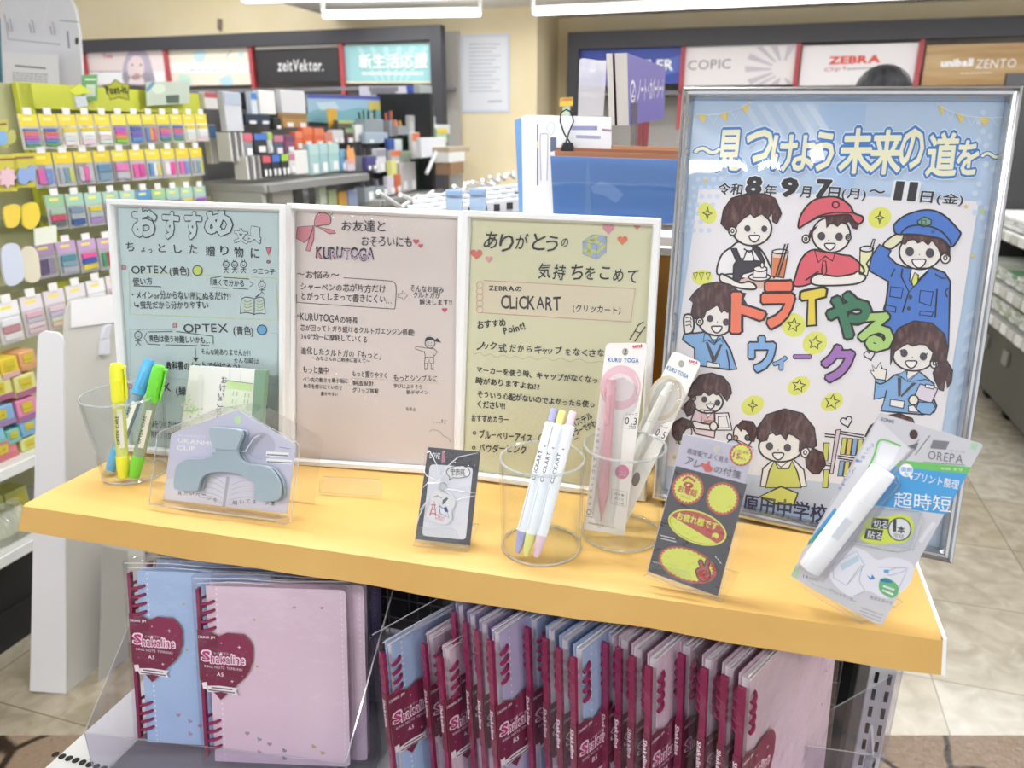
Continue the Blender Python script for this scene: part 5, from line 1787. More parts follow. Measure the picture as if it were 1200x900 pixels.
A.line([(720, 596), (745, 594), (745, 576), (778, 608), (748, 638), (746, 622), (720, 620)], 3.5, K, 2, True)
A.text('そんなお悩み', (795, 578), (1010, 588), K, 2, h=42)
A.text('クルトガが', (815, 618), (988, 626), K, 2, h=38)
A.text('解決します!!', (855, 665), (1062, 668), K, 2, h=40)
A.view(340, 330, 6.667)
A.ell((62, 268), 8, 8, None, 2, ink=K, w=4)
A.text('KURUTOGA', (80, 300), (382, 318), K, 2, h=56)
A.text('の特長', (392, 322), (530, 328), K, 2, h=56)
A.text('芯が回ってトガり続けるクルトガエンジン搭載!', (80, 378), (970, 420), K, 2, h=50)
A.text('360°均一に摩耗していくる', (85, 445), (600, 472), K, 2, h=50)
A.text('進化したクルトガの「もっと」', (85, 560), (710, 605), K, 2, h=56)
A.text('〜みなさんのご期待に答えて〜', (170, 610), (625, 636), K, 2, h=34)
UL = M('D8C49A', .6)
A.text('もっと集中', (100, 705), (298, 718), K, 2, h=52)
A.line([(75, 712), (305, 722)], 3, UL, 1)
A.text('もっと握りやすく', (485, 738), (755, 755), K, 2, h=48)
A.line([(480, 758), (770, 768)], 3, UL, 1)
A.text('もっとシンプルに', (810, 772), (1150, 782), K, 2, h=52)
A.line([(800, 782), (1165, 796)], 3, UL, 1)
A.text('ペン先の動きを最小限に', (102, 778), (450, 792), K, 2, h=36)
A.text('動きを感じにくいので', (105, 828), (408, 845), K, 2, h=36)
A.text('書きやすい', (240, 888), (375, 894), K, 2, h=32)
A.text('製造設計', (490, 808), (655, 812), K, 2, h=38)
A.text('グリップ搭載', (488, 860), (690, 872), K, 2, h=38)
A.text('学びにようそう', (808, 828), (1030, 838), K, 2, h=36)
A.text('新デザイン', (910, 878), (1080, 880), K, 2, h=34)
# little girl pointing
A.ell((1093, 480), 38, 40, None, 2, ink=K, w=5)
A.poly(smooth([(1055, 470), (1062, 440), (1095, 432), (1125, 445), (1132, 470), (1110, 455), (1080, 458)]), K, 2)
A.poly([(1128, 462), (1150, 440), (1182, 478), (1150, 472)], K, 2)
A.line(smooth([(1078, 492), (1093, 504), (1108, 492)], False), 3, K, 3)
for x in (1080, 1104):
    A.ell((x, 478), 3, 4, K, 3, n=6)
A.line([(1048, 548), (985, 528), (975, 520), (985, 508), (1070, 520), (1125, 525), (1150, 550), (1130, 580), (1122, 575)], 4, K, 2)
A.line([(1050, 545), (1056, 590), (1122, 590), (1118, 548)], 4, K, 2)
A.line([(1056, 590), (1050, 635), (1080, 640), (1086, 605), (1095, 640), (1124, 635), (1120, 590)], 4, K, 2)
for x in (1052, 1072, 1102, 1118):
    A.line([(x, 636), (x, 680)], 3.5, K, 2)
A.ell((1060, 684), 12, 6, K, 2)
A.ell((1112, 684), 12, 6, K, 2)
A.view(320, 380, 3.75)
A.text('…!!', (705, 432), (758, 436), K, 2, h=18)
A.line(smooth([(688, 472), (700, 464), (730, 470), (748, 490), (770, 500), (782, 522)], False), 1.6, K, 2)
A.text('もある', (585, 378), (625, 382), K, 2, h=16)
A.view(0, 0, 1)
A.build('handwriting', t2)
# --- 3 cream sheet
CRP = M('E3E2BE', .6)
t3, pl3_, _ = frame((-.0675, .8158, ZS), -15.3, 9.7, [(545, 247), (775, 256), (757, 586), (535, 557)], .0085, FRW, 'white framed cream yellow handwritten sheet with gift box drawing, right frame', CRP)
A = Art(pl3_, .0006)
A.jit = .07
A.view(540, 240, 5)
for ch, x, y, h in [('あ', 172, 250, 100), ('り', 262, 268, 100), ('が', 352, 258, 95), ('と', 452, 258, 95), ('う', 528, 270, 100), ('の', 605, 248, 58), ('気', 485, 425, 100), ('持', 573, 430, 100), ('ち', 675, 432, 92), ('を', 752, 432, 82), ('こ', 840, 432, 78), ('め', 918, 445, 72), ('て', 1000, 455, 76)]:
    A.text(ch, (x - h * .38, y), (x + h * .38, y + 2), K, 3, h=h * .95, slant=.12)
for c, R, col in [((866, 138), 36, 'DE9AA8'), ((1033, 128), 20, 'D98A92'), ((947, 206), 30, 'E8835A'), ((92, 288), 34, 'E07A6A'), ((165, 318), 22, 'E8A8A4')]:
    A.heart(c, R, M(col, .7), 2)
gb, gy, gl = M('A8BCD8', .7), M('D2DA7A', .7), M('9AA0B8', .7)
A.poly([(715, 215), (770, 176), (855, 185), (852, 275), (795, 320), (715, 288)], gb, 1)
A.poly([(735, 202), (752, 190), (835, 225), (820, 238)], gy, 2)
A.poly([(790, 178), (815, 181), (760, 232), (738, 222)], gy, 2)
A.poly([(738, 222), (760, 232), (765, 308), (745, 300)], gy, 2)
A.poly([(715, 258), (798, 268), (798, 285), (715, 272)], gy, 2)
A.poly([(798, 268), (852, 225), (852, 245), (798, 288)], gy, 2)
A.line([(715, 215), (770, 176), (855, 185), (852, 275), (795, 320), (715, 288)], 3, gl, 3, True)
A.line([(715, 215), (798, 238), (855, 185)], 3, gl, 3)
A.line([(798, 238), (795, 320)], 3, gl, 3)
A.poly([(135, 446), (1022, 492), (995, 685), (110, 632)], M('E6DCC0', .6), 1)
PL = M('D8938E', .6)
A.line([(135, 443), (1022, 492), (995, 687), (115, 632)], 3, PL, 2)
for i in range(5):
    A.ell((112, 470 + i * 36), 19, 20, None, 2, ink=PL, w=3)
A.text('ZEBRAの', (165, 502), (357, 506), K, 3, h=30, bold=.02)
A.text('CLiCKART', (238, 606), (585, 612), K, 3, h=72, bold=.006)
A.text('(クリッカート)', (655, 622), (935, 636), K, 3, h=50, bold=.006)
A.view(540, 350, 6.667)
A.text('おすすめ', (135, 232), (352, 208), K, 3, h=56, bold=.014)
A.text('Point!', (340, 278), (505, 235), K, 3, h=54, bold=.016)
for ch, x, y, h in [('ノ', 155, 395, 64), ('ッ', 198, 390, 40), ('ク', 255, 395, 66), ('式', 328, 410, 70), ('だ', 408, 415, 62), ('か', 470, 415, 56), ('ら', 535, 418, 56), ('キ', 605, 425, 62), ('ャ', 655, 425, 42), ('ッ', 697, 428, 40), ('プ', 765, 430, 66), ('を', 838, 438, 54), ('な', 905, 442, 60), ('く', 968, 442, 54), ('さ', 1028, 445, 54), ('な', 1095, 448, 58)]:
    A.text(ch, (x - h * .42, y), (x + h * .42, y + 1), K, 3, h=h * .95, bold=.01)
A.line(smooth([(95, 410), (105, 435), (145, 420), (185, 448), (230, 432), (280, 460), (330, 440), (385, 465), (430, 448), (480, 472), (540, 452), (600, 478), (660, 456), (720, 486), (780, 462), (850, 492), (920, 470), (1000, 500), (1090, 490), (1140, 505)], False, 3), 2.4, M('A9AC8C', .6), 1)
for txt, p0, p1 in [('マーカーを使う時、キャップがなくなっ', (125, 575), (1068, 660)), ('時がありますよね??', (120, 660), (612, 710)), ('そういう心配がないのでよかったら使っ', (130, 765), (1045, 850)), ('ください!!', (132, 845), (345, 858))]:
    A.text(txt, p0, p1, K, 3, h=52, bold=.014)
A.view(480, 380, 3)
A.text('おすすめカラー', (218, 340), (348, 346), K, 3, h=24, bold=.012)
A.ell((228, 382), 5, 5, None, 2, ink=K, w=3)
A.text('ブルーベリーアイス', (246, 398), (430, 412), K, 3, h=28, bold=.012)
A.ell((226, 434), 5, 5, None, 2, ink=K, w=3)
A.text('パウダーピンク', (244, 446), (410, 452), K, 3, h=28, bold=.012)
A.ell((468, 402), 14, 16, None, 2, ink=K, w=3)
A.view(0, 0, 1)
A.text('パステル', (671, 501), (695, 490), K, 3, h=8, bold=.012)
A.text('カラーでかわ', (670, 512), (700, 499), K, 3, h=8, bold=.012)
A.line([(673, 515), (677, 513)], 1, K, 3)
# marker sketch at the right edge
A.line([(738, 398), (744, 388), (748, 381), (754, 377)], 1.2, K, 3)
A.line([(744, 400), (750, 391), (756, 383)], 1.2, K, 3)
A.line([(744, 388), (750, 390)], 1, K, 3)
A.build('handwriting', t3)
# ================================================================== LARGE SILVER-FRAMED POSTER
SIL = M('C9CACC', .22, .95)
PAPB = M('B4CBE6', .55)
cP = [(801, 104), (1198, 103), (1115, 659), (765, 583)]
tP, plP, innP = frame((.145, .754, ZS), -21.8, 14.3, cP, .0125, SIL, 'large silver framed school event poster with cartoon children, right end of the shelf', PAPB, wave=.0011,
                      prof=[(0, -.010), (0, .006), (.12, .011), (.3, .012), (.42, .008), (.6, .0075), (.78, .010), (.92, .006), (1, .0005)])
B = Art(plP, .0006)
B.lw = 1.35
IK = M('2F2B2E', .6)
PW = M('E6E4E9', .55)
SKIN = M('EDE9E4', .6)
HAIR = noise_mat('crayon_brown', '4A3234', '7A5C58', 260, .7, lo=.45, hi=.75, stretch=(1, .35, 1))
RED_ = M('D9606E', .6)
BLU = M('4A78C8', .6)
LBL = M('82AEDE', .6)
YLW = M('DCE06A', .6)
ORG = M('E8785C', .6)
GRN = M('3F7A5E', .6)
LGR = M('A9CE78', .6)
PUR = M('A06FB8', .6)
DRK = M('4A4650', .6)
CREAM_ = M('ECEBCB', .6)
# blue ground: stripes, dots, bunting
ST = M('C3D6EC', .55)
DT = M('C6D8EC', .55)
for i in range(5):
    x = 868 + i * 19
    B.poly([(x, 122), (x + 9, 122), (x + 56, 196), (x + 46, 196)], ST, .5)
B.poly([(960, 122), (1016, 122), (1010, 165), (1000, 222), (955, 222)], M('A6C3E6', .55), .4)
for i in range(6):
    for j in range(4):
        B.ell((1152 + (i % 3) * 10 - (j % 2) * 5 - i * 1.5, 132 + j * 11 + i * 28), 3.6, 3.6, DT, .6, n=8)
for i in range(4):
    for j in range(9):
        B.ell((820 + i * 9 - j * 2.4 + (0 if j % 2 else 3), 190 + j * 10), 3.0, 3.0, DT, .6, n=8)
for j in range(7):
    B.poly([(1132 - j * 2.6, 370 + j * 19), (1146 - j * 2.6, 360 + j * 19), (1146 - j * 2.6, 368 + j * 19), (1131 - j * 2.6, 378 + j * 19)], ST, .6)
for (x, y) in [(813, 199), (827, 211), (1132, 242), (1151, 248), (1166, 230), (803, 233), (1140, 300), (800, 255), (792, 452), (790, 536), (1118, 560)]:
    B.poly([(x - 3, y), (x, y - 3), (x + 3, y), (x, y + 3)], M('C9D66A' if (x + y) % 2 else 'D8C482', .55), .8)
YF_ = M('E2CC74', .55)
WL = M('E4ECF4', .55)
def bunting(p, q, r, n):
    pts = [((1 - t) ** 2 * p[0] + 2 * t * (1 - t) * q[0] + t * t * r[0], (1 - t) ** 2 * p[1] + 2 * t * (1 - t) * q[1] + t * t * r[1]) for t in [i / n for i in range(n + 1)]]
    B.line(pts, .8, WL, .9)
    for i in range(n):
        a, b = pts[i], pts[i + 1]
        mx, my = (a[0] + b[0]) / 2, (a[1] + b[1]) / 2 + 11
        tri = [(a[0] + 1, a[1]), (b[0] - 1, b[1]), (mx + (1 if i % 2 == 0 else 0), my)]
        if i % 2 == 0:
            B.poly(tri, YF_, .9)
        else:
            B.line(tri, .7, WL, .9, True)
bunting((816, 134), (850, 138), (880, 120), 5)
bunting((1098, 122), (1125, 142), (1178, 137), 6)
B.poly([(819, 221), (1147, 236), (1092, 578), (772, 545)], PW, .3)
# headline
HB = M('3F7CC6', .55)
def head(ch, x, y, h, w_=None, fill=CREAM_, dy=0):
    w_ = w_ or h * .8
    for l, bd, mt in ((1.5, .115, M('DCE8F4', .55)), (3, .088, HB), (4.5, .028, fill)):
        B.text(ch, (x - w_ / 2, y), (x + w_ / 2, y + dy), mt, l, h=h, bold=bd)
for ch, x, y, h, w_ in [('〜', 828, 187, 14, 30), ('見', 853, 195, 45, 28), ('つ', 888, 190, 36, 30), ('け', 917, 197, 40, 28), ('よ', 940, 197, 39, 24), ('う', 963, 197, 43, 23), ('未', 1001, 198, 50, 36), ('来', 1036, 199, 49, 35), ('の', 1066, 195, 44, 27), ('道', 1102, 202, 48, 34), ('を', 1132, 202, 38, 24), ('〜', 1161, 191, 12, 24)]:
    head(ch, x, y, h, w_)
DTX = M('2C2A30', .55)
def dt(ch, x0, x1, y, h, b=.02):
    B.text(ch, (x0, y), (x1, y + (x1 - x0) * .06), M('E6EAF2', .55), 1.2, h=h, bold=b + .045)
    B.text(ch, (x0, y), (x1, y + (x1 - x0) * .06), DTX, 3, h=h, bold=b)
for ch, x0, x1, y, h, b in [('令和', 841, 869, 226, 13, .02), ('8', 874, 890, 227, 20, .05), ('年', 895, 909, 228, 13, .02), ('9', 915, 932, 229, 20, .05), ('月', 937, 949, 230, 13, .02), ('7', 956, 971, 231, 20, .05), ('日', 970, 983, 232, 14, .02), ('(月)', 986, 1014, 231, 14, .015), ('〜', 1018, 1036, 229, 7, .03), ('1', 1048, 1055, 234, 21, .022), ('1', 1064, 1071, 235, 21, .022), ('日', 1078, 1092, 236, 13, .02), ('(金)', 1097, 1128, 237, 14, .015)]:
    dt(ch, x0, x1, y, h, b)
def spark(c, r, blob=True, star=False, bx=20, by=16):
    if blob:
        B.ell(c, bx, by, YLW, .7, rot=-30)
    if star:
        B.star(c, r, None, 1, ink=IK, w=1.2, rot=-80)
    else:
        pts = []
        for i in range(8):
            rr = r if i % 2 == 0 else r * .28
            a_ = math.radians(45 * i - 88)
            pts.append((c[0] + rr * math.cos(a_) * (.7 if i % 4 else 1), c[1] + rr * math.sin(a_)))
        B.line(pts, 1.2, IK, 1.2, True)
spark((829, 250), 8, bx=10, by=13)
spark((1031, 255), 8, bx=14, by=12)
spark((882, 475), 8, bx=14, by=11)
spark((930, 381), 8, star=True, bx=14, by=14)
spark((955, 402), 8, star=True, bx=15, by=13)
spark((936, 452), 8, star=True, bx=14, by=10)
spark((975, 471), 9, star=True, bx=14, by=10)
B.ell((823, 325), 12, 9, YLW, .7)
for x in (815, 822, 830):
    B.line([(x - 2.5, 320), (x + 2.5, 319.5), (x, 328)], 1, IK, 1.2, True)
def hrt(x, y, s=6):
    B.heart((x, y), s, None, 1, ink=IK, w=1.2, rot=-15)
hrt(1019, 416, 6.5)
hrt(992, 494, 7)
W2 = 1.7
def face(c, rx, ry, eyes, mouth, nose, tilt=0):
    B.ell(c, rx, ry, SKIN, 2, rot=tilt, n=26, ink=IK, w=W2)
    for e in eyes:
        B.ell(e, 4.1, 4.5, DRK, 4.5, n=14)
    B.ell(nose, .6, .6, IK, 4.5, n=6)
    x, y, a_ = mouth
    B.poly(smooth([(x - 6, y - 2), (x, y - 3), (x + 6, y - 2), (x + 4, y + 3), (x, y + 5), (x - 4, y + 3)]), M('F2EEEE', .6), 4)
    B.line(smooth([(x - 6, y - 2), (x, y - 3), (x + 6, y - 2), (x + 4, y + 3), (x, y + 5), (x - 4, y + 3)]), 1.3, IK, 4.5, True)
def pv(k):
    x0, y0 = k
    B.view(x0, y0, 6.667)
V1, V2, V3, V4, V5, V6 = (800, 210), (960, 210), (790, 320), (960, 320), (780, 420), (940, 420)
def shape(pts, fill, l=1, w=11, sm=True):
    B.out(pts, fill, w, IK, l, sm)
def bigface(c, rx, ry, e1, e2, mouth, nose, er=24):
    B.ell(c, rx, ry, SKIN, 2, n=28, ink=IK, w=11)
    for e in (e1, e2):
        B.ell(e, er, er * 1.08, DRK, 6, n=14)
    B.ell(nose, 5, 5, IK, 6, n=6)
    x, y, s = mouth
    q = smooth([(x - 40 * s, y - 18 * s), (x, y - 22 * s), (x + 40 * s, y - 18 * s), (x + 28 * s, y + 14 * s), (x, y + 30 * s), (x - 28 * s, y + 14 * s)])
    B.poly(q, M('F4F0F0', .6), 5)
    B.line(q, 8, IK, 6, True)
def ear(c, r=30):
    B.ell(c, r, r * 1.15, SKIN, 3.4, ink=IK, w=9)
    B.ell(c, r * .35, r * .45, None, 4, ink=IK, w=7)
# 1 waiter
pv(V1)
shape([(380, 530), (300, 600), (270, 740), (390, 740), (440, 770), (700, 790), (670, 650), (600, 540), (520, 510), (440, 490)], M('EFEDF0', .6), 1)
shape([(375, 540), (420, 545), (450, 620), (610, 640), (540, 530), (590, 540), (640, 640), (620, 700), (470, 740), (440, 800), (395, 770), (400, 670), (420, 640)], M('3E3C46', .6), 1.8, sm=False)
shape([(470, 640), (500, 560), (540, 560), (560, 640)], M('F2F0F2', .6), 2.4, sm=False)
B.line([(480, 545), (525, 575), (560, 530)], 9, IK, 4)
B.poly([(450, 790), (560, 740), (780, 790), (860, 790), (860, 830), (640, 850), (560, 860), (480, 840)], M('DCBCAE', .6), 1.9)
shape([(300, 740), (300, 800), (440, 850), (560, 860), (570, 830), (520, 800), (450, 810), (370, 770)], SKIN, 2.6)
B.ell((600, 765), 84, 30, M('F2EFF0', .6), 3, ink=IK, w=9)
shape([(555, 700), (550, 770), (655, 770), (660, 700)], M('F0ECEA', .6), 3.6, sm=False, w=8)
B.ell((607, 700), 52, 22, M('F0ECEA', .6), 4.2, ink=IK, w=8)
B.ell((622, 672), 14, 22, M('F0ECEA', .6), 4.8, ink=IK, w=7)
shape([(700, 560), (690, 760), (790, 770), (825, 570)], M('E4C6B8', .6), 3, sm=False, w=9)
B.poly([(705, 610), (695, 755), (787, 765), (815, 620)], M('D98258', .6), 3.4)
B.ell((763, 566), 62, 18, PW, 3.8, ink=IK, w=8)
B.line([(730, 750), (800, 510)], 9, IK, 5)
B.line([(750, 750), (824, 505)], 9, IK, 5)
bigface((540, 385), 155, 135, (506, 385), (638, 388), (560, 462, 1), (563, 420))
ear((390, 405))
shape([(300, 345), (320, 240), (380, 150), (500, 115), (640, 115), (720, 150), (760, 240), (770, 270), (735, 350), (705, 330), (700, 270), (660, 310), (620, 270), (560, 300), (530, 270), (470, 310), (430, 350), (415, 380), (380, 370), (350, 400)], HAIR, 3.6, 9, False)
# 2 red cap
shape([(1030, 550), (930, 620), (880, 760), (870, 830), (960, 830), (1120, 770), (1300, 760), (1420, 720), (1330, 610), (1240, 590)], RED_, 1.2)
shape([(1000, 790), (1060, 740), (1200, 760), (1330, 740), (1370, 720), (1430, 770), (1340, 820), (1060, 830)], SKIN, 2)
B.line([(1060, 720), (960, 790)], 9, IK, 2.6)
shape([(1030, 560), (1060, 650), (1115, 600), (1170, 640), (1190, 580), (1120, 570)], RED_, 2.2, 9, False)
shape([(1095, 640), (1085, 720), (1105, 755), (1125, 720), (1118, 640)], RED_, 2.6, 8, False)
bigface((1160, 435), 150, 138, (1085, 445), (1222, 450), (1150, 525, 1), (1140, 477), 30)
ear((962, 468), 28)
ear((1295, 455), 20)
shape([(1125, 380), (1120, 300), (1180, 270), (1320, 280), (1380, 340), (1360, 390), (1330, 380), (1300, 330), (1270, 350), (1240, 340), (1210, 370), (1180, 350), (1150, 350)], HAIR, 3.6, 8, False)
shape([(980, 450), (1000, 400), (1060, 360), (1010, 420), (1000, 460)], HAIR, 3.4, 6, False)
shape([(905, 380), (920, 290), (980, 200), (1060, 150), (1200, 140), (1300, 200), (1340, 265), (1400, 290), (1410, 320), (1380, 350), (1340, 330), (1300, 280), (1180, 285), (1060, 300), (960, 350)], RED_, 4.4)
B.line(smooth([(1000, 330), (1060, 290), (1180, 262), (1290, 262), (1345, 268)], False), 9, IK, 6)
B.ell((1195, 200), 26, 24, None, 5.6, ink=IK, w=9)
# milk glass
pv(V2)
shape([(320, 540), (315, 740), (375, 755), (420, 560)], M('E6E6B4', .6), 1.6, sm=False)
B.ell((372, 545), 52, 22, PW, 2.4, ink=IK, w=9)
B.line([(395, 545), (420, 470), (436, 470), (412, 555)], 8, IK, 3.4)
# 3 police officer
shape([(470, 510), (370, 660), (400, 720), (540, 800), (530, 900), (500, 1100), (520, 1260), (1010, 1320), (1020, 900), (1025, 800), (980, 730), (880, 690), (760, 700), (680, 690), (600, 660), (540, 600), (560, 560)], BLU, 1.2, 11, False)
B.line([(560, 760), (590, 700)], 8, IK, 2.4)
B.line([(650, 700), (640, 760), (700, 880), (850, 720)], 9, IK, 3.4)
shape([(720, 700), (705, 790), (735, 840), (790, 770), (870, 690)], M('E9E9EE', .6), 2.2, 8, False)
shape([(745, 730), (720, 800), (735, 840), (770, 810), (775, 750)], M('D8DC6A', .6), 2.9, 8, False)
B.line([(700, 880), (650, 1040)], 8, IK, 2.6)
B.line([(920, 860), (905, 1080)], 9, IK, 2.6)
for q in ([(560, 840), (655, 850), (640, 930), (550, 915)], [(790, 870), (890, 880), (870, 990), (780, 960)], [(510, 980), (600, 1000), (595, 1040), (500, 1020)], [(790, 1030), (890, 1040), (880, 1070), (780, 1060)]):
    B.line(q, 7, IK, 2.6, True)
for c in ((712, 920), (700, 1010)):
    B.ell(c, 16, 17, DRK, 2.6, n=12)
B.line(smooth([(905, 740), (950, 770), (990, 775)], False), 8, IK, 2.6)
B.line(smooth([(1010, 850), (985, 880), (1000, 920)], False), 8, IK, 2.6)
shape([(500, 510), (600, 430), (690, 430), (700, 460), (640, 490), (560, 545)], M('E6E2C4', .6), 2.4)
bigface((790, 570), 165, 135, (706, 566), (864, 578), (778, 655, 1.3), (782, 590), 34)
ear((985, 615), 38)
shape([(640, 500), (660, 440), (760, 430), (950, 470), (1020, 540), (1020, 610), (980, 580), (950, 600), (930, 540), (880, 480), (850, 515), (810, 480), (770, 500), (740, 470), (690, 480), (670, 510)], HAIR, 3.6, 8, False)
shape([(585, 400), (590, 350), (680, 280), (840, 240), (970, 280), (1090, 400), (1100, 440), (1050, 520), (1010, 520), (960, 470), (820, 440), (700, 430), (610, 430)], BLU, 4.4)
B.line(smooth([(640, 420), (700, 370), (820, 360), (940, 400), (1010, 470), (1030, 510)], False), 9, IK, 6)
B.poly([(765, 330), (820, 295), (875, 320), (870, 355), (820, 372), (775, 355)], M('6FA088', .6), 6)
B.line([(765, 330), (820, 295), (875, 320), (870, 355), (820, 372), (775, 355)], 8, IK, 6.6, True)
B.line([(797, 322), (832, 322), (832, 350), (797, 350)], 6, IK, 6.6, True)
B.ell((887, 410), 16, 15, M('3A5CA0', .6), 6.2, n=10)
# 4 boy with raised fist
pv(V3)
shape([(65, 520), (80, 470), (160, 470), (240, 460), (380, 500), (440, 600), (490, 750), (430, 755), (160, 720), (160, 590)], LBL, 1.2, 10, False)
shape([(80, 450), (75, 360), (90, 325), (140, 330), (155, 400), (140, 460), (90, 475)], SKIN, 2.2)
for i in range(3):
    B.line([(92, 350 + i * 30), (128, 345 + i * 28), (135, 365 + i * 28)], 6, IK, 3.4)
B.line([(80, 455), (90, 478), (150, 460)], 7, IK, 3.4)
bigface((330, 370), 140, 118, (281, 355), (406, 384), (333, 437, 1), (338, 382), 26)
ear((200, 380), 26)
shape([(270, 470), (320, 555), (345, 490)], SKIN, 2.2, 8, False)
shape([(240, 470), (225, 540), (260, 520), (310, 560), (360, 510), (385, 550), (375, 490), (345, 490), (318, 553), (268, 475)], LBL, 2.6, 7, False)
B.poly([(245, 540), (265, 540), (315, 650), (360, 555), (378, 555), (325, 690), (300, 700)], DRK, 3.2)
B.line([(300, 660), (300, 700)], 8, IK, 3.6)
shape([(255, 735), (258, 690), (355, 712), (350, 740)], M('ECEAEA', .6), 3.4, 8, False)
B.line([(410, 600), (430, 700), (432, 755)], 8, IK, 3.4)
shape([(120, 205), (160, 150), (230, 90), (340, 70), (440, 90), (510, 150), (560, 160), (540, 200), (575, 255), (520, 260), (500, 300), (470, 330), (440, 260), (420, 310), (390, 290), (370, 310), (330, 240), (320, 260), (250, 300), (230, 350), (200, 345), (165, 360), (135, 310), (150, 230)], HAIR, 3.6, 8, False)
# 5 title letters
def ttl(ch, x, y, h, w_, col, sl=0, b=.095, b2=.048):
    B.text(ch, (x - w_ / 2, y), (x + w_ / 2, y), IK, 4.6, h=h, bold=b, slant=sl)
    B.text(ch, (x - w_ / 2, y), (x + w_ / 2, y), col, 7, h=h, bold=b2, slant=sl)
B.view(0, 0, 1)
ttl('ト', 876, 386, 42, 34, ORG)
ttl('ラ', 911, 379, 48, 34, ORG)
pv(V3)
T_ = [(985, 150), (1010, 138), (1170, 108), (1196, 128), (1186, 188), (1106, 208), (1112, 408), (1036, 414), (1044, 212), (1000, 218), (980, 200)]
B.line(T_, 16, IK, 6, True)
B.poly(T_, M('E4CE4C', .6), 5.5)
B.view(0, 0, 1)
ttl('や', 994, 391, 48, 46, GRN)
ttl('る', 1026, 407, 40, 36, LGR)
ttl('ウ', 893, 432, 37, 28, LBL)
ttl('ィ', 914, 431, 14, 14, LBL)
ttl('ー', 940, 426, 9, 18, PUR)
ttl('ク', 982, 443, 38, 34, PUR)
# 6 girl with clipboard (right)
pv(V6)
shape([(575, 150), (560, 320), (650, 300), (615, 410), (720, 420), (940, 440), (1030, 420), (1050, 370), (1020, 300), (1030, 200), (900, 90), (720, 130), (660, 180)], LBL, 1.2, 10, False)
B.line([(660, 250), (640, 330)], 8, IK, 2.4)
shape([(570, 160), (530, 95), (560, 100), (545, 50), (575, 85), (610, 30), (625, 80), (660, 90), (650, 170)], SKIN, 2.2, 8, False)
B.line(smooth([(570, 180), (610, 200), (660, 180)], False), 8, IK, 3.4)
B.poly([(745, 150), (775, 150), (770, 290), (750, 300)], DRK, 2.4)
B.poly([(770, 290), (860, 190), (895, 190), (775, 305)], DRK, 2.4)
shape([(690, 320), (800, 335), (790, 390), (685, 370)], M('EFEDEE', .6), 3, 8, False)
shape([(920, 200), (1060, 235), (1010, 350), (870, 310)], M('DDD5E4', .6), 2.6, 9, False)
shape([(965, 200), (1035, 215), (1025, 240), (960, 225)], M('EEECF0', .6), 3.4, 8, False)
B.ell((870, 325), 38, 38, M('ECEADB', .6), 3.6, ink=IK, w=9)
shape([(830, 370), (870, 365), (910, 420), (830, 415)], M('EFEDEE', .6), 3, 8, False)
shape([(890, 390), (910, 340), (1020, 345), (1045, 390), (1000, 440), (930, 430)], LBL, 3.2, 8, False)
pv(V4)
shape([(690, 760), (680, 840), (780, 770)], SKIN, 2, 7, False)
shape([(600, 800), (680, 760), (690, 850), (640, 810)], LBL, 2.6, 7, False)
shape([(780, 770), (700, 850), (830, 830), (870, 850)], LBL, 2.6, 7, False)
bigface((740, 640), 165, 125, (662, 625), (813, 652), (718, 710, 1.1), (727, 658), 29)
ear((900, 705), 34)
shape([(555, 720), (560, 640), (565, 520), (620, 430), (740, 375), (880, 390), (980, 480), (1005, 600), (990, 700), (930, 690), (870, 690), (890, 620), (830, 560), (780, 555), (730, 570), (690, 550), (660, 565), (590, 610), (575, 660)], HAIR, 3.6, 9, False)
shape([(930, 690), (1000, 690), (1040, 760), (1030, 850), (1000, 900), (990, 830), (970, 920), (940, 910), (900, 830), (890, 780)], HAIR, 3, 9, False)
B.line([(632, 608), (645, 600)], 7, IK, 6)
B.line([(830, 640), (845, 628)], 7, IK, 6)
# 7 teacher with picture book
pv(V5)
shape([(230, 400), (200, 480), (220, 560), (240, 590), (380, 620), (390, 540), (385, 420)], M('E6CFD6', .6), 1.2, 9, False)
shape([(275, 400), (280, 500), (380, 500), (380, 410)], M('DDB9C2', .6), 1.8, 8, False)
shape([(300, 410), (330, 465), (375, 410)], M('EFEDEE', .6), 2.4, 7, False)
shape([(300, 485), (380, 485), (345, 525)], M('CF8F6A', .6), 2.6, 6, False)
shape([(215, 490), (300, 510), (380, 520), (390, 560), (300, 555), (230, 540)], SKIN, 3, 8)
shape([(385, 430), (490, 425), (520, 560), (390, 560)], M('EDECEE', .6), 2.6, 9, False)
B.line([(410, 455), (475, 450), (495, 540), (412, 542)], 6, IK, 3.4, True)
B.ell((375, 530), 30, 34, SKIN, 3.6, ink=IK, w=8)
bigface((330, 340), 118, 88, (303, 320), (406, 347), (352, 372, .75), (350, 340), 23)
ear((215, 310), 20)
shape([(175, 290), (210, 200), (270, 130), (360, 115), (450, 145), (505, 210), (515, 270), (480, 335), (455, 300), (430, 270), (400, 285), (370, 270), (340, 290), (300, 260), (280, 285), (230, 290), (205, 310)], HAIR, 3.6, 8, False)
shape([(200, 310), (235, 370), (220, 430), (170, 455), (150, 410), (120, 390), (160, 350)], HAIR, 3, 8, False)
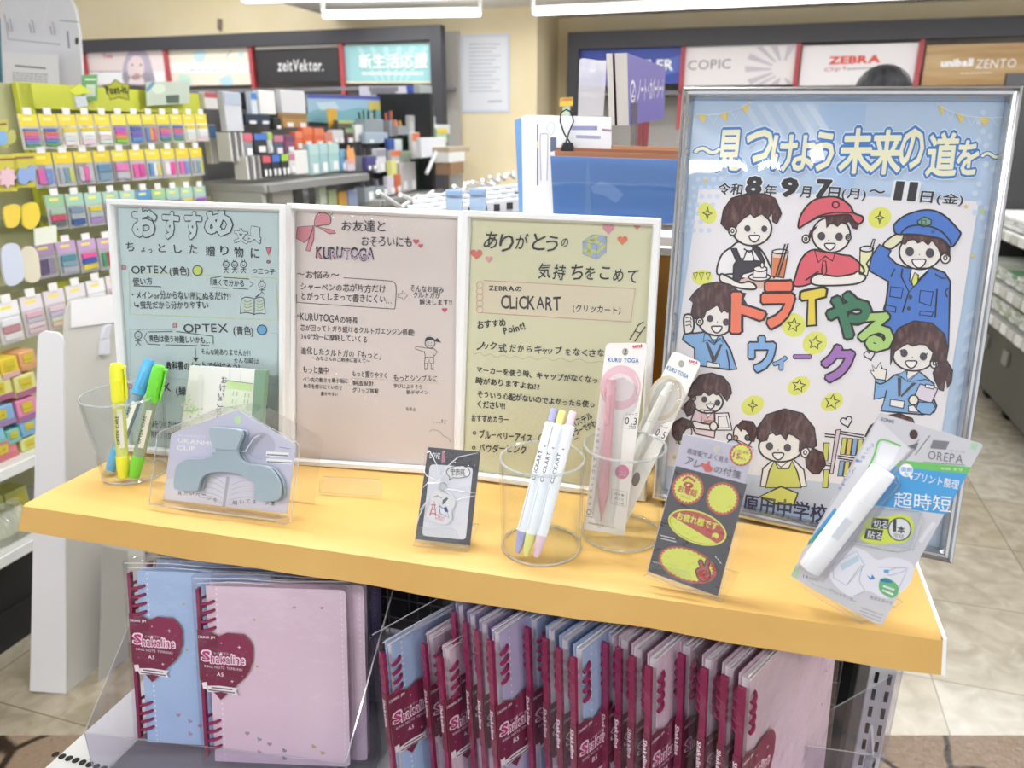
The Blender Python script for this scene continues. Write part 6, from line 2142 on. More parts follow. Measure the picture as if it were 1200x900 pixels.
# small children heads
shape([(120, 590), (190, 540), (200, 600), (110, 670)], SKIN, 1.4, 7)
shape([(50, 590), (60, 500), (130, 465), (200, 490), (205, 540), (160, 550), (130, 590), (120, 640), (80, 640)], HAIR, 2, 8, False)
shape([(80, 660), (120, 610), (150, 680)], M('C8D27A', .6), 1.8, 6, False)
shape([(560, 520), (530, 590), (560, 650), (640, 680), (680, 620), (660, 540)], SKIN, 1.4, 8)
shape([(560, 530), (600, 485), (680, 495), (720, 560), (690, 650), (650, 640), (655, 600), (630, 560), (600, 550), (590, 570)], HAIR, 2.2, 8, False)
ear((640, 620), 18)
B.ell((548, 622), 16, 20, M('C98A7A', .6), 3, ink=IK, w=6)
B.ell((500, 615), 20, 24, None, 2, ink=IK, w=8)
shape([(490, 650), (560, 640), (680, 700), (650, 720), (500, 690)], M('B9D2E4', .6), 1.2, 6)
# 8 big girl in yellow apron with bookshelf
shape([(760, 860), (830, 800), (1000, 790), (1080, 870), (1100, 1000), (740, 1000)], SKIN, 1.2, 9, False)
shape([(810, 880), (850, 800), (880, 860), (960, 860), (990, 800), (1030, 890), (1060, 1010), (780, 1010)], M('CFD264', .6), 1.8, 9, False)
shape([(860, 810), (900, 850), (965, 800)], M('EFEDEE', .6), 2.4, 8, False)
bigface((900, 690), 172, 118, (812, 686), (952, 697), (880, 760, 1.05), (880, 712), 29)
ear((1090, 735), 34)
shape([(715, 620), (720, 540), (790, 440), (930, 395), (1070, 430), (1160, 540), (1180, 680), (1150, 700), (1100, 690), (1040, 730), (1050, 640), (1000, 600), (960, 590), (940, 640), (900, 590), (860, 600), (820, 560), (790, 640), (740, 650)], HAIR, 3.6, 9, False)
shape([(1150, 700), (1230, 740), (1250, 830), (1200, 900), (1150, 900), (1100, 850), (1095, 780)], HAIR, 3, 9, False)
pv(V3)
B.line([(0, 0), (1, 1)], .1, IK, 1)
pv(V6)
for i in range(2):
    for j in range(2):
        pass
shape([(265, 560), (300, 555), (240, 900), (215, 900)], M('D8CBD2', .6), 1.6, 8, False)
for y0 in (590, 610, 815, 835):
    B.line([(180, y0), (255, y0 + 8)], 8, IK, 1.4)
B.line([(300, 570), (480, 600)], 8, IK, 1.4)
B.line([(300, 590), (480, 620)], 8, IK, 1.4)
B.line([(280, 760), (480, 790)], 8, IK, 1.4)
B.line([(280, 780), (480, 810)], 8, IK, 1.4)
bc = ['CDD06A', 'D8BE6A', '8AAED8', 'CDD06A', 'C9A46A']
for r_, (yy, hh) in enumerate(((620, 130), (800, 120))):
    for i in range(5):
        x = 305 + i * 42 - r_ * 20
        shape([(x + 10, yy + i * 4), (x + 45, yy + i * 4), (x + 28, yy + hh + i * 4), (x - 8, yy + hh + i * 4)], M(bc[(i + r_ * 2) % 5], .6), 1.6, 6, False)
for r_, yy in enumerate((660, 870)):
    shape([(170, yy), (212, yy), (200, yy + 140), (160, yy + 140)], M('CDD06A', .6), 1.6, 7, False)
shape([(490, 610), (530, 530), (640, 450), (760, 430), (860, 470), (900, 560), (760, 620), (620, 640)], HAIR, 1.6, 8, False)
B.view(0, 0, 1)
# open book held in front and school name
shape([(890, 582), (915, 570), (935, 578), (930, 592), (905, 590)], YLW, 3, 1.6, False)
B.poly([(772, 545), (1092, 578), (1085, 612), (765, 572)], M('BFCBDD', .55), .6)
NV = M('2A2550', .55)
B.text('上原田中学校', (852, 594), (968, 611), NV, 3, h=20, bold=.02)
B.build('poster_print', tP)
# ================================================================== CLEAR CUPS
def cup(c, rb, rt, h, label, rimw=.0013):
    t = thing('clear_cup', label, 'pen cup', (c[0], c[1], ZS))
    m = MB()
    m.lathe([(rb, .003), (rt, h)], ACRYL, 48)
    m.lathe([(rb - .002, .004), (rt - .002, h)], ACRYL, 48)
    m.build('wall', t, smooth=True)
    b_ = MB()
    b_.lathe([(.0005, .0002), (rb - .002, .0002), (rb, .0015), (rb, .004), (rb - .002, .0045), (.0005, .0045)], ACRYL, 48)
    b_.build('base', t, smooth=True)
    n = 48
    for (nm_, r, z, k) in (('rim', rt - .001, h, rimw), ('base_rim', rb - .0008, .002, .0011)):
        pts = [(r * math.cos(2 * math.pi * i / n), r * math.sin(2 * math.pi * i / n), z) for i in range(n + 1)]
        MB().tube(pts, k, EDGE, 6, cap=False).build(nm_, t, smooth=True)
    return t
CA, CB, CC = (-.4546, .8255), (.0288, .6563), (.1112, .6812)
cup(CA, .0365, .0455, .1006, 'tapered clear plastic cup holding three highlighters, left end of the shelf')
cup(CB, .0395, .041, .0954, 'clear plastic cup holding three white pens')
cup(CC, .0400, .041, .098, 'clear plastic cup holding two carded pencils')
# ---- things that stand in cups
def axis(pb, pt, L, zlift=.006, yr=(-.05, .06)):
    A_ = onz(pb[0], pb[1], ZS + zlift)
    best = None
    for i in range(221):
        Y = A_.y + yr[0] + (yr[1] - yr[0]) * i / 220
        B_ = ony(pt[0], pt[1], Y)
        e = abs((B_ - A_).length - L)
        if best is None or e < best[0]:
            best = (e, B_)
    B_ = best[1]
    z = (B_ - A_).normalized()
    v = (EYE - A_)
    y = -(v - z * v.dot(z)).normalized()
    x = y.cross(z)
    m = Matrix(((x.x, y.x, z.x, A_.x), (x.y, y.y, z.y, A_.y), (x.z, y.z, z.z, A_.z), (0, 0, 0, 1)))
    return m, (B_ - A_).length
def highlighter(pb, pt, col, ink, label, cc='', yr=(-.05, .06), tc='2E3238'):
    m4, L = axis(pb, pt, .138, yr=yr)
    t = thing('highlighter', label, 'highlighter', m4, 'highlighters in the left cup')
    c = M(col, .3)
    R = .0068
    k = L / .138
    def lp(p):
        return [(r, z * k) for r, z in p]
    MB().lathe(lp([(R * .98, .026), (R * .98, .096)]), M(ink, .25), 24).build('barrel', t, smooth=True)
    MB().lathe(lp([(.0003, 0), (R * .86, .0003), (R * .9, .001), (R * .9, .008), (R * 1.02, .010), (R * 1.04, .027), (R * .96, .0275)]), c, 24).build('end_cap', t, smooth=True)
    cap = MB()
    cap.lathe(lp([(R * 1.0, .094), (R * 1.1, .0945), (R * 1.12, .118), (R * 1.02, .134), (R * .85, .1375), (.0003, .138)]), c, 24)
    co = cap.build('cap', t, smooth=True)
    cl = MB()
    cl.box((R * 1.25, -R * .55, .117 * k), (.0022, .005, .038 * k), c)
    cl.box((R * 1.0, -R * .5, .1345 * k), (.005, .005, .003), c)
    cl.build('clip', co, bevel=.0007)
    cl = MB()
    cl.box((0, -R * 1.08, .112 * k), (.006, .001, .018 * k), c)
    cl.build('window', co, bevel=.0004)
    lb = MB()
    lb.box((0, -R * .985, .062 * k), (.0058, .0012, .046 * k), M('F2F2E8', .4))
    lb.build('label_strip', t)
    a_ = Art(None, 0)
    a_.text('OPTEX CARE', (-.0015, .044 * k), (-.0015, .078 * k), M(tc, .4), 1, h=.0032, bold=.02)
    a_.v = [(x, -R * .985 - .0012, y) for x, y, z in a_.v]
    a_.build('lettering', t)
    return t
highlighter((145, 559), (136, 426), 'EEF03A', 'DCE07A', 'yellow highlighter standing leftmost in the tapered cup')
highlighter((129, 552), (176, 421), '4FA6D8', '7C98A8', 'blue highlighter leaning behind the green one', yr=(0, .08))
highlighter((157, 559), (187, 428), '6FD63A', '8FA58A', 'green highlighter leaning right in the tapered cup')
def click_pen(pb, pt, col, label, first=None):
    m4, L = axis(pb, pt, .1385, yr=(-.04, .05))
    t = thing('click_pen', label, 'pen', m4, 'white pens in the middle cup')
    k = L / .1385
    R = .0058
    wb = M('F0F4FA', .28)
    MB().lathe([(R * .92, .021 * k), (R, .03 * k), (R, .112 * k), (R * .98, .124 * k), (R * .7, .1255 * k)], wb, 24).build('barrel', t, smooth=True)
    MB().lathe([(.0003, 0), (.0022, .0003), (.0030, .002), (.0046, .012 * k), (R * .93, .021 * k)], M(col, .35), 20).build('tip', t, smooth=True)
    MB().lathe([(.0036, .124 * k), (.0036, .1372 * k), (.003, .1385 * k), (.0003, .1386 * k)], M(col, .35), 16).build('knock', t, smooth=True)
    c_ = MB()
    c_.box((0, -R * 1.12, .114 * k), (.0046, .0022, .022 * k), wb)
    c_.build('clip', t, bevel=.0009)
    a_ = Art(None, 0)
    a_.text('CLiCKART', (-.0012, .070 * k), (-.0012, .098 * k), INK, 1, h=.0034, bold=.01)
    a_.ell((-.0002, .1035 * k), .0013, .0013, INK, 1, n=10)
    a_.line([(-.004, .024 * k), (-.0042, .066 * k)], .0003, M('9AA0AC', .4), 1)
    v2 = []
    for x, y, z in a_.v:
        v2.append((x, -math.sqrt(max(R * R * 1.03 - x * x, 1e-9)) - .0002, y))
    a_.v = v2
    a_.build('lettering', t)
    return t
click_pen((606, 648), (650, 479), 'A9ABDC', 'white click pen with lavender tip and knock, leftmost of three')
click_pen((616, 651), (659.5, 481), 'E3E58C', 'white click pen with yellow tip and knock, middle of three')
click_pen((628, 653), (671.5, 482), 'E8CCDC', 'white click pen with pale pink tip and knock, rightmost of three')
# ---- carded pencils
CARD = M('F3F1EF', .4)
def rounded(q, r=3, corners=(0, 1)):
    out = []
    n = len(q)
    for i, p in enumerate(q):
        if i in corners:
            a, b = Vector(q[(i - 1) % n]), Vector(q[(i + 1) % n])
            p = Vector(p)
            d1, d2 = (a - p).normalized() * r, (b - p).normalized() * r
            for t in (0, .33, .67, 1):
                s_ = p + d1 * (1 - t) ** 2 + d2 * t ** 2
                out.append(tuple(s_))
        else:
            out.append(tuple(p))
    return out
def pencil_card(O, yaw, lean, q, label, ringc, penc, pa, pb, paint, ringq):
    pl = Plane(O, yaw=yaw, lean=lean)
    t = thing('carded_pencil', label, 'pencil pack', pl.M, 'carded pencils in the right cup')
    A = Art(pl, .0004)
    MB().prism([A.L(p) for p in rounded(q, 5)], -.0004, .0004, CARD).build('card', t)
    paint(A)
    A.build('print', t)
    u0, v0 = pl.px(*pa)
    u1, v1 = pl.px(*pb)
    a3, b3 = Vector((u0, v0, .007)), Vector((u1, v1, .007))
    d = b3 - a3
    z = d.normalized()
    y = Vector((0, 0, -1))
    x = y.cross(z)
    T = Matrix(((x.x, y.x, z.x, a3.x), (x.y, y.y, z.y, a3.y), (x.z, y.z, z.z, a3.z), (0, 0, 0, 1)))
    L = d.length
    pc = M(penc, .25)
    R = .0052
    p_ = MB().lathe([(.0003, 0), (.0008, .0002), (.0012, .006), (.0030, .016), (.0046, .024), (R, .034), (R, L * .62), (R * .92, L * .64), (R * .92, L * .92), (R * .7, L * .94), (R * .7, L - .002), (.0003, L)], pc, 18, T).build('pencil', t, smooth=True)
    c_ = MB()
    c_.box(T @ Vector((-R * .6, -R * 1.2, L * .79)), (.004, .03, .002), pc, T.to_3x3() @ Matrix.Rotation(math.pi / 2, 3, 'X'))
    c_.build('clip', p_, bevel=.0006)
    f = MB()
    k = [Vector(pl.px(*p)) for p in ringq]
    f.prism([tuple(p) for p in k], .0008, .014, clear('blister', 'FBFBFB', .06, bump=.25, bscale=70, boost=1.0))
    f.build('blister', t, smooth=True)
    return t
def p_k1(A):
    A.view(675, 395, 7.2)
    A.text('uni', (480, 88), (555, 84), M('C63A48', .5), 2, h=24, bold=.04)
    A.line([(478, 94), (555, 92)], 3, M('C63A48', .5), 2)
    A.ell((415, 125), 26, 32, M('B9B4A8', .5), 2)
    A.line([(425, 105), (408, 145), (425, 140)], 9, K, 3)
    A.text('KURU TOGA', (270, 208), (528, 216), M('2E7EBC', .5), 2, h=36, bold=.02)
    A.ell((375, 425), 172, 188, M('E8C3CC', .5), 1, rot=8, n=32)
    A.ell((375, 425), 118, 118, M('F0E4E6', .5), 2, n=24)
    A.line(smooth([(225, 430), (250, 540), (330, 600)], False), 5, WHITE, 3)
    A.line(smooth([(500, 330), (530, 420), (500, 520)], False), 5, WHITE, 3)
    A.text('シャープ', (418, 660), (518, 664), K, 2, h=28)
    A.text('0.3', (410, 735), (510, 742), K, 2, h=62)
    A.text('mm', (448, 758), (502, 764), K, 2, h=14)
    A.line([(378, 764), (500, 774)], 3, K, 2)
    A.view(660, 390, 3.333)
    A.vtext('芯が回ってトガりつづける。', (139, 375), (103, 665), M('6A6A70', .5), 13)
    A.ell((230, 543), 27, 28, M('DE8CAE', .5), 2)
    A.text('安心の', (212, 545), (248, 548), WHITE, 3, h=9)
    A.text('バネ式', (215, 557), (246, 560), WHITE, 3, h=9)
    q = [(190, 610), (250, 622), (246, 680), (186, 666)]
    A.line(q, 1.6, M('9A9AA0', .5), 2, True)
    for i, s_ in enumerate(('回す事', '超えた', 'ペン先')):
        A.text(s_, (200, 632 + i * 17), (236, 640 + i * 17), M('7A7A80', .5), 2, h=11)
    A.ell((100, 700), 8, 9, None, 2, ink=K, w=2.4)
    A.scrib((84, 715), (117, 720), 1, M('8A8A90', .5), 2, 2)
    A.text('MITSUBISHI PENCIL CO.,LTD.', (97, 745), (202, 764), M('6A6A70', .5), 2, h=8)
k1O = ony(705, 624, .676)
pencil_card(k1O, 2, 11, [(710.4, 402), (759, 402), (732, 627.6), (684, 620)], 'white carded pink pencil marked 0.3 in the right cup', 'E8C3CC', 'D2A2AA', (703, 609), (716, 441), p_k1,
            [(709, 460), (716, 446), (730, 442), (742, 450), (746, 466), (740, 480), (730, 486), (727, 500), (722, 575), (716, 610), (699, 614), (693, 600), (700, 560), (708, 490)])
def p_k2(A):
    A.view(675, 395, 7.2)
    A.text('uni', (955, 208), (1018, 226), M('C63A48', .5), 2, h=22, bold=.04)
    A.line([(950, 218), (1005, 238)], 3, M('C63A48', .5), 2)
    A.ell((888, 225), 24, 30, M('A9A7A2', .5), 2)
    A.text('KURU TOGA', (762, 272), (938, 352), M('2E7EBC', .5), 2, h=36, bold=.02)
    A.ell((745, 515), 140, 196, M('D8CDB6', .5), 1, rot=18, n=32)
    A.ell((738, 515), 112, 160, M('E4E2DC', .5), 2, rot=18, n=28)
    A.line(smooth([(850, 400), (868, 480), (850, 560)], False), 7, WHITE, 3)
    A.text('シャープ', (695, 748), (768, 782), K, 2, h=26)
    A.text('0.5', (662, 824), (740, 862), K, 2, h=62)
    A.text('mm', (680, 862), (718, 880), K, 2, h=14)
    A.view(660, 390, 3.333)
    A.ell((284, 572), 15, 28, M('8A8480', .5), 2, rot=15)
k2O = ony(713, 615, .694)
pencil_card(k2O, 2, 17, [(789, 411), (822, 424.5), (732, 618), (700, 606)], 'white carded clear pencil marked 0.5 leaning right in the right cup', 'D8CDB6', 'D9DAD4', (711, 596), (784, 448), p_k2,
            [(770, 452), (782, 444), (794, 448), (800, 462), (796, 480), (784, 492), (772, 496), (735, 560), (715, 596), (704, 590), (712, 570), (750, 500)])
# ================================================================== PACKS ON THE SHELF
def stand(pl, lip, back, base, label):
    t = thing('acrylic_stand', label, 'card stand', pl.M)
    A = Art(pl, 0)
    if lip:
        MB().prism([pl.px(x, y, .010) for x, y in lip], .009, .0105, ACRYL, EDGE).build('front_lip', t)
    if back:
        MB().prism([pl.px(x, y, -.006) for x, y in back], -.0065, -.005, ACRYL, EDGE).build('back_plate', t)
    if base:
        pts = [onz(x, y, ZS + .0012) for x, y in base]
        Mi = pl.M.inverted()
        m = MB()
        n = len(pts)
        up = [p + Vector((0, 0, .0012)) for p in pts]
        m.add([Mi @ p for p in up], [tuple(range(n))], ACRYL)
        m.add([Mi @ p for p in pts + up], [(i, (i + 1) % n, n + (i + 1) % n, n + i) for i in range(n)], EDGE)
        m.build('base_plate', t)
    return t
# letter pad
plL = Plane((-.4072, .842, ZS + .0005), yaw=-16.2, lean=13.8)
t = thing('letter_pad', 'white letter pad with green plant print and green binding leaning on the turquoise sheet', 'letter pad', plL.M)
A = Art(plL, 0)
MB().prism([A.L(p) for p in [(222.7, 428.5), (299, 433), (291, 547), (206, 543)]], -.007, 0, M('E9EDEA', .45)).build('cover', t)
MB().prism([A.L(p) for p in [(299, 433), (311.5, 434.2), (303, 548), (291, 547)]], -.007, .0004, M('7C9F86', .5)).build('binding', t)
A.off = .0004
A.view(205, 420, 10)
g1, g2, g3 = M('BFE0A0', .5), M('DDEDD8', .5), M('A8D080', .5)
A.poly([(610, 250), (912, 300), (880, 640), (560, 640)], g2, 1)
A.poly([(610, 265), (912, 310), (905, 380), (606, 345)], g1, 2)
A.line([(610, 258), (912, 298)], 10, M('93A878', .5), 3)
A.line([(642, 125), (640, 250)], 4, M('C8D4CC', .5), 2)
A.line([(775, 128), (762, 270)], 4, M('C8D4CC', .5), 2)
for x, y in [(685, 412), (728, 415), (822, 428), (866, 434), (675, 500), (715, 502), (815, 500), (856, 505)]:
    A.line([(x + 4, y - 20), (x - 3, y + 22)], 14, M('B4CFA6', .5), 2)
R = random.Random(2)
for i in range(70):
    x, y = R.uniform(80, 340), R.uniform(420, 790)
    if x - 80 > (y - 330) * .9:
        continue
    A.ell((x, y), R.uniform(8, 22), R.uniform(5, 12), [g1, g3, M('CDE6B4', .5)][i % 3], 1 + (i % 3) * .5, rot=R.uniform(0, 180), n=7)
A.poly([(270, 190), (335, 200), (310, 640), (250, 600)], M('E2E6E4', .5), .6)
A.vtext('おけいこちよ', (580, 255), (500, 720), K, 80, 3)
A.build('print', t)
# clip pack
O = onz(268, 596, ZS + .001)
plC = Plane(O, yaw=-13.4, lean=14.5)
t = thing('page_clip_pack', 'lavender house shaped pack with blue grey page clip in clear case', 'clip pack', plC.M)
A = Art(plC, 0)
A.view(185, 465, 6.206)
LV = M('C8C8DC', .45)
card = [(40, 745), (95, 275), (120, 258), (560, 102), (590, 102), (1005, 350), (940, 850)]
MB().prism([A.L(p) for p in card], -.001, 0, LV).build('card', t)
case = [(28, 752), (88, 262), (115, 232), (545, 66), (600, 62), (700, 100), (1085, 315), (1102, 345), (1040, 870), (985, 895), (940, 868)]
q = [A.L(p) for p in case]
m = MB()
m.prism(q, -.030, .0205, clear('case_plastic', 'FBFBFB', .04, bump=.08, bscale=30, boost=1.0))
m.build('clear_case', t)
m = MB()
for z in (.0205,):
    m.tube([(p[0], p[1], z) for p in q] + [(q[0][0], q[0][1], z)], .0007, EDGE, 5, cap=False)
m.build('case_edge', t)
A.off = .0
A.poly([(60, 600), (300, 560), (500, 590), (490, 800), (46, 742)], M('D4D4E2', .45), 1)
A.poly([(520, 590), (700, 600), (960, 690), (935, 840), (490, 800)], M('CDCDDD', .45), 1)
A.poly([(500, 580), (524, 580), (490, 800), (470, 798)], M('A9AABC', .45), 2)
for i in range(5):
    A.line(smooth([(325 - i * 6, 570 + i * 40), (420, 590 + i * 40), (482 - i * 4, 632 + i * 36)], False), 2.5, M('9C9DB2', .45), 2)
    A.line(smooth([(540 - i * 4, 640 + i * 36), (620, 610 + i * 40), (700, 608 + i * 42)], False), 2.5, M('9C9DB2', .45), 2)
A.ell((580, 168), 26, 32, M('BEDDA8', .5), 1)
A.ell((750, 360), 105, 100, M('B4B4C8', .5), 1)
A.text('UKANMURI', (148, 330), (470, 365), WHITE, 2, h=30, bold=.014)
A.text('CLIP', (140, 385), (275, 390), WHITE, 2, h=30, bold=.014)
A.text('本にのせるクリップ', (150, 285), (345, 300), M('F0F0F6', .5), 2, h=16)
for y, w_ in ((418, 165), (470, 190)):
    A.poly([(790, y - 22), (790 + w_, y - 12), (786 + w_, y + 22), (786, y + 12)], WHITE, 2)
    A.scrib((796, y + 2), (782 + w_, y + 10), 1, M('7A7A8A', .5), 3, 9)
A.line([(880, 365), (962, 378)], 3, M('6A6A7A', .5), 2)
for ch, x, y in [('見', 160, 712), ('た', 205, 712), ('い', 248, 716), ('ペ', 292, 728), ('ー', 335, 738), ('ジ', 375, 748), ('を', 418, 762), ('開', 562, 782), ('い', 612, 778), ('て', 658, 774), ('キ', 705, 774), ('ー', 745, 778), ('プ', 795, 784), ('!', 838, 788)]:
    A.text(ch, (x - 15, y), (x + 15, y + 2), M('4A4A58', .5), 2, h=30)
A.build('print', t)
CLC = M('9FB2BE', .35)
arch = [(125, 540), (150, 490), (215, 455), (330, 450), (410, 420), (420, 385), (385, 260), (388, 235), (410, 222), (580, 235), (612, 262), (610, 300), (580, 380), (590, 440), (650, 490), (780, 505), (840, 550), (880, 620), (890, 700), (870, 750), (800, 760), (710, 750), (700, 640), (650, 590), (560, 555), (450, 545), (360, 560), (310, 600), (295, 660), (270, 685), (150, 680), (115, 650)]
A.off = .0135
MB().prism([A.L(p) for p in smooth(arch, n=3)], .010, .0135, CLC).build('front_jaw', t, bevel=.0008)
MB().prism([A.L(p) for p in smooth([(388, 235), (410, 222), (580, 235), (612, 262), (610, 300), (582, 375), (575, 385), (424, 372), (414, 360), (386, 262)], n=3)], .0135, .0165, M('A9BBC6', .35)).build('grip', t, bevel=.0008)
A.off = .006
MB().prism([A.L((x + 30, y + 4)) for x, y in smooth(arch, n=3)], .002, .006, M('8FA2AE', .35)).build('rear_jaw', t, bevel=.0006)
sp = MB()
sp.tube([(A.L((420, 395)) + (.010,)), (A.L((590, 410)) + (.010,))], .0028, M('A8BAC4', .3), 10)
sp.tube([(A.L((600, 395)) + (.008,)), (A.L((640, 395)) + (.006,)), (A.L((700, 300)) + (.006,)), (A.L((745, 275)) + (.006,))], .0012, CHROME, 6)
sp.build('spring', t, smooth=True)
# small empty card stand before the pink sheet
O = onz(412, 578, ZS)
pls = Plane(O, yaw=-10, lean=12)
stand(pls, [(374, 577), (374, 563), (382, 561), (440, 563.5), (447, 567), (447, 580)], None, [(374, 578), (447, 582), (445, 562), (379, 559)], 'empty low clear acrylic stand in front of the pink beige sheet')
# charm pack on its stand
O = onz(517, 638, ZS + .004)
plH = Plane(O, yaw=-6, lean=20)
t = thing('charm_pack', 'black card pack with town charm under crinkled film', 'charm pack', plH.M)
A = Art(plH, .0004)
A.view(480, 515, 6.923)
MB().prism([A.L(p) for p in [(150, 62), (575, 100), (490, 860), (45, 808)]], -.0006, .0004, M('3C3C46', .45)).build('card', t)
A.poly(rounded([(165, 200), (515, 225), (455, 815), (100, 780)], 35, (0, 1, 2, 3)), M('E3E4EE', .45), 1)
A.text('LOVE', (162, 148), (244, 158), M('EDEDF2', .5), 1, h=46, bold=.03)
A.line([(272, 105), (272, 180)], 22, M('B06A80', .5), 1)
A.line([(262, 180), (272, 95), (284, 180)], 6, M('D88AA0', .5), 2)
bq = smooth([(300, 270), (320, 235), (390, 215), (460, 225), (490, 265), (470, 300), (400, 312), (350, 310), (322, 330), (325, 305)])
A.poly(bq, WHITE, 2)
A.line(bq, 6, M('3C3C46', .5), 3, True)
A.text('中央区', (332, 270), (450, 276), M('34343E', .5), 4, h=38, bold=.02)
A.text('チャーム', (340, 294), (455, 300), M('34343E', .5), 4, h=22, bold=.02)
A.build('print', t)
ch_ = Art(plH, .004)
ch_.view(480, 515, 6.923)
body = smooth([(190, 430), (230, 400), (290, 440), (345, 460), (370, 520), (340, 580), (345, 640), (290, 690), (220, 680), (150, 640), (130, 600), (165, 530), (170, 470)])
MB().prism([ch_.L(p) for p in body], .0012, .004, M('EEEEF2', .2), clear('charm_edge', 'F4F4F6', .08, body=.4, bodyc='EEEEF4')).build('charm', t)
rd, bl_ = M('D2545E', .5), M('3A4C9C', .5)
ch_.line([(165, 615), (200, 500), (212, 615)], 10, rd, 1)
for y in (530, 565, 600):
    ch_.line([(178, y), (212, y + 2)], 8, rd, 1)
ch_.line([(190, 470), (225, 455), (260, 475)], 5, M('5A5A62', .5), 1)
ch_.poly([(270, 490), (300, 470), (315, 480), (280, 520), (265, 530)], M('5A5A62', .5), 1)
ch_.line([(240, 535), (248, 600), (320, 635), (300, 560), (270, 560), (240, 535)], 6, bl_, 1)
ch_.poly([(275, 555), (300, 545), (315, 585), (290, 590)], bl_, 1)
ch_.text('CHUO', (205, 640), (272, 668), M('D88A98', .5), 1, h=40, bold=.02)
ch_.build('charm_print', t)
rg = MB()
u, v = ch_.L((272, 385))
rg.tube([(u + .0035 * math.cos(a), v + .0042 * math.sin(a), .004) for a in [i * math.pi / 8 for i in range(17)]], .0006, CHROME, 6)
rg.tube([(u, v - .003, .004), ch_.L((285, 425)) + (.004,)], .0006, CHROME, 6)
rg.build('metal_ring', t, smooth=True)
f = MB()
f.prism([plH.px(480 + x / 6.923, 515 + y / 6.923) for x, y in [(143, 58), (580, 96), (494, 866), (40, 812)]], .0062, .0066, FILM)
f.build('film_sleeve', t)
cr = MB()
for pts in ([(255, 330), (230, 200), (180, 100), (160, 80)], [(255, 330), (300, 230), (400, 140), (560, 105)], [(265, 350), (150, 290), (120, 240)], [(290, 390), (380, 490), (440, 470), (545, 450)], [(290, 390), (400, 410), (545, 430)], [(150, 490), (100, 560), (110, 590)], [(245, 350), (160, 345), (105, 400)], [(70, 690), (90, 610), (150, 495)]):
    cr.tube([plH.px(480 + x / 6.923, 515 + y / 6.923) + (.0067,) for x, y in pts], [.0003] + [.0006] * (len(pts) - 2) + [.0002], clear('film_crease', 'FFFFFF', .08, body=.5, bodyc='FFFFFF', boost=2), 5)
cr.build('film_creases', t)
stand(plH, [(486.5, 635), (490, 617), (526, 619), (534, 622), (537, 628), (539, 638), (547, 640), (546, 643), (536, 643)], [(498, 545), (566, 548), (559, 617), (490, 612)], [(484, 640), (548, 647), (561, 615), (500, 610)], 'small clear acrylic stand holding the black charm pack')
# sticker note pack
plS = Plane((.1223, .5902, 1.0182), yaw=-18, lean=11.7, roll=-8.3)
t = thing('sticker_note_pack', 'black sleeve pack of red and yellow sale tag sticky notes', 'sticky notes', plS.M)
A = Art(plS, .0006)
A.view(750, 480, 3.911)
MB().prism([A.L(p) for p in [(198, 112), (520, 178), (357, 858), (34, 742)]], -.001, .0006, M('CFCBDE', .5)).build('header_card', t)
GB = M('4A484C', .45)
MB().prism([A.L(p) for p in [(164, 258), (490, 342), (356, 854), (36, 740)]], .0006, .0012, GB).build('note_sheet', t)
A.off = .0012
RR, YY = M('C4574C', .5), M('E6EE62', .5)
A.text('商店街でよく見る', (215, 198), (402, 244), GB, 2, h=26)
A.text('アレ', (205, 246), (272, 272), GB, 2, h=36)
A.text('の付箋', (338, 286), (460, 316), GB, 2, h=36)
A.text('ふせん', (405, 262), (440, 272), GB, 2, h=8)
hand = [(278, 250), (285, 244), (305, 250), (312, 236), (320, 238), (320, 254), (332, 268), (325, 284), (300, 284), (290, 265), (278, 258)]
A.poly(smooth(hand, n=3), M('D9605E', .5), 2)
A.ell((352, 180), 20, 20, M('D8D2CC', .5), 2)
def burst(c, R_, n=24, rx=1, rot=0, inner=True):
    A.ell(c, R_ * rx, R_, RR, 1, rot=rot, n=36)
    pts = []
    r0 = math.radians(rot)
    for i in range(2 * n):
        a = math.pi * i / n
        k = .9 if i % 2 == 0 else .8
        x, y = R_ * rx * (k if rx == 1 else (k + .05)) * math.cos(a), R_ * k * math.sin(a)
        pts.append((c[0] + x * math.cos(r0) - y * math.sin(r0), c[1] + x * math.sin(r0) + y * math.cos(r0)))
    A.poly(pts, YY, 2)
burst((463, 207), 52, 18)
A.text('お得な表情', (435, 192), (495, 206), RR, 3, h=15)
A.text('15', (425, 218), (455, 226), RR, 3, h=24, bold=.03)
A.text('枚入', (457, 226), (485, 233), RR, 3, h=16)
burst((220, 362), 73)
burst((378, 408), 76)
A.ell((222, 345), 24, 14, RR, 3, rot=10)
A.line(smooth([(196, 325), (222, 308), (252, 330)], False), 10, RR, 3)
A.ell((222, 345), 8, 6, YY, 4)
A.text('お電話', (172, 372), (258, 398), RR, 3, h=32, bold=.03)
A.text('がありました', (185, 400), (232, 412), RR, 3, h=12)
def oval(c, a, b, rot, m, l):
    A.ell(c, a, b, m, l, rot=rot, n=40)
oval((263, 540), 140, 74, 20, YY, 1)
oval((263, 540), 132, 67, 20, RR, 2)
def sector(c, a, b, rot, t0, t1, m, l):
    r0 = math.radians(rot)
    pts = []
    for i in range(25):
        tt = math.radians(t0 + (t1 - t0) * i / 24)
        x, y = a * math.cos(tt), b * math.sin(tt)
        pts.append((c[0] + x * math.cos(r0) - y * math.sin(r0), c[1] + x * math.sin(r0) + y * math.cos(r0)))
    A.poly(pts, m, l)
sector((263, 540), 130, 65, 20, 35, 188, YY, 3)
A.text('お疲れ様です', (168, 498), (352, 550), YY, 4, h=36, bold=.03)
A.ell((345, 578), 16, 14, YY, 4)
A.ell((338, 590), 10, 8, RR, 5)
A.ell((308, 572), 14, 12, RR, 4)
oval((218, 712), 138, 76, 20, RR, 1)
pts = []
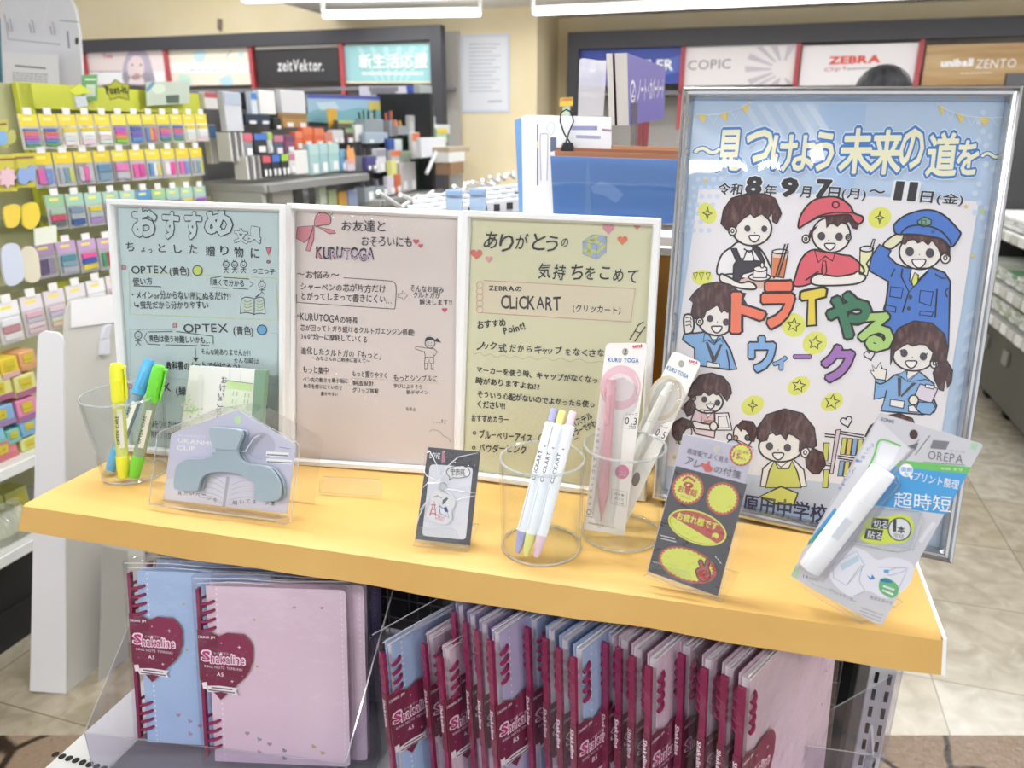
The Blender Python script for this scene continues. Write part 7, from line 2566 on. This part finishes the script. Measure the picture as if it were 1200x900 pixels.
for i in range(64):
    a = math.pi * i / 32
    k = .93 if i % 2 == 0 else .86
    x, y = 134 * (k + .02) * math.cos(a), 74 * k * math.sin(a)
    r0 = math.radians(20)
    pts.append((214 + x * math.cos(r0) - y * math.sin(r0), 710 + x * math.sin(r0) + y * math.cos(r0)))
A.poly(pts, YY, 2)
pz = [(256, 745), (262, 728), (276, 722), (268, 700), (274, 688), (286, 692), (294, 718), (302, 690), (314, 686), (322, 698), (314, 724), (322, 745), (318, 775), (300, 786), (272, 780)]
A.poly(smooth(pz, n=3), RR, 3)
A.line(smooth(pz, n=3), 6, GB, 4, True)
A.line(smooth([(276, 742), (300, 736), (306, 752), (290, 758)], False), 4, GB, 4)
for x, y in ((345, 672), (357, 684), (366, 698)):
    A.line([(x, y), (x + 5, y + 7)], 4, WHITE, 2)
A.scrib((92, 575), (160, 592), 1, M('D8D8DC', .5), 2, 5)
A.scrib((96, 590), (165, 606), 1, M('D8D8DC', .5), 2, 5)
A.build('print', t)
f = MB()
f.prism([A.L(p) for p in [(196, 104), (542, 183), (361, 868), (28, 752)]], .003, .0034, FILM)
f.build('film_sleeve', t)
stand(plS, [(757.5, 672), (760, 657), (803, 668), (807.5, 671), (811, 682), (813, 690), (818, 692), (817, 696), (808, 694)], [(806, 580), (878, 600), (848, 690), (775, 665)], [(754, 676), (846, 706), (866, 672), (790, 650)], 'clear acrylic stand holding the sale tag sticky notes')
# ---- glue cutter pack at the right end
plO = Plane((.2426, .5656, 1.0315), yaw=-24.7, lean=10.8, roll=-16.9)
t = thing('glue_cutter_pack', 'grey and blue carded pack with white glue stick cutter, right end of the shelf', 'stationery pack', plO.M)
A = Art(plO, .0006)
A.view(920, 470, 3.332)
GC = M('C9C9CF', .45)
MB().prism([A.L(p) for p in rounded([(370, 45), (775, 170), (375, 882), (20, 684)], 10, (0, 1, 2, 3))], -.0006, .0006, GC).build('card', t)
BLO, GRO = M('4A9EDA', .45), M('6EBE62', .45)
A.poly([(428, 228), (728, 258), (712, 285), (415, 254)], GRO, 1)
A.poly([(415, 254), (712, 285), (625, 442), (330, 405)], BLO, 1)
A.text('SONIC', (374, 76), (424, 88), M('6A6A74', .5), 2, h=13, bold=.02)
A.poly([(578, 152), (642, 158), (628, 190), (566, 184)], M('7A7A82', .5), 2)
A.text('OREPA', (556, 226), (692, 244), M('6A6A72', .5), 2, h=34)
A.text('オレパ', (640, 196), (704, 204), M('8A8A92', .5), 2, h=8)
A.line([(540, 238), (702, 250)], 3, M('7A7A82', .5), 2)
A.ell((502, 130), 17, 19, M('4A3432', .6), 2)
A.line([(470, 210), (524, 150)], 2.4, M('5A5A62', .5), 2)
A.line([(508, 210), (566, 134)], 3, M('5A5A62', .5), 2)
A.poly([(478, 176), (522, 162), (510, 190)], M('6A6A70', .5), 2)
A.line([(510, 180), (420, 285)], 10, M('9A9AA2', .5), 1.4)
A.text('with のり', (608, 266), (690, 274), M('EAF6EA', .5), 2, h=12)
A.ell((473, 270), 27, 26, WHITE, 2)
A.text('面倒', (452, 272), (494, 276), BLO, 3, h=18, bold=.01)
A.text('な', (464, 290), (482, 292), BLO, 3, h=14)
A.poly([(480, 290), (500, 292), (494, 308)], WHITE, 2)
A.text('プリント整理', (500, 306), (675, 342), WHITE, 3, h=34, bold=.006)
A.text('超時短', (424, 408), (646, 430), WHITE, 3, h=62)
A.poly(smooth([(300, 505), (330, 455), (400, 452), (440, 440), (490, 455), (502, 500), (470, 550), (420, 555), (350, 560), (290, 535)]), M('E0EC3E', .5), 2)
A.poly([(342, 455), (406, 460), (400, 500), (335, 495)], M('222224', .5), 3)
A.poly([(316, 496), (384, 503), (374, 545), (308, 536)], M('222224', .5), 3)
A.text('切る', (345, 490), (400, 496), WHITE, 4, h=30, bold=.01)
A.text('貼る', (320, 530), (376, 540), WHITE, 4, h=30, bold=.01)
A.ell((447, 500), 44, 44, WHITE, 3, ink=M('222224', .5), w=5)
A.text('1', (422, 508), (432, 509), M('222224', .5), 4, h=46, bold=.015)
A.text('本', (438, 512), (468, 515), M('222224', .5), 4, h=28, bold=.03)
A.text('完結', (422, 528), (462, 536), M('55555C', .5), 4, h=17)
A.poly(smooth([(175, 690), (200, 620), (260, 570), (320, 590), (360, 620), (420, 610), (500, 640), (480, 720), (400, 770), (320, 740), (250, 760)]), M('DEDEE8', .45), 1)
LN = M('9AA6BC', .5)
A.line([(185, 640), (280, 585), (310, 640), (240, 720), (190, 690)], 2.4, LN, 2, True)
A.poly([(215, 640), (285, 600), (290, 622), (222, 662)], M('B9CEDC', .5), 1.6)
A.line(smooth([(240, 720), (300, 640), (290, 700), (310, 740), (270, 760)], False), 2.4, LN, 2)
A.poly([(318, 678), (335, 690), (340, 676), (352, 694), (332, 698)], M('3E86C8', .5), 2)
A.line([(362, 648), (480, 652), (440, 740)], 2.4, LN, 2)
A.line(smooth([(395, 665), (450, 648), (470, 660), (410, 680), (395, 665)], False), 2.4, LN, 2)
A.poly([(385, 658), (405, 658), (405, 672), (385, 670)], M('6AAEE0', .5), 2)
A.poly(smooth([(370, 700), (400, 690), (440, 720), (438, 755), (410, 768), (370, 740)]), M('6CB47C', .5), 2)
A.scrib((385, 722), (425, 736), 1, WHITE, 3, 9)
A.scrib((382, 738), (420, 754), 1, WHITE, 3, 9)
A.poly(smooth([(372, 694), (400, 696), (420, 706), (400, 710), (375, 704)]), M('4E92CC', .5), 2)
A.text('色消えるのり', (330, 770), (416, 794), M('6A6A74', .5), 2, h=14)
A.text('プリントカッター', (170, 740), (275, 788), M('6A6A74', .5), 2, h=14)
for i in range(3):
    A.scrib((296 - i * 3, 806 + i * 12), (382 - i * 6, 836 + i * 12), 1, M('9A9AA4', .5), 2, 3.4)
A.text('14mm', (70, 690), (128, 704), M('7A7A84', .5), 2, h=14)
A.poly([(40, 640), (60, 640), (50, 690), (25, 680)], M('B4D0AC', .5), 1)
A.poly([(728, 160), (758, 168), (745, 192), (722, 186)], M('A9CDB0', .5), 1)
A.poly([(520, 545), (575, 470), (590, 478), (532, 555)], M('DCDCE4', .5), 1)
A.build('print', t)
# side flap with green curve, the blister and the cutter
A = Art(plO, .002)
A.view(920, 470, 3.332)
fl = [(362, 70), (490, 190), (385, 300), (90, 600), (40, 660), (60, 600), (200, 380)]
MB().prism([A.L(p) for p in fl], .001, .002, M('D6D6DC', .45)).build('side_flap', t)
A.line(smooth([(450, 175), (372, 152), (345, 220), (290, 330), (200, 440), (90, 560)], False), 8, GRO, 1)
A.poly([(375, 158), (448, 180), (420, 240), (330, 330)], M('E2E4EA', .5), .6)
A.poly([(195, 415), (205, 430), (110, 555), (88, 552)], BLO, 1)
A.vtext('コピー用紙・プリント専用', (338, 172), (215, 340), M('6A8ABA', .5), 17)
A.build('flap_print', t)
A.off = .012
a3 = Vector(A.L((95, 655)) + (.012,))
b3 = Vector(A.L((385, 270)) + (.012,))
z = (b3 - a3).normalized()
y = Vector((0, 0, -1))
x = y.cross(z)
T = Matrix(((x.x, y.x, z.x, a3.x), (x.y, y.y, z.y, a3.y), (x.z, y.z, z.z, a3.z), (0, 0, 0, 1)))
L = (b3 - a3).length
cu = MB().lathe([(.0003, 0), (.0092, .0003), (.0096, .001), (.0098, L * .2), (.0094, L * .202), (.0098, L * .204), (.0100, L * .72), (.0094, L * .725), (.0100, L * .73), (.0100, L - .001), (.0092, L), (.0003, L)], M('F4F4F6', .3), 28, T).build('glue_cutter', t, smooth=True)
MB().box(T @ Vector((0, -.0100, L * .45)), (.006, .02, .0006), M('D8DCE4', .4), T.to_3x3() @ Matrix.Rotation(math.pi / 2, 3, 'X')).build('grip_mark', cu)
m = MB()
bq = [(62, 640), (352, 252), (450, 320), (350, 450), (150, 690)]
m.prism([A.L(p) for p in bq], .002, .024, clear('cutter_blister', 'FBFCFD', .05, bump=.1, bscale=60, boost=1.0))
m.prism([A.L(p) for p in [(330, 430), (535, 445), (490, 590), (270, 560)]], .0012, .004, clear('cutter_blister', 'FBFCFD'))
m.build('blister', t)
ed = MB()
for ql in ([(400, 310), (440, 300), (450, 330), (420, 370), (380, 410)], [(400, 425), (530, 440), (540, 470), (500, 590), (440, 600), (250, 560)]):
    ed.tube([A.L(p) + (.0045,) for p in ql], .0007, EDGE, 5)
ed.build('blister_edge', t)
stand(plO, [(947, 680), (955, 686), (995, 699), (1001, 706), (1005, 722), (1012, 727), (1010, 731), (996, 724), (942, 690)], [(960, 620), (1062, 650), (1050, 712), (955, 690)], [(944, 684), (1012, 730), (1058, 706), (990, 668)], 'clear acrylic stand holding the glue cutter pack')
# ================================================================== RING NOTEBOOKS UNDER THE SHELF
MAR = M('8E2350', .35)
MAR2 = M('7A2444', .45)
def cover_mat(name, c1, c2):
    return noise_mat('cover_' + name, c1, c2, 6, .3, stretch=(1, .3, 1))
CVS = {'blue': cover_mat('blue', 'A9C3E6', 'B9D0EE'), 'pink': cover_mat('pink', 'E2C8D6', 'EAD4DE'), 'purple': cover_mat('purple', 'BDB4D8', 'CBC4E2'), 'violet': cover_mat('violet', '9E92B8', 'ACA2C6')}
SLV = clear('notebook_sleeve', 'FBFAFC', .08, bump=.45, bscale=26, boost=1.1)
WL_ = M('F6E9F0', .5)
LAB = {}
def label_art(size):
    """maroon heart with lettering; local metres, origin at spine, y = 0 at the bottom of the label"""
    A = Art(None, .0012)
    A.view(0, 0, 1)
    k = .000181
    X = lambda p: ((p[0] - 75) * k, (540 - p[1]) * k)
    H = [(75, 55), (140, 60), (215, 95), (270, 70), (380, 75), (415, 115), (435, 160), (430, 260), (405, 330), (370, 380), (290, 455), (205, 538), (140, 455), (75, 400)]
    A.poly([X(p) for p in H], MAR2, 1)
    A.poly([X(p) for p in [(215, 95), (270, 70), (380, 75), (415, 115), (435, 160), (430, 260), (330, 290), (190, 300)]], M('8A2C50', .45), 2)
    A.line([X(p) for p in H], .0005, M('9C7448', .4), 3, True)
    T = lambda s, p0, p1, m, l, **q: A.text(s, X(p0), X(p1), m, l, **q)
    T('KING JIM', (96, 112), (188, 112), WL_, 4, bold=.03)
    A.line([X(p) for p in [(80, 95), (92, 95), (92, 110), (80, 110)]], .0005, WL_, 4, True)
    T('シャカリン', (175, 218), (275, 218), WL_, 4)
    T('S', (95, 265), (150, 268), WL_, 3.4, bold=.07, h=72 * k)
    T('S', (99, 262), (146, 265), M('C83A78', .4), 6, bold=.03, h=64 * k)
    T('hakaline', (150, 280), (378, 285), WL_, 4, bold=.075, h=66 * k)
    T('hakaline', (154, 278), (374, 283), M('B43A70', .4), 6, bold=.012, h=58 * k)
    T('RING NOTE TEFRENU', (108, 312), (358, 330), WL_, 4)
    T(size, (188, 368), (230, 372), WL_, 4, bold=.02)
    for x, y, r in ((345, 166, 16), (287, 404, 13), (228, 142, 8), (357, 365, 5), (122, 365, 5)):
        A.star(X((x, y)), r * k, WL_, 4, 4, .25)
    A.poly([X(p) for p in [(86, 420), (118, 414), (122, 440), (200, 436), (328, 450), (310, 470), (324, 502), (210, 482), (120, 486), (112, 462), (92, 466)]], M('F0ECEE', .5), 4)
    A.line([X(p) for p in [(122, 440), (200, 436), (328, 450), (310, 470), (324, 502), (210, 482), (120, 486)]], .0003, M('5A4A50', .5), 5, True)
    A.scrib(X((150, 452)), X((285, 462)), 1, M('7A5A66', .5), 5, 9 * k)
    A.scrib(X((130, 470)), X((300, 484)), 1, M('7A5A66', .5), 5, 9 * k)
    return A
PROTO = {}
def notebook(m4, col, size, label, group, tilt=0):
    key = (col, size)
    if key in PROTO:
        return copy_thing(PROTO[key], m4, label, group)
    w, h = (.176, .222) if size == 'A5' else (.205, .268)
    t = thing('ring_notebook', label, 'notebook', m4, group)
    PROTO[key] = t
    cv = CVS[col]
    m = MB()
    rr = .006
    q = rounded([(.012, h), (w, h), (w, 0), (.012, 0)], rr, (1, 2))
    m.prism(q, -.0012, 0, cv)
    m.build('front_cover', t)
    MB().prism(q, -.0115, -.0103, cv).build('back_cover', t)
    pg = M('E9E4EA', .6)
    MB().box((w / 2 + .004, h / 2, -.0058), (w - .02, h - .008, .0078), pg).build('pages', t)
    a = Art(None, 0)
    a.view(0, 0, 1)
    n = 34
    for i in range(n):
        y = h * (i + .5) / n
        a.poly([(.0235, y - .0012), (.025, y - .0012), (.025, y + .0012), (.0235, y + .0012)], M('F4F0F6', .4), 1)
        a.poly([(w - .006, y - .0012), (w - .005, y - .0012), (w - .005, y + .0012), (w - .006, y + .0012)], M('F4F0F6', .4), 1)
    R = random.Random(w)
    cs = [M('C9A2B8', .2, .3), M('B4B4C8', .15, .5), M('D8C9A0', .2, .3)]
    for i in range(12):
        x, y = R.uniform(.05, w - .02), R.uniform(.006, .045) if i < 8 else R.uniform(.05, h - .02)
        a.heart((x, y), .003 if i < 8 else .002, cs[i % 3], 1, rot=R.uniform(-40, 40))
    a.build('cover_print', t)
    s = MB()
    s.prism([(0, h - .004), (.0038, h - .004), (.0038, .004), (0, .004)], -.0058, .0006, MAR)
    s.build('spine', t, bevel=.0014)
    # loose-leaf rings, four near each end
    for e in (0, 1):
        for i in range(4):
            y = (h - .020 - i * .0108) if e == 0 else (.020 + i * .0108)
            pts = []
            for j in range(13):
                an = math.radians(-190 + 300 * j / 12)
                pts.append((.0115 + .0105 * math.cos(an), y + .0042 * math.cos(an * .5 + .4) - .002, -.0040 + .0085 * math.sin(an)))
            MB().tube(pts, .0019, MAR, 7).build('ring', t, smooth=True)
    yl = h * .5 - .03
    lb = label_art(size)
    lb.v = [(x + .0005, y + yl, z + .001) for x, y, z in lb.v]
    lo = lb.build('heart_label', t)
    # the label wraps the spine
    bnd = MB()
    bnd.prism([(-.0006, yl + .087), (.0006, yl + .087), (.0006, yl + .024), (-.0006, yl + .024)], -.0066, .0014, MAR2)
    bnd.build('spine_band', t)
    sp = Art(None, 0)
    sp.text('Shakaline', (.0, 0), (.034, 0), WL_, 1, bold=.03, h=.006)
    sp.v = [(-.0008, yl + .08 - x, -.0058 + y * .7) for x, y, z in sp.v]
    sp.build('spine_lettering', t)
    f = MB()
    f.box((w / 2 + .001, h / 2 + .004, -.0055), (w + .008, h + .016, .0175), SLV)
    f.build('clear_sleeve', t)
    fs = MB()
    for pts in ([(.0, h + .010, .0034), (w * .3, h + .0115, .0034), (w * .6, h + .009, .0034), (w, h + .0115, .0034)], [(.004, h + .004, .0034), (w * .25, h + .007, .0034), (w * .5, h + .005, .0034)], [(.0, h + .011, -.0145), (w * .5, h + .0122, -.0145), (w, h + .0118, -.0145)]):
        fs.tube(pts, .0006, clear('film_crease', 'FFFFFF'), 5)
    fs.build('sleeve_fold', t)
    return t
def book_m(P, yaw, lean):
    pl = Plane(P, yaw=yaw, lean=lean)
    return pl.M
def top_at(x, y, ztop):
    return onz(x, y, ztop)
# front two and those behind them in the left tray (leaning back)
def lean_book(x, y, ztop, yaw, lean, col, size, label, group, dh=.222):
    T_ = onz(x, y, ztop)
    pl = Plane(T_, yaw=yaw, lean=lean)
    P = T_ - pl.v * (dh if size == 'A5' else .268)
    return notebook(Plane(P, yaw=yaw, lean=lean).M, col, size, label, group)
ZT = .902
GA = 'notebooks facing forward in the left tray'
lean_book(229, 686, ZT, -3, 10, 'pink', 'A5', 'pink A5 ring notebook facing forward, frontmost in the left tray', GA)
lean_book(148.5, 668, ZT + .004, -4, 10, 'blue', 'A5', 'blue A5 ring notebook facing forward, half behind the pink one', GA)
lean_book(252, 681, ZT - .001, -3, 10, 'pink', 'A5', 'pink A5 ring notebook directly behind the frontmost pink one', GA)
lean_book(172, 655, ZT + .009, -4, 10, 'blue', 'A5', 'blue A5 ring notebook at the back of the left tray', GA)
V_ = SH(.125, .135, ZB + .006)
notebook(Plane(V_, yaw=-6, lean=10).M, 'violet', 'B5', 'grey violet tall ring notebook standing at the back of the left tray', GA)
# stacks with their spines to the front
YW = 45
def spines(pts, ztop, col, size, group, words):
    for i, (x, y) in enumerate(pts):
        T_ = onz(x, y, ztop)
        h = .222 if size == 'A5' else .268
        lean_ = 3.0
        pl = Plane(T_, yaw=YW, lean=lean_)
        notebook(Plane(T_ - pl.v * h, yaw=YW, lean=lean_).M, col, size, words[i], group)
ZB5 = .945
spines([(447, 762)], .905, 'blue', 'A5', 'notebooks spine out in the right tray', ['blue A5 ring notebook with heart label showing, leftmost in the right tray'])
spines([(497, 752), (516, 768)], .905, 'pink', 'A5', 'notebooks spine out in the right tray', ['pink A5 ring notebook with a shorter spine, behind its twin', 'pink A5 ring notebook with a shorter spine, before its twin'])
spines([(532, 715), (546, 727), (560, 737), (575, 748)], ZB5, 'purple', 'B5', 'notebooks spine out in the right tray', ['purple B5 ring notebook, rearmost of the four purple spines', 'purple B5 ring notebook, third from the front of the purple spines', 'purple B5 ring notebook, second from the front of the purple spines', 'purple B5 ring notebook with lilac cover showing, front of the purple spines'])
spines([(619, 733), (640, 746), (656, 757), (673, 768)], ZB5, 'blue', 'B5', 'notebooks spine out in the right tray', ['blue B5 ring notebook, rearmost of the four blue spines', 'blue B5 ring notebook, third from the front of the blue spines', 'blue B5 ring notebook, second from the front of the blue spines', 'blue B5 ring notebook with pale cover showing, front of the blue spines'])
spines([(711, 751), (727, 757), (743, 767), (762, 779)], ZB5, 'pink', 'B5', 'notebooks spine out in the right tray', ['pink B5 ring notebook, rearmost of the pinks beside the blues', 'pink B5 ring notebook, third from the front of the pinks beside the blues', 'pink B5 ring notebook, second from the front of the pinks beside the blues', 'pink B5 ring notebook with pale cover showing, front of the pinks beside the blues'])
spines([(801, 764), (828, 781), (852, 790), (872, 803)], ZB5, 'pink', 'B5', 'notebooks spine out in the right tray', ['pink B5 ring notebook, rearmost of the rightmost pink spines', 'pink B5 ring notebook, third from the front of the rightmost pink spines', 'pink B5 ring notebook, second from the front of the rightmost pink spines', 'pink B5 ring notebook with wide pink cover showing, rightmost of all notebooks'])
# ---- clear trays
TRY = clear('tray_acrylic', 'F4F3F8', .04, boost=.9, body=.02, bodyc='E8E6F0')
def tray(fl, fr, bl, br, zt_f, zt_b, zb, label):
    t = thingw('clear_tray', label, 'tray', Vector(((fl[0] + br[0]) / 2, (fl[1] + br[1]) / 2, zb)))
    F = lambda p, z: Vector((p[0], p[1], z))
    def plate(q, name):
        n = len(q)
        c = sum(q, Vector()) / n
        nn = (q[1] - q[0]).cross(q[2] - q[0]).normalized() * .002
        m = MB()
        m.add(q, [tuple(range(n))], TRY)
        m.add([p + nn for p in q], [tuple(range(n - 1, -1, -1))], TRY)
        m.add(q + [p + nn for p in q], [(i, (i + 1) % n, n + (i + 1) % n, n + i) for i in range(n)], EDGE)
        buildw(m, name, t)
    plate([F(fl, zb), F(fr, zb), F(fr, zt_f), F(fl, zt_f)], 'front_panel')
    plate([F(fl, zb), F(fl, zt_f), F(bl, zt_b), F(bl, zb)], 'side_panel')
    plate([F(fr, zb), F(br, zb), F(br, zt_b), F(fr, zt_f)], 'side_panel')
    plate([F(fl, zb), F(bl, zb), F(br, zb), F(fr, zb)], 'bottom_panel')
zf = .745
a1, b1 = onz(100, 858, zf), onz(404, 893, zf)
bkv = D3 * .20
tray(a1, b1, a1 + bkv + E3 * .0, b1 + bkv, zf, zf + .20, ZB + .002, 'left clear acrylic tray holding the notebooks that face forward')
a2, b2 = onz(912, 868, .80), onz(1022, 884, .80)
b45 = (E3 + D3).normalized() * .2
a2, b2 = onz(912, 868, .785), onz(1022, 884, .785)
tray(a2, b2, a2 + b45, b2 + D3 * .025, .785, .80, ZB + .002, 'small clear acrylic tray at the end of the spine out notebooks')
la, lb_ = onz(446, 930, .72), onz(880, 985, .72)
tray(la, lb_, la + D3 * .25, lb_ + D3 * .25, .715, .735, ZB + .002, 'wide low clear acrylic tray holding the notebooks set spine out')
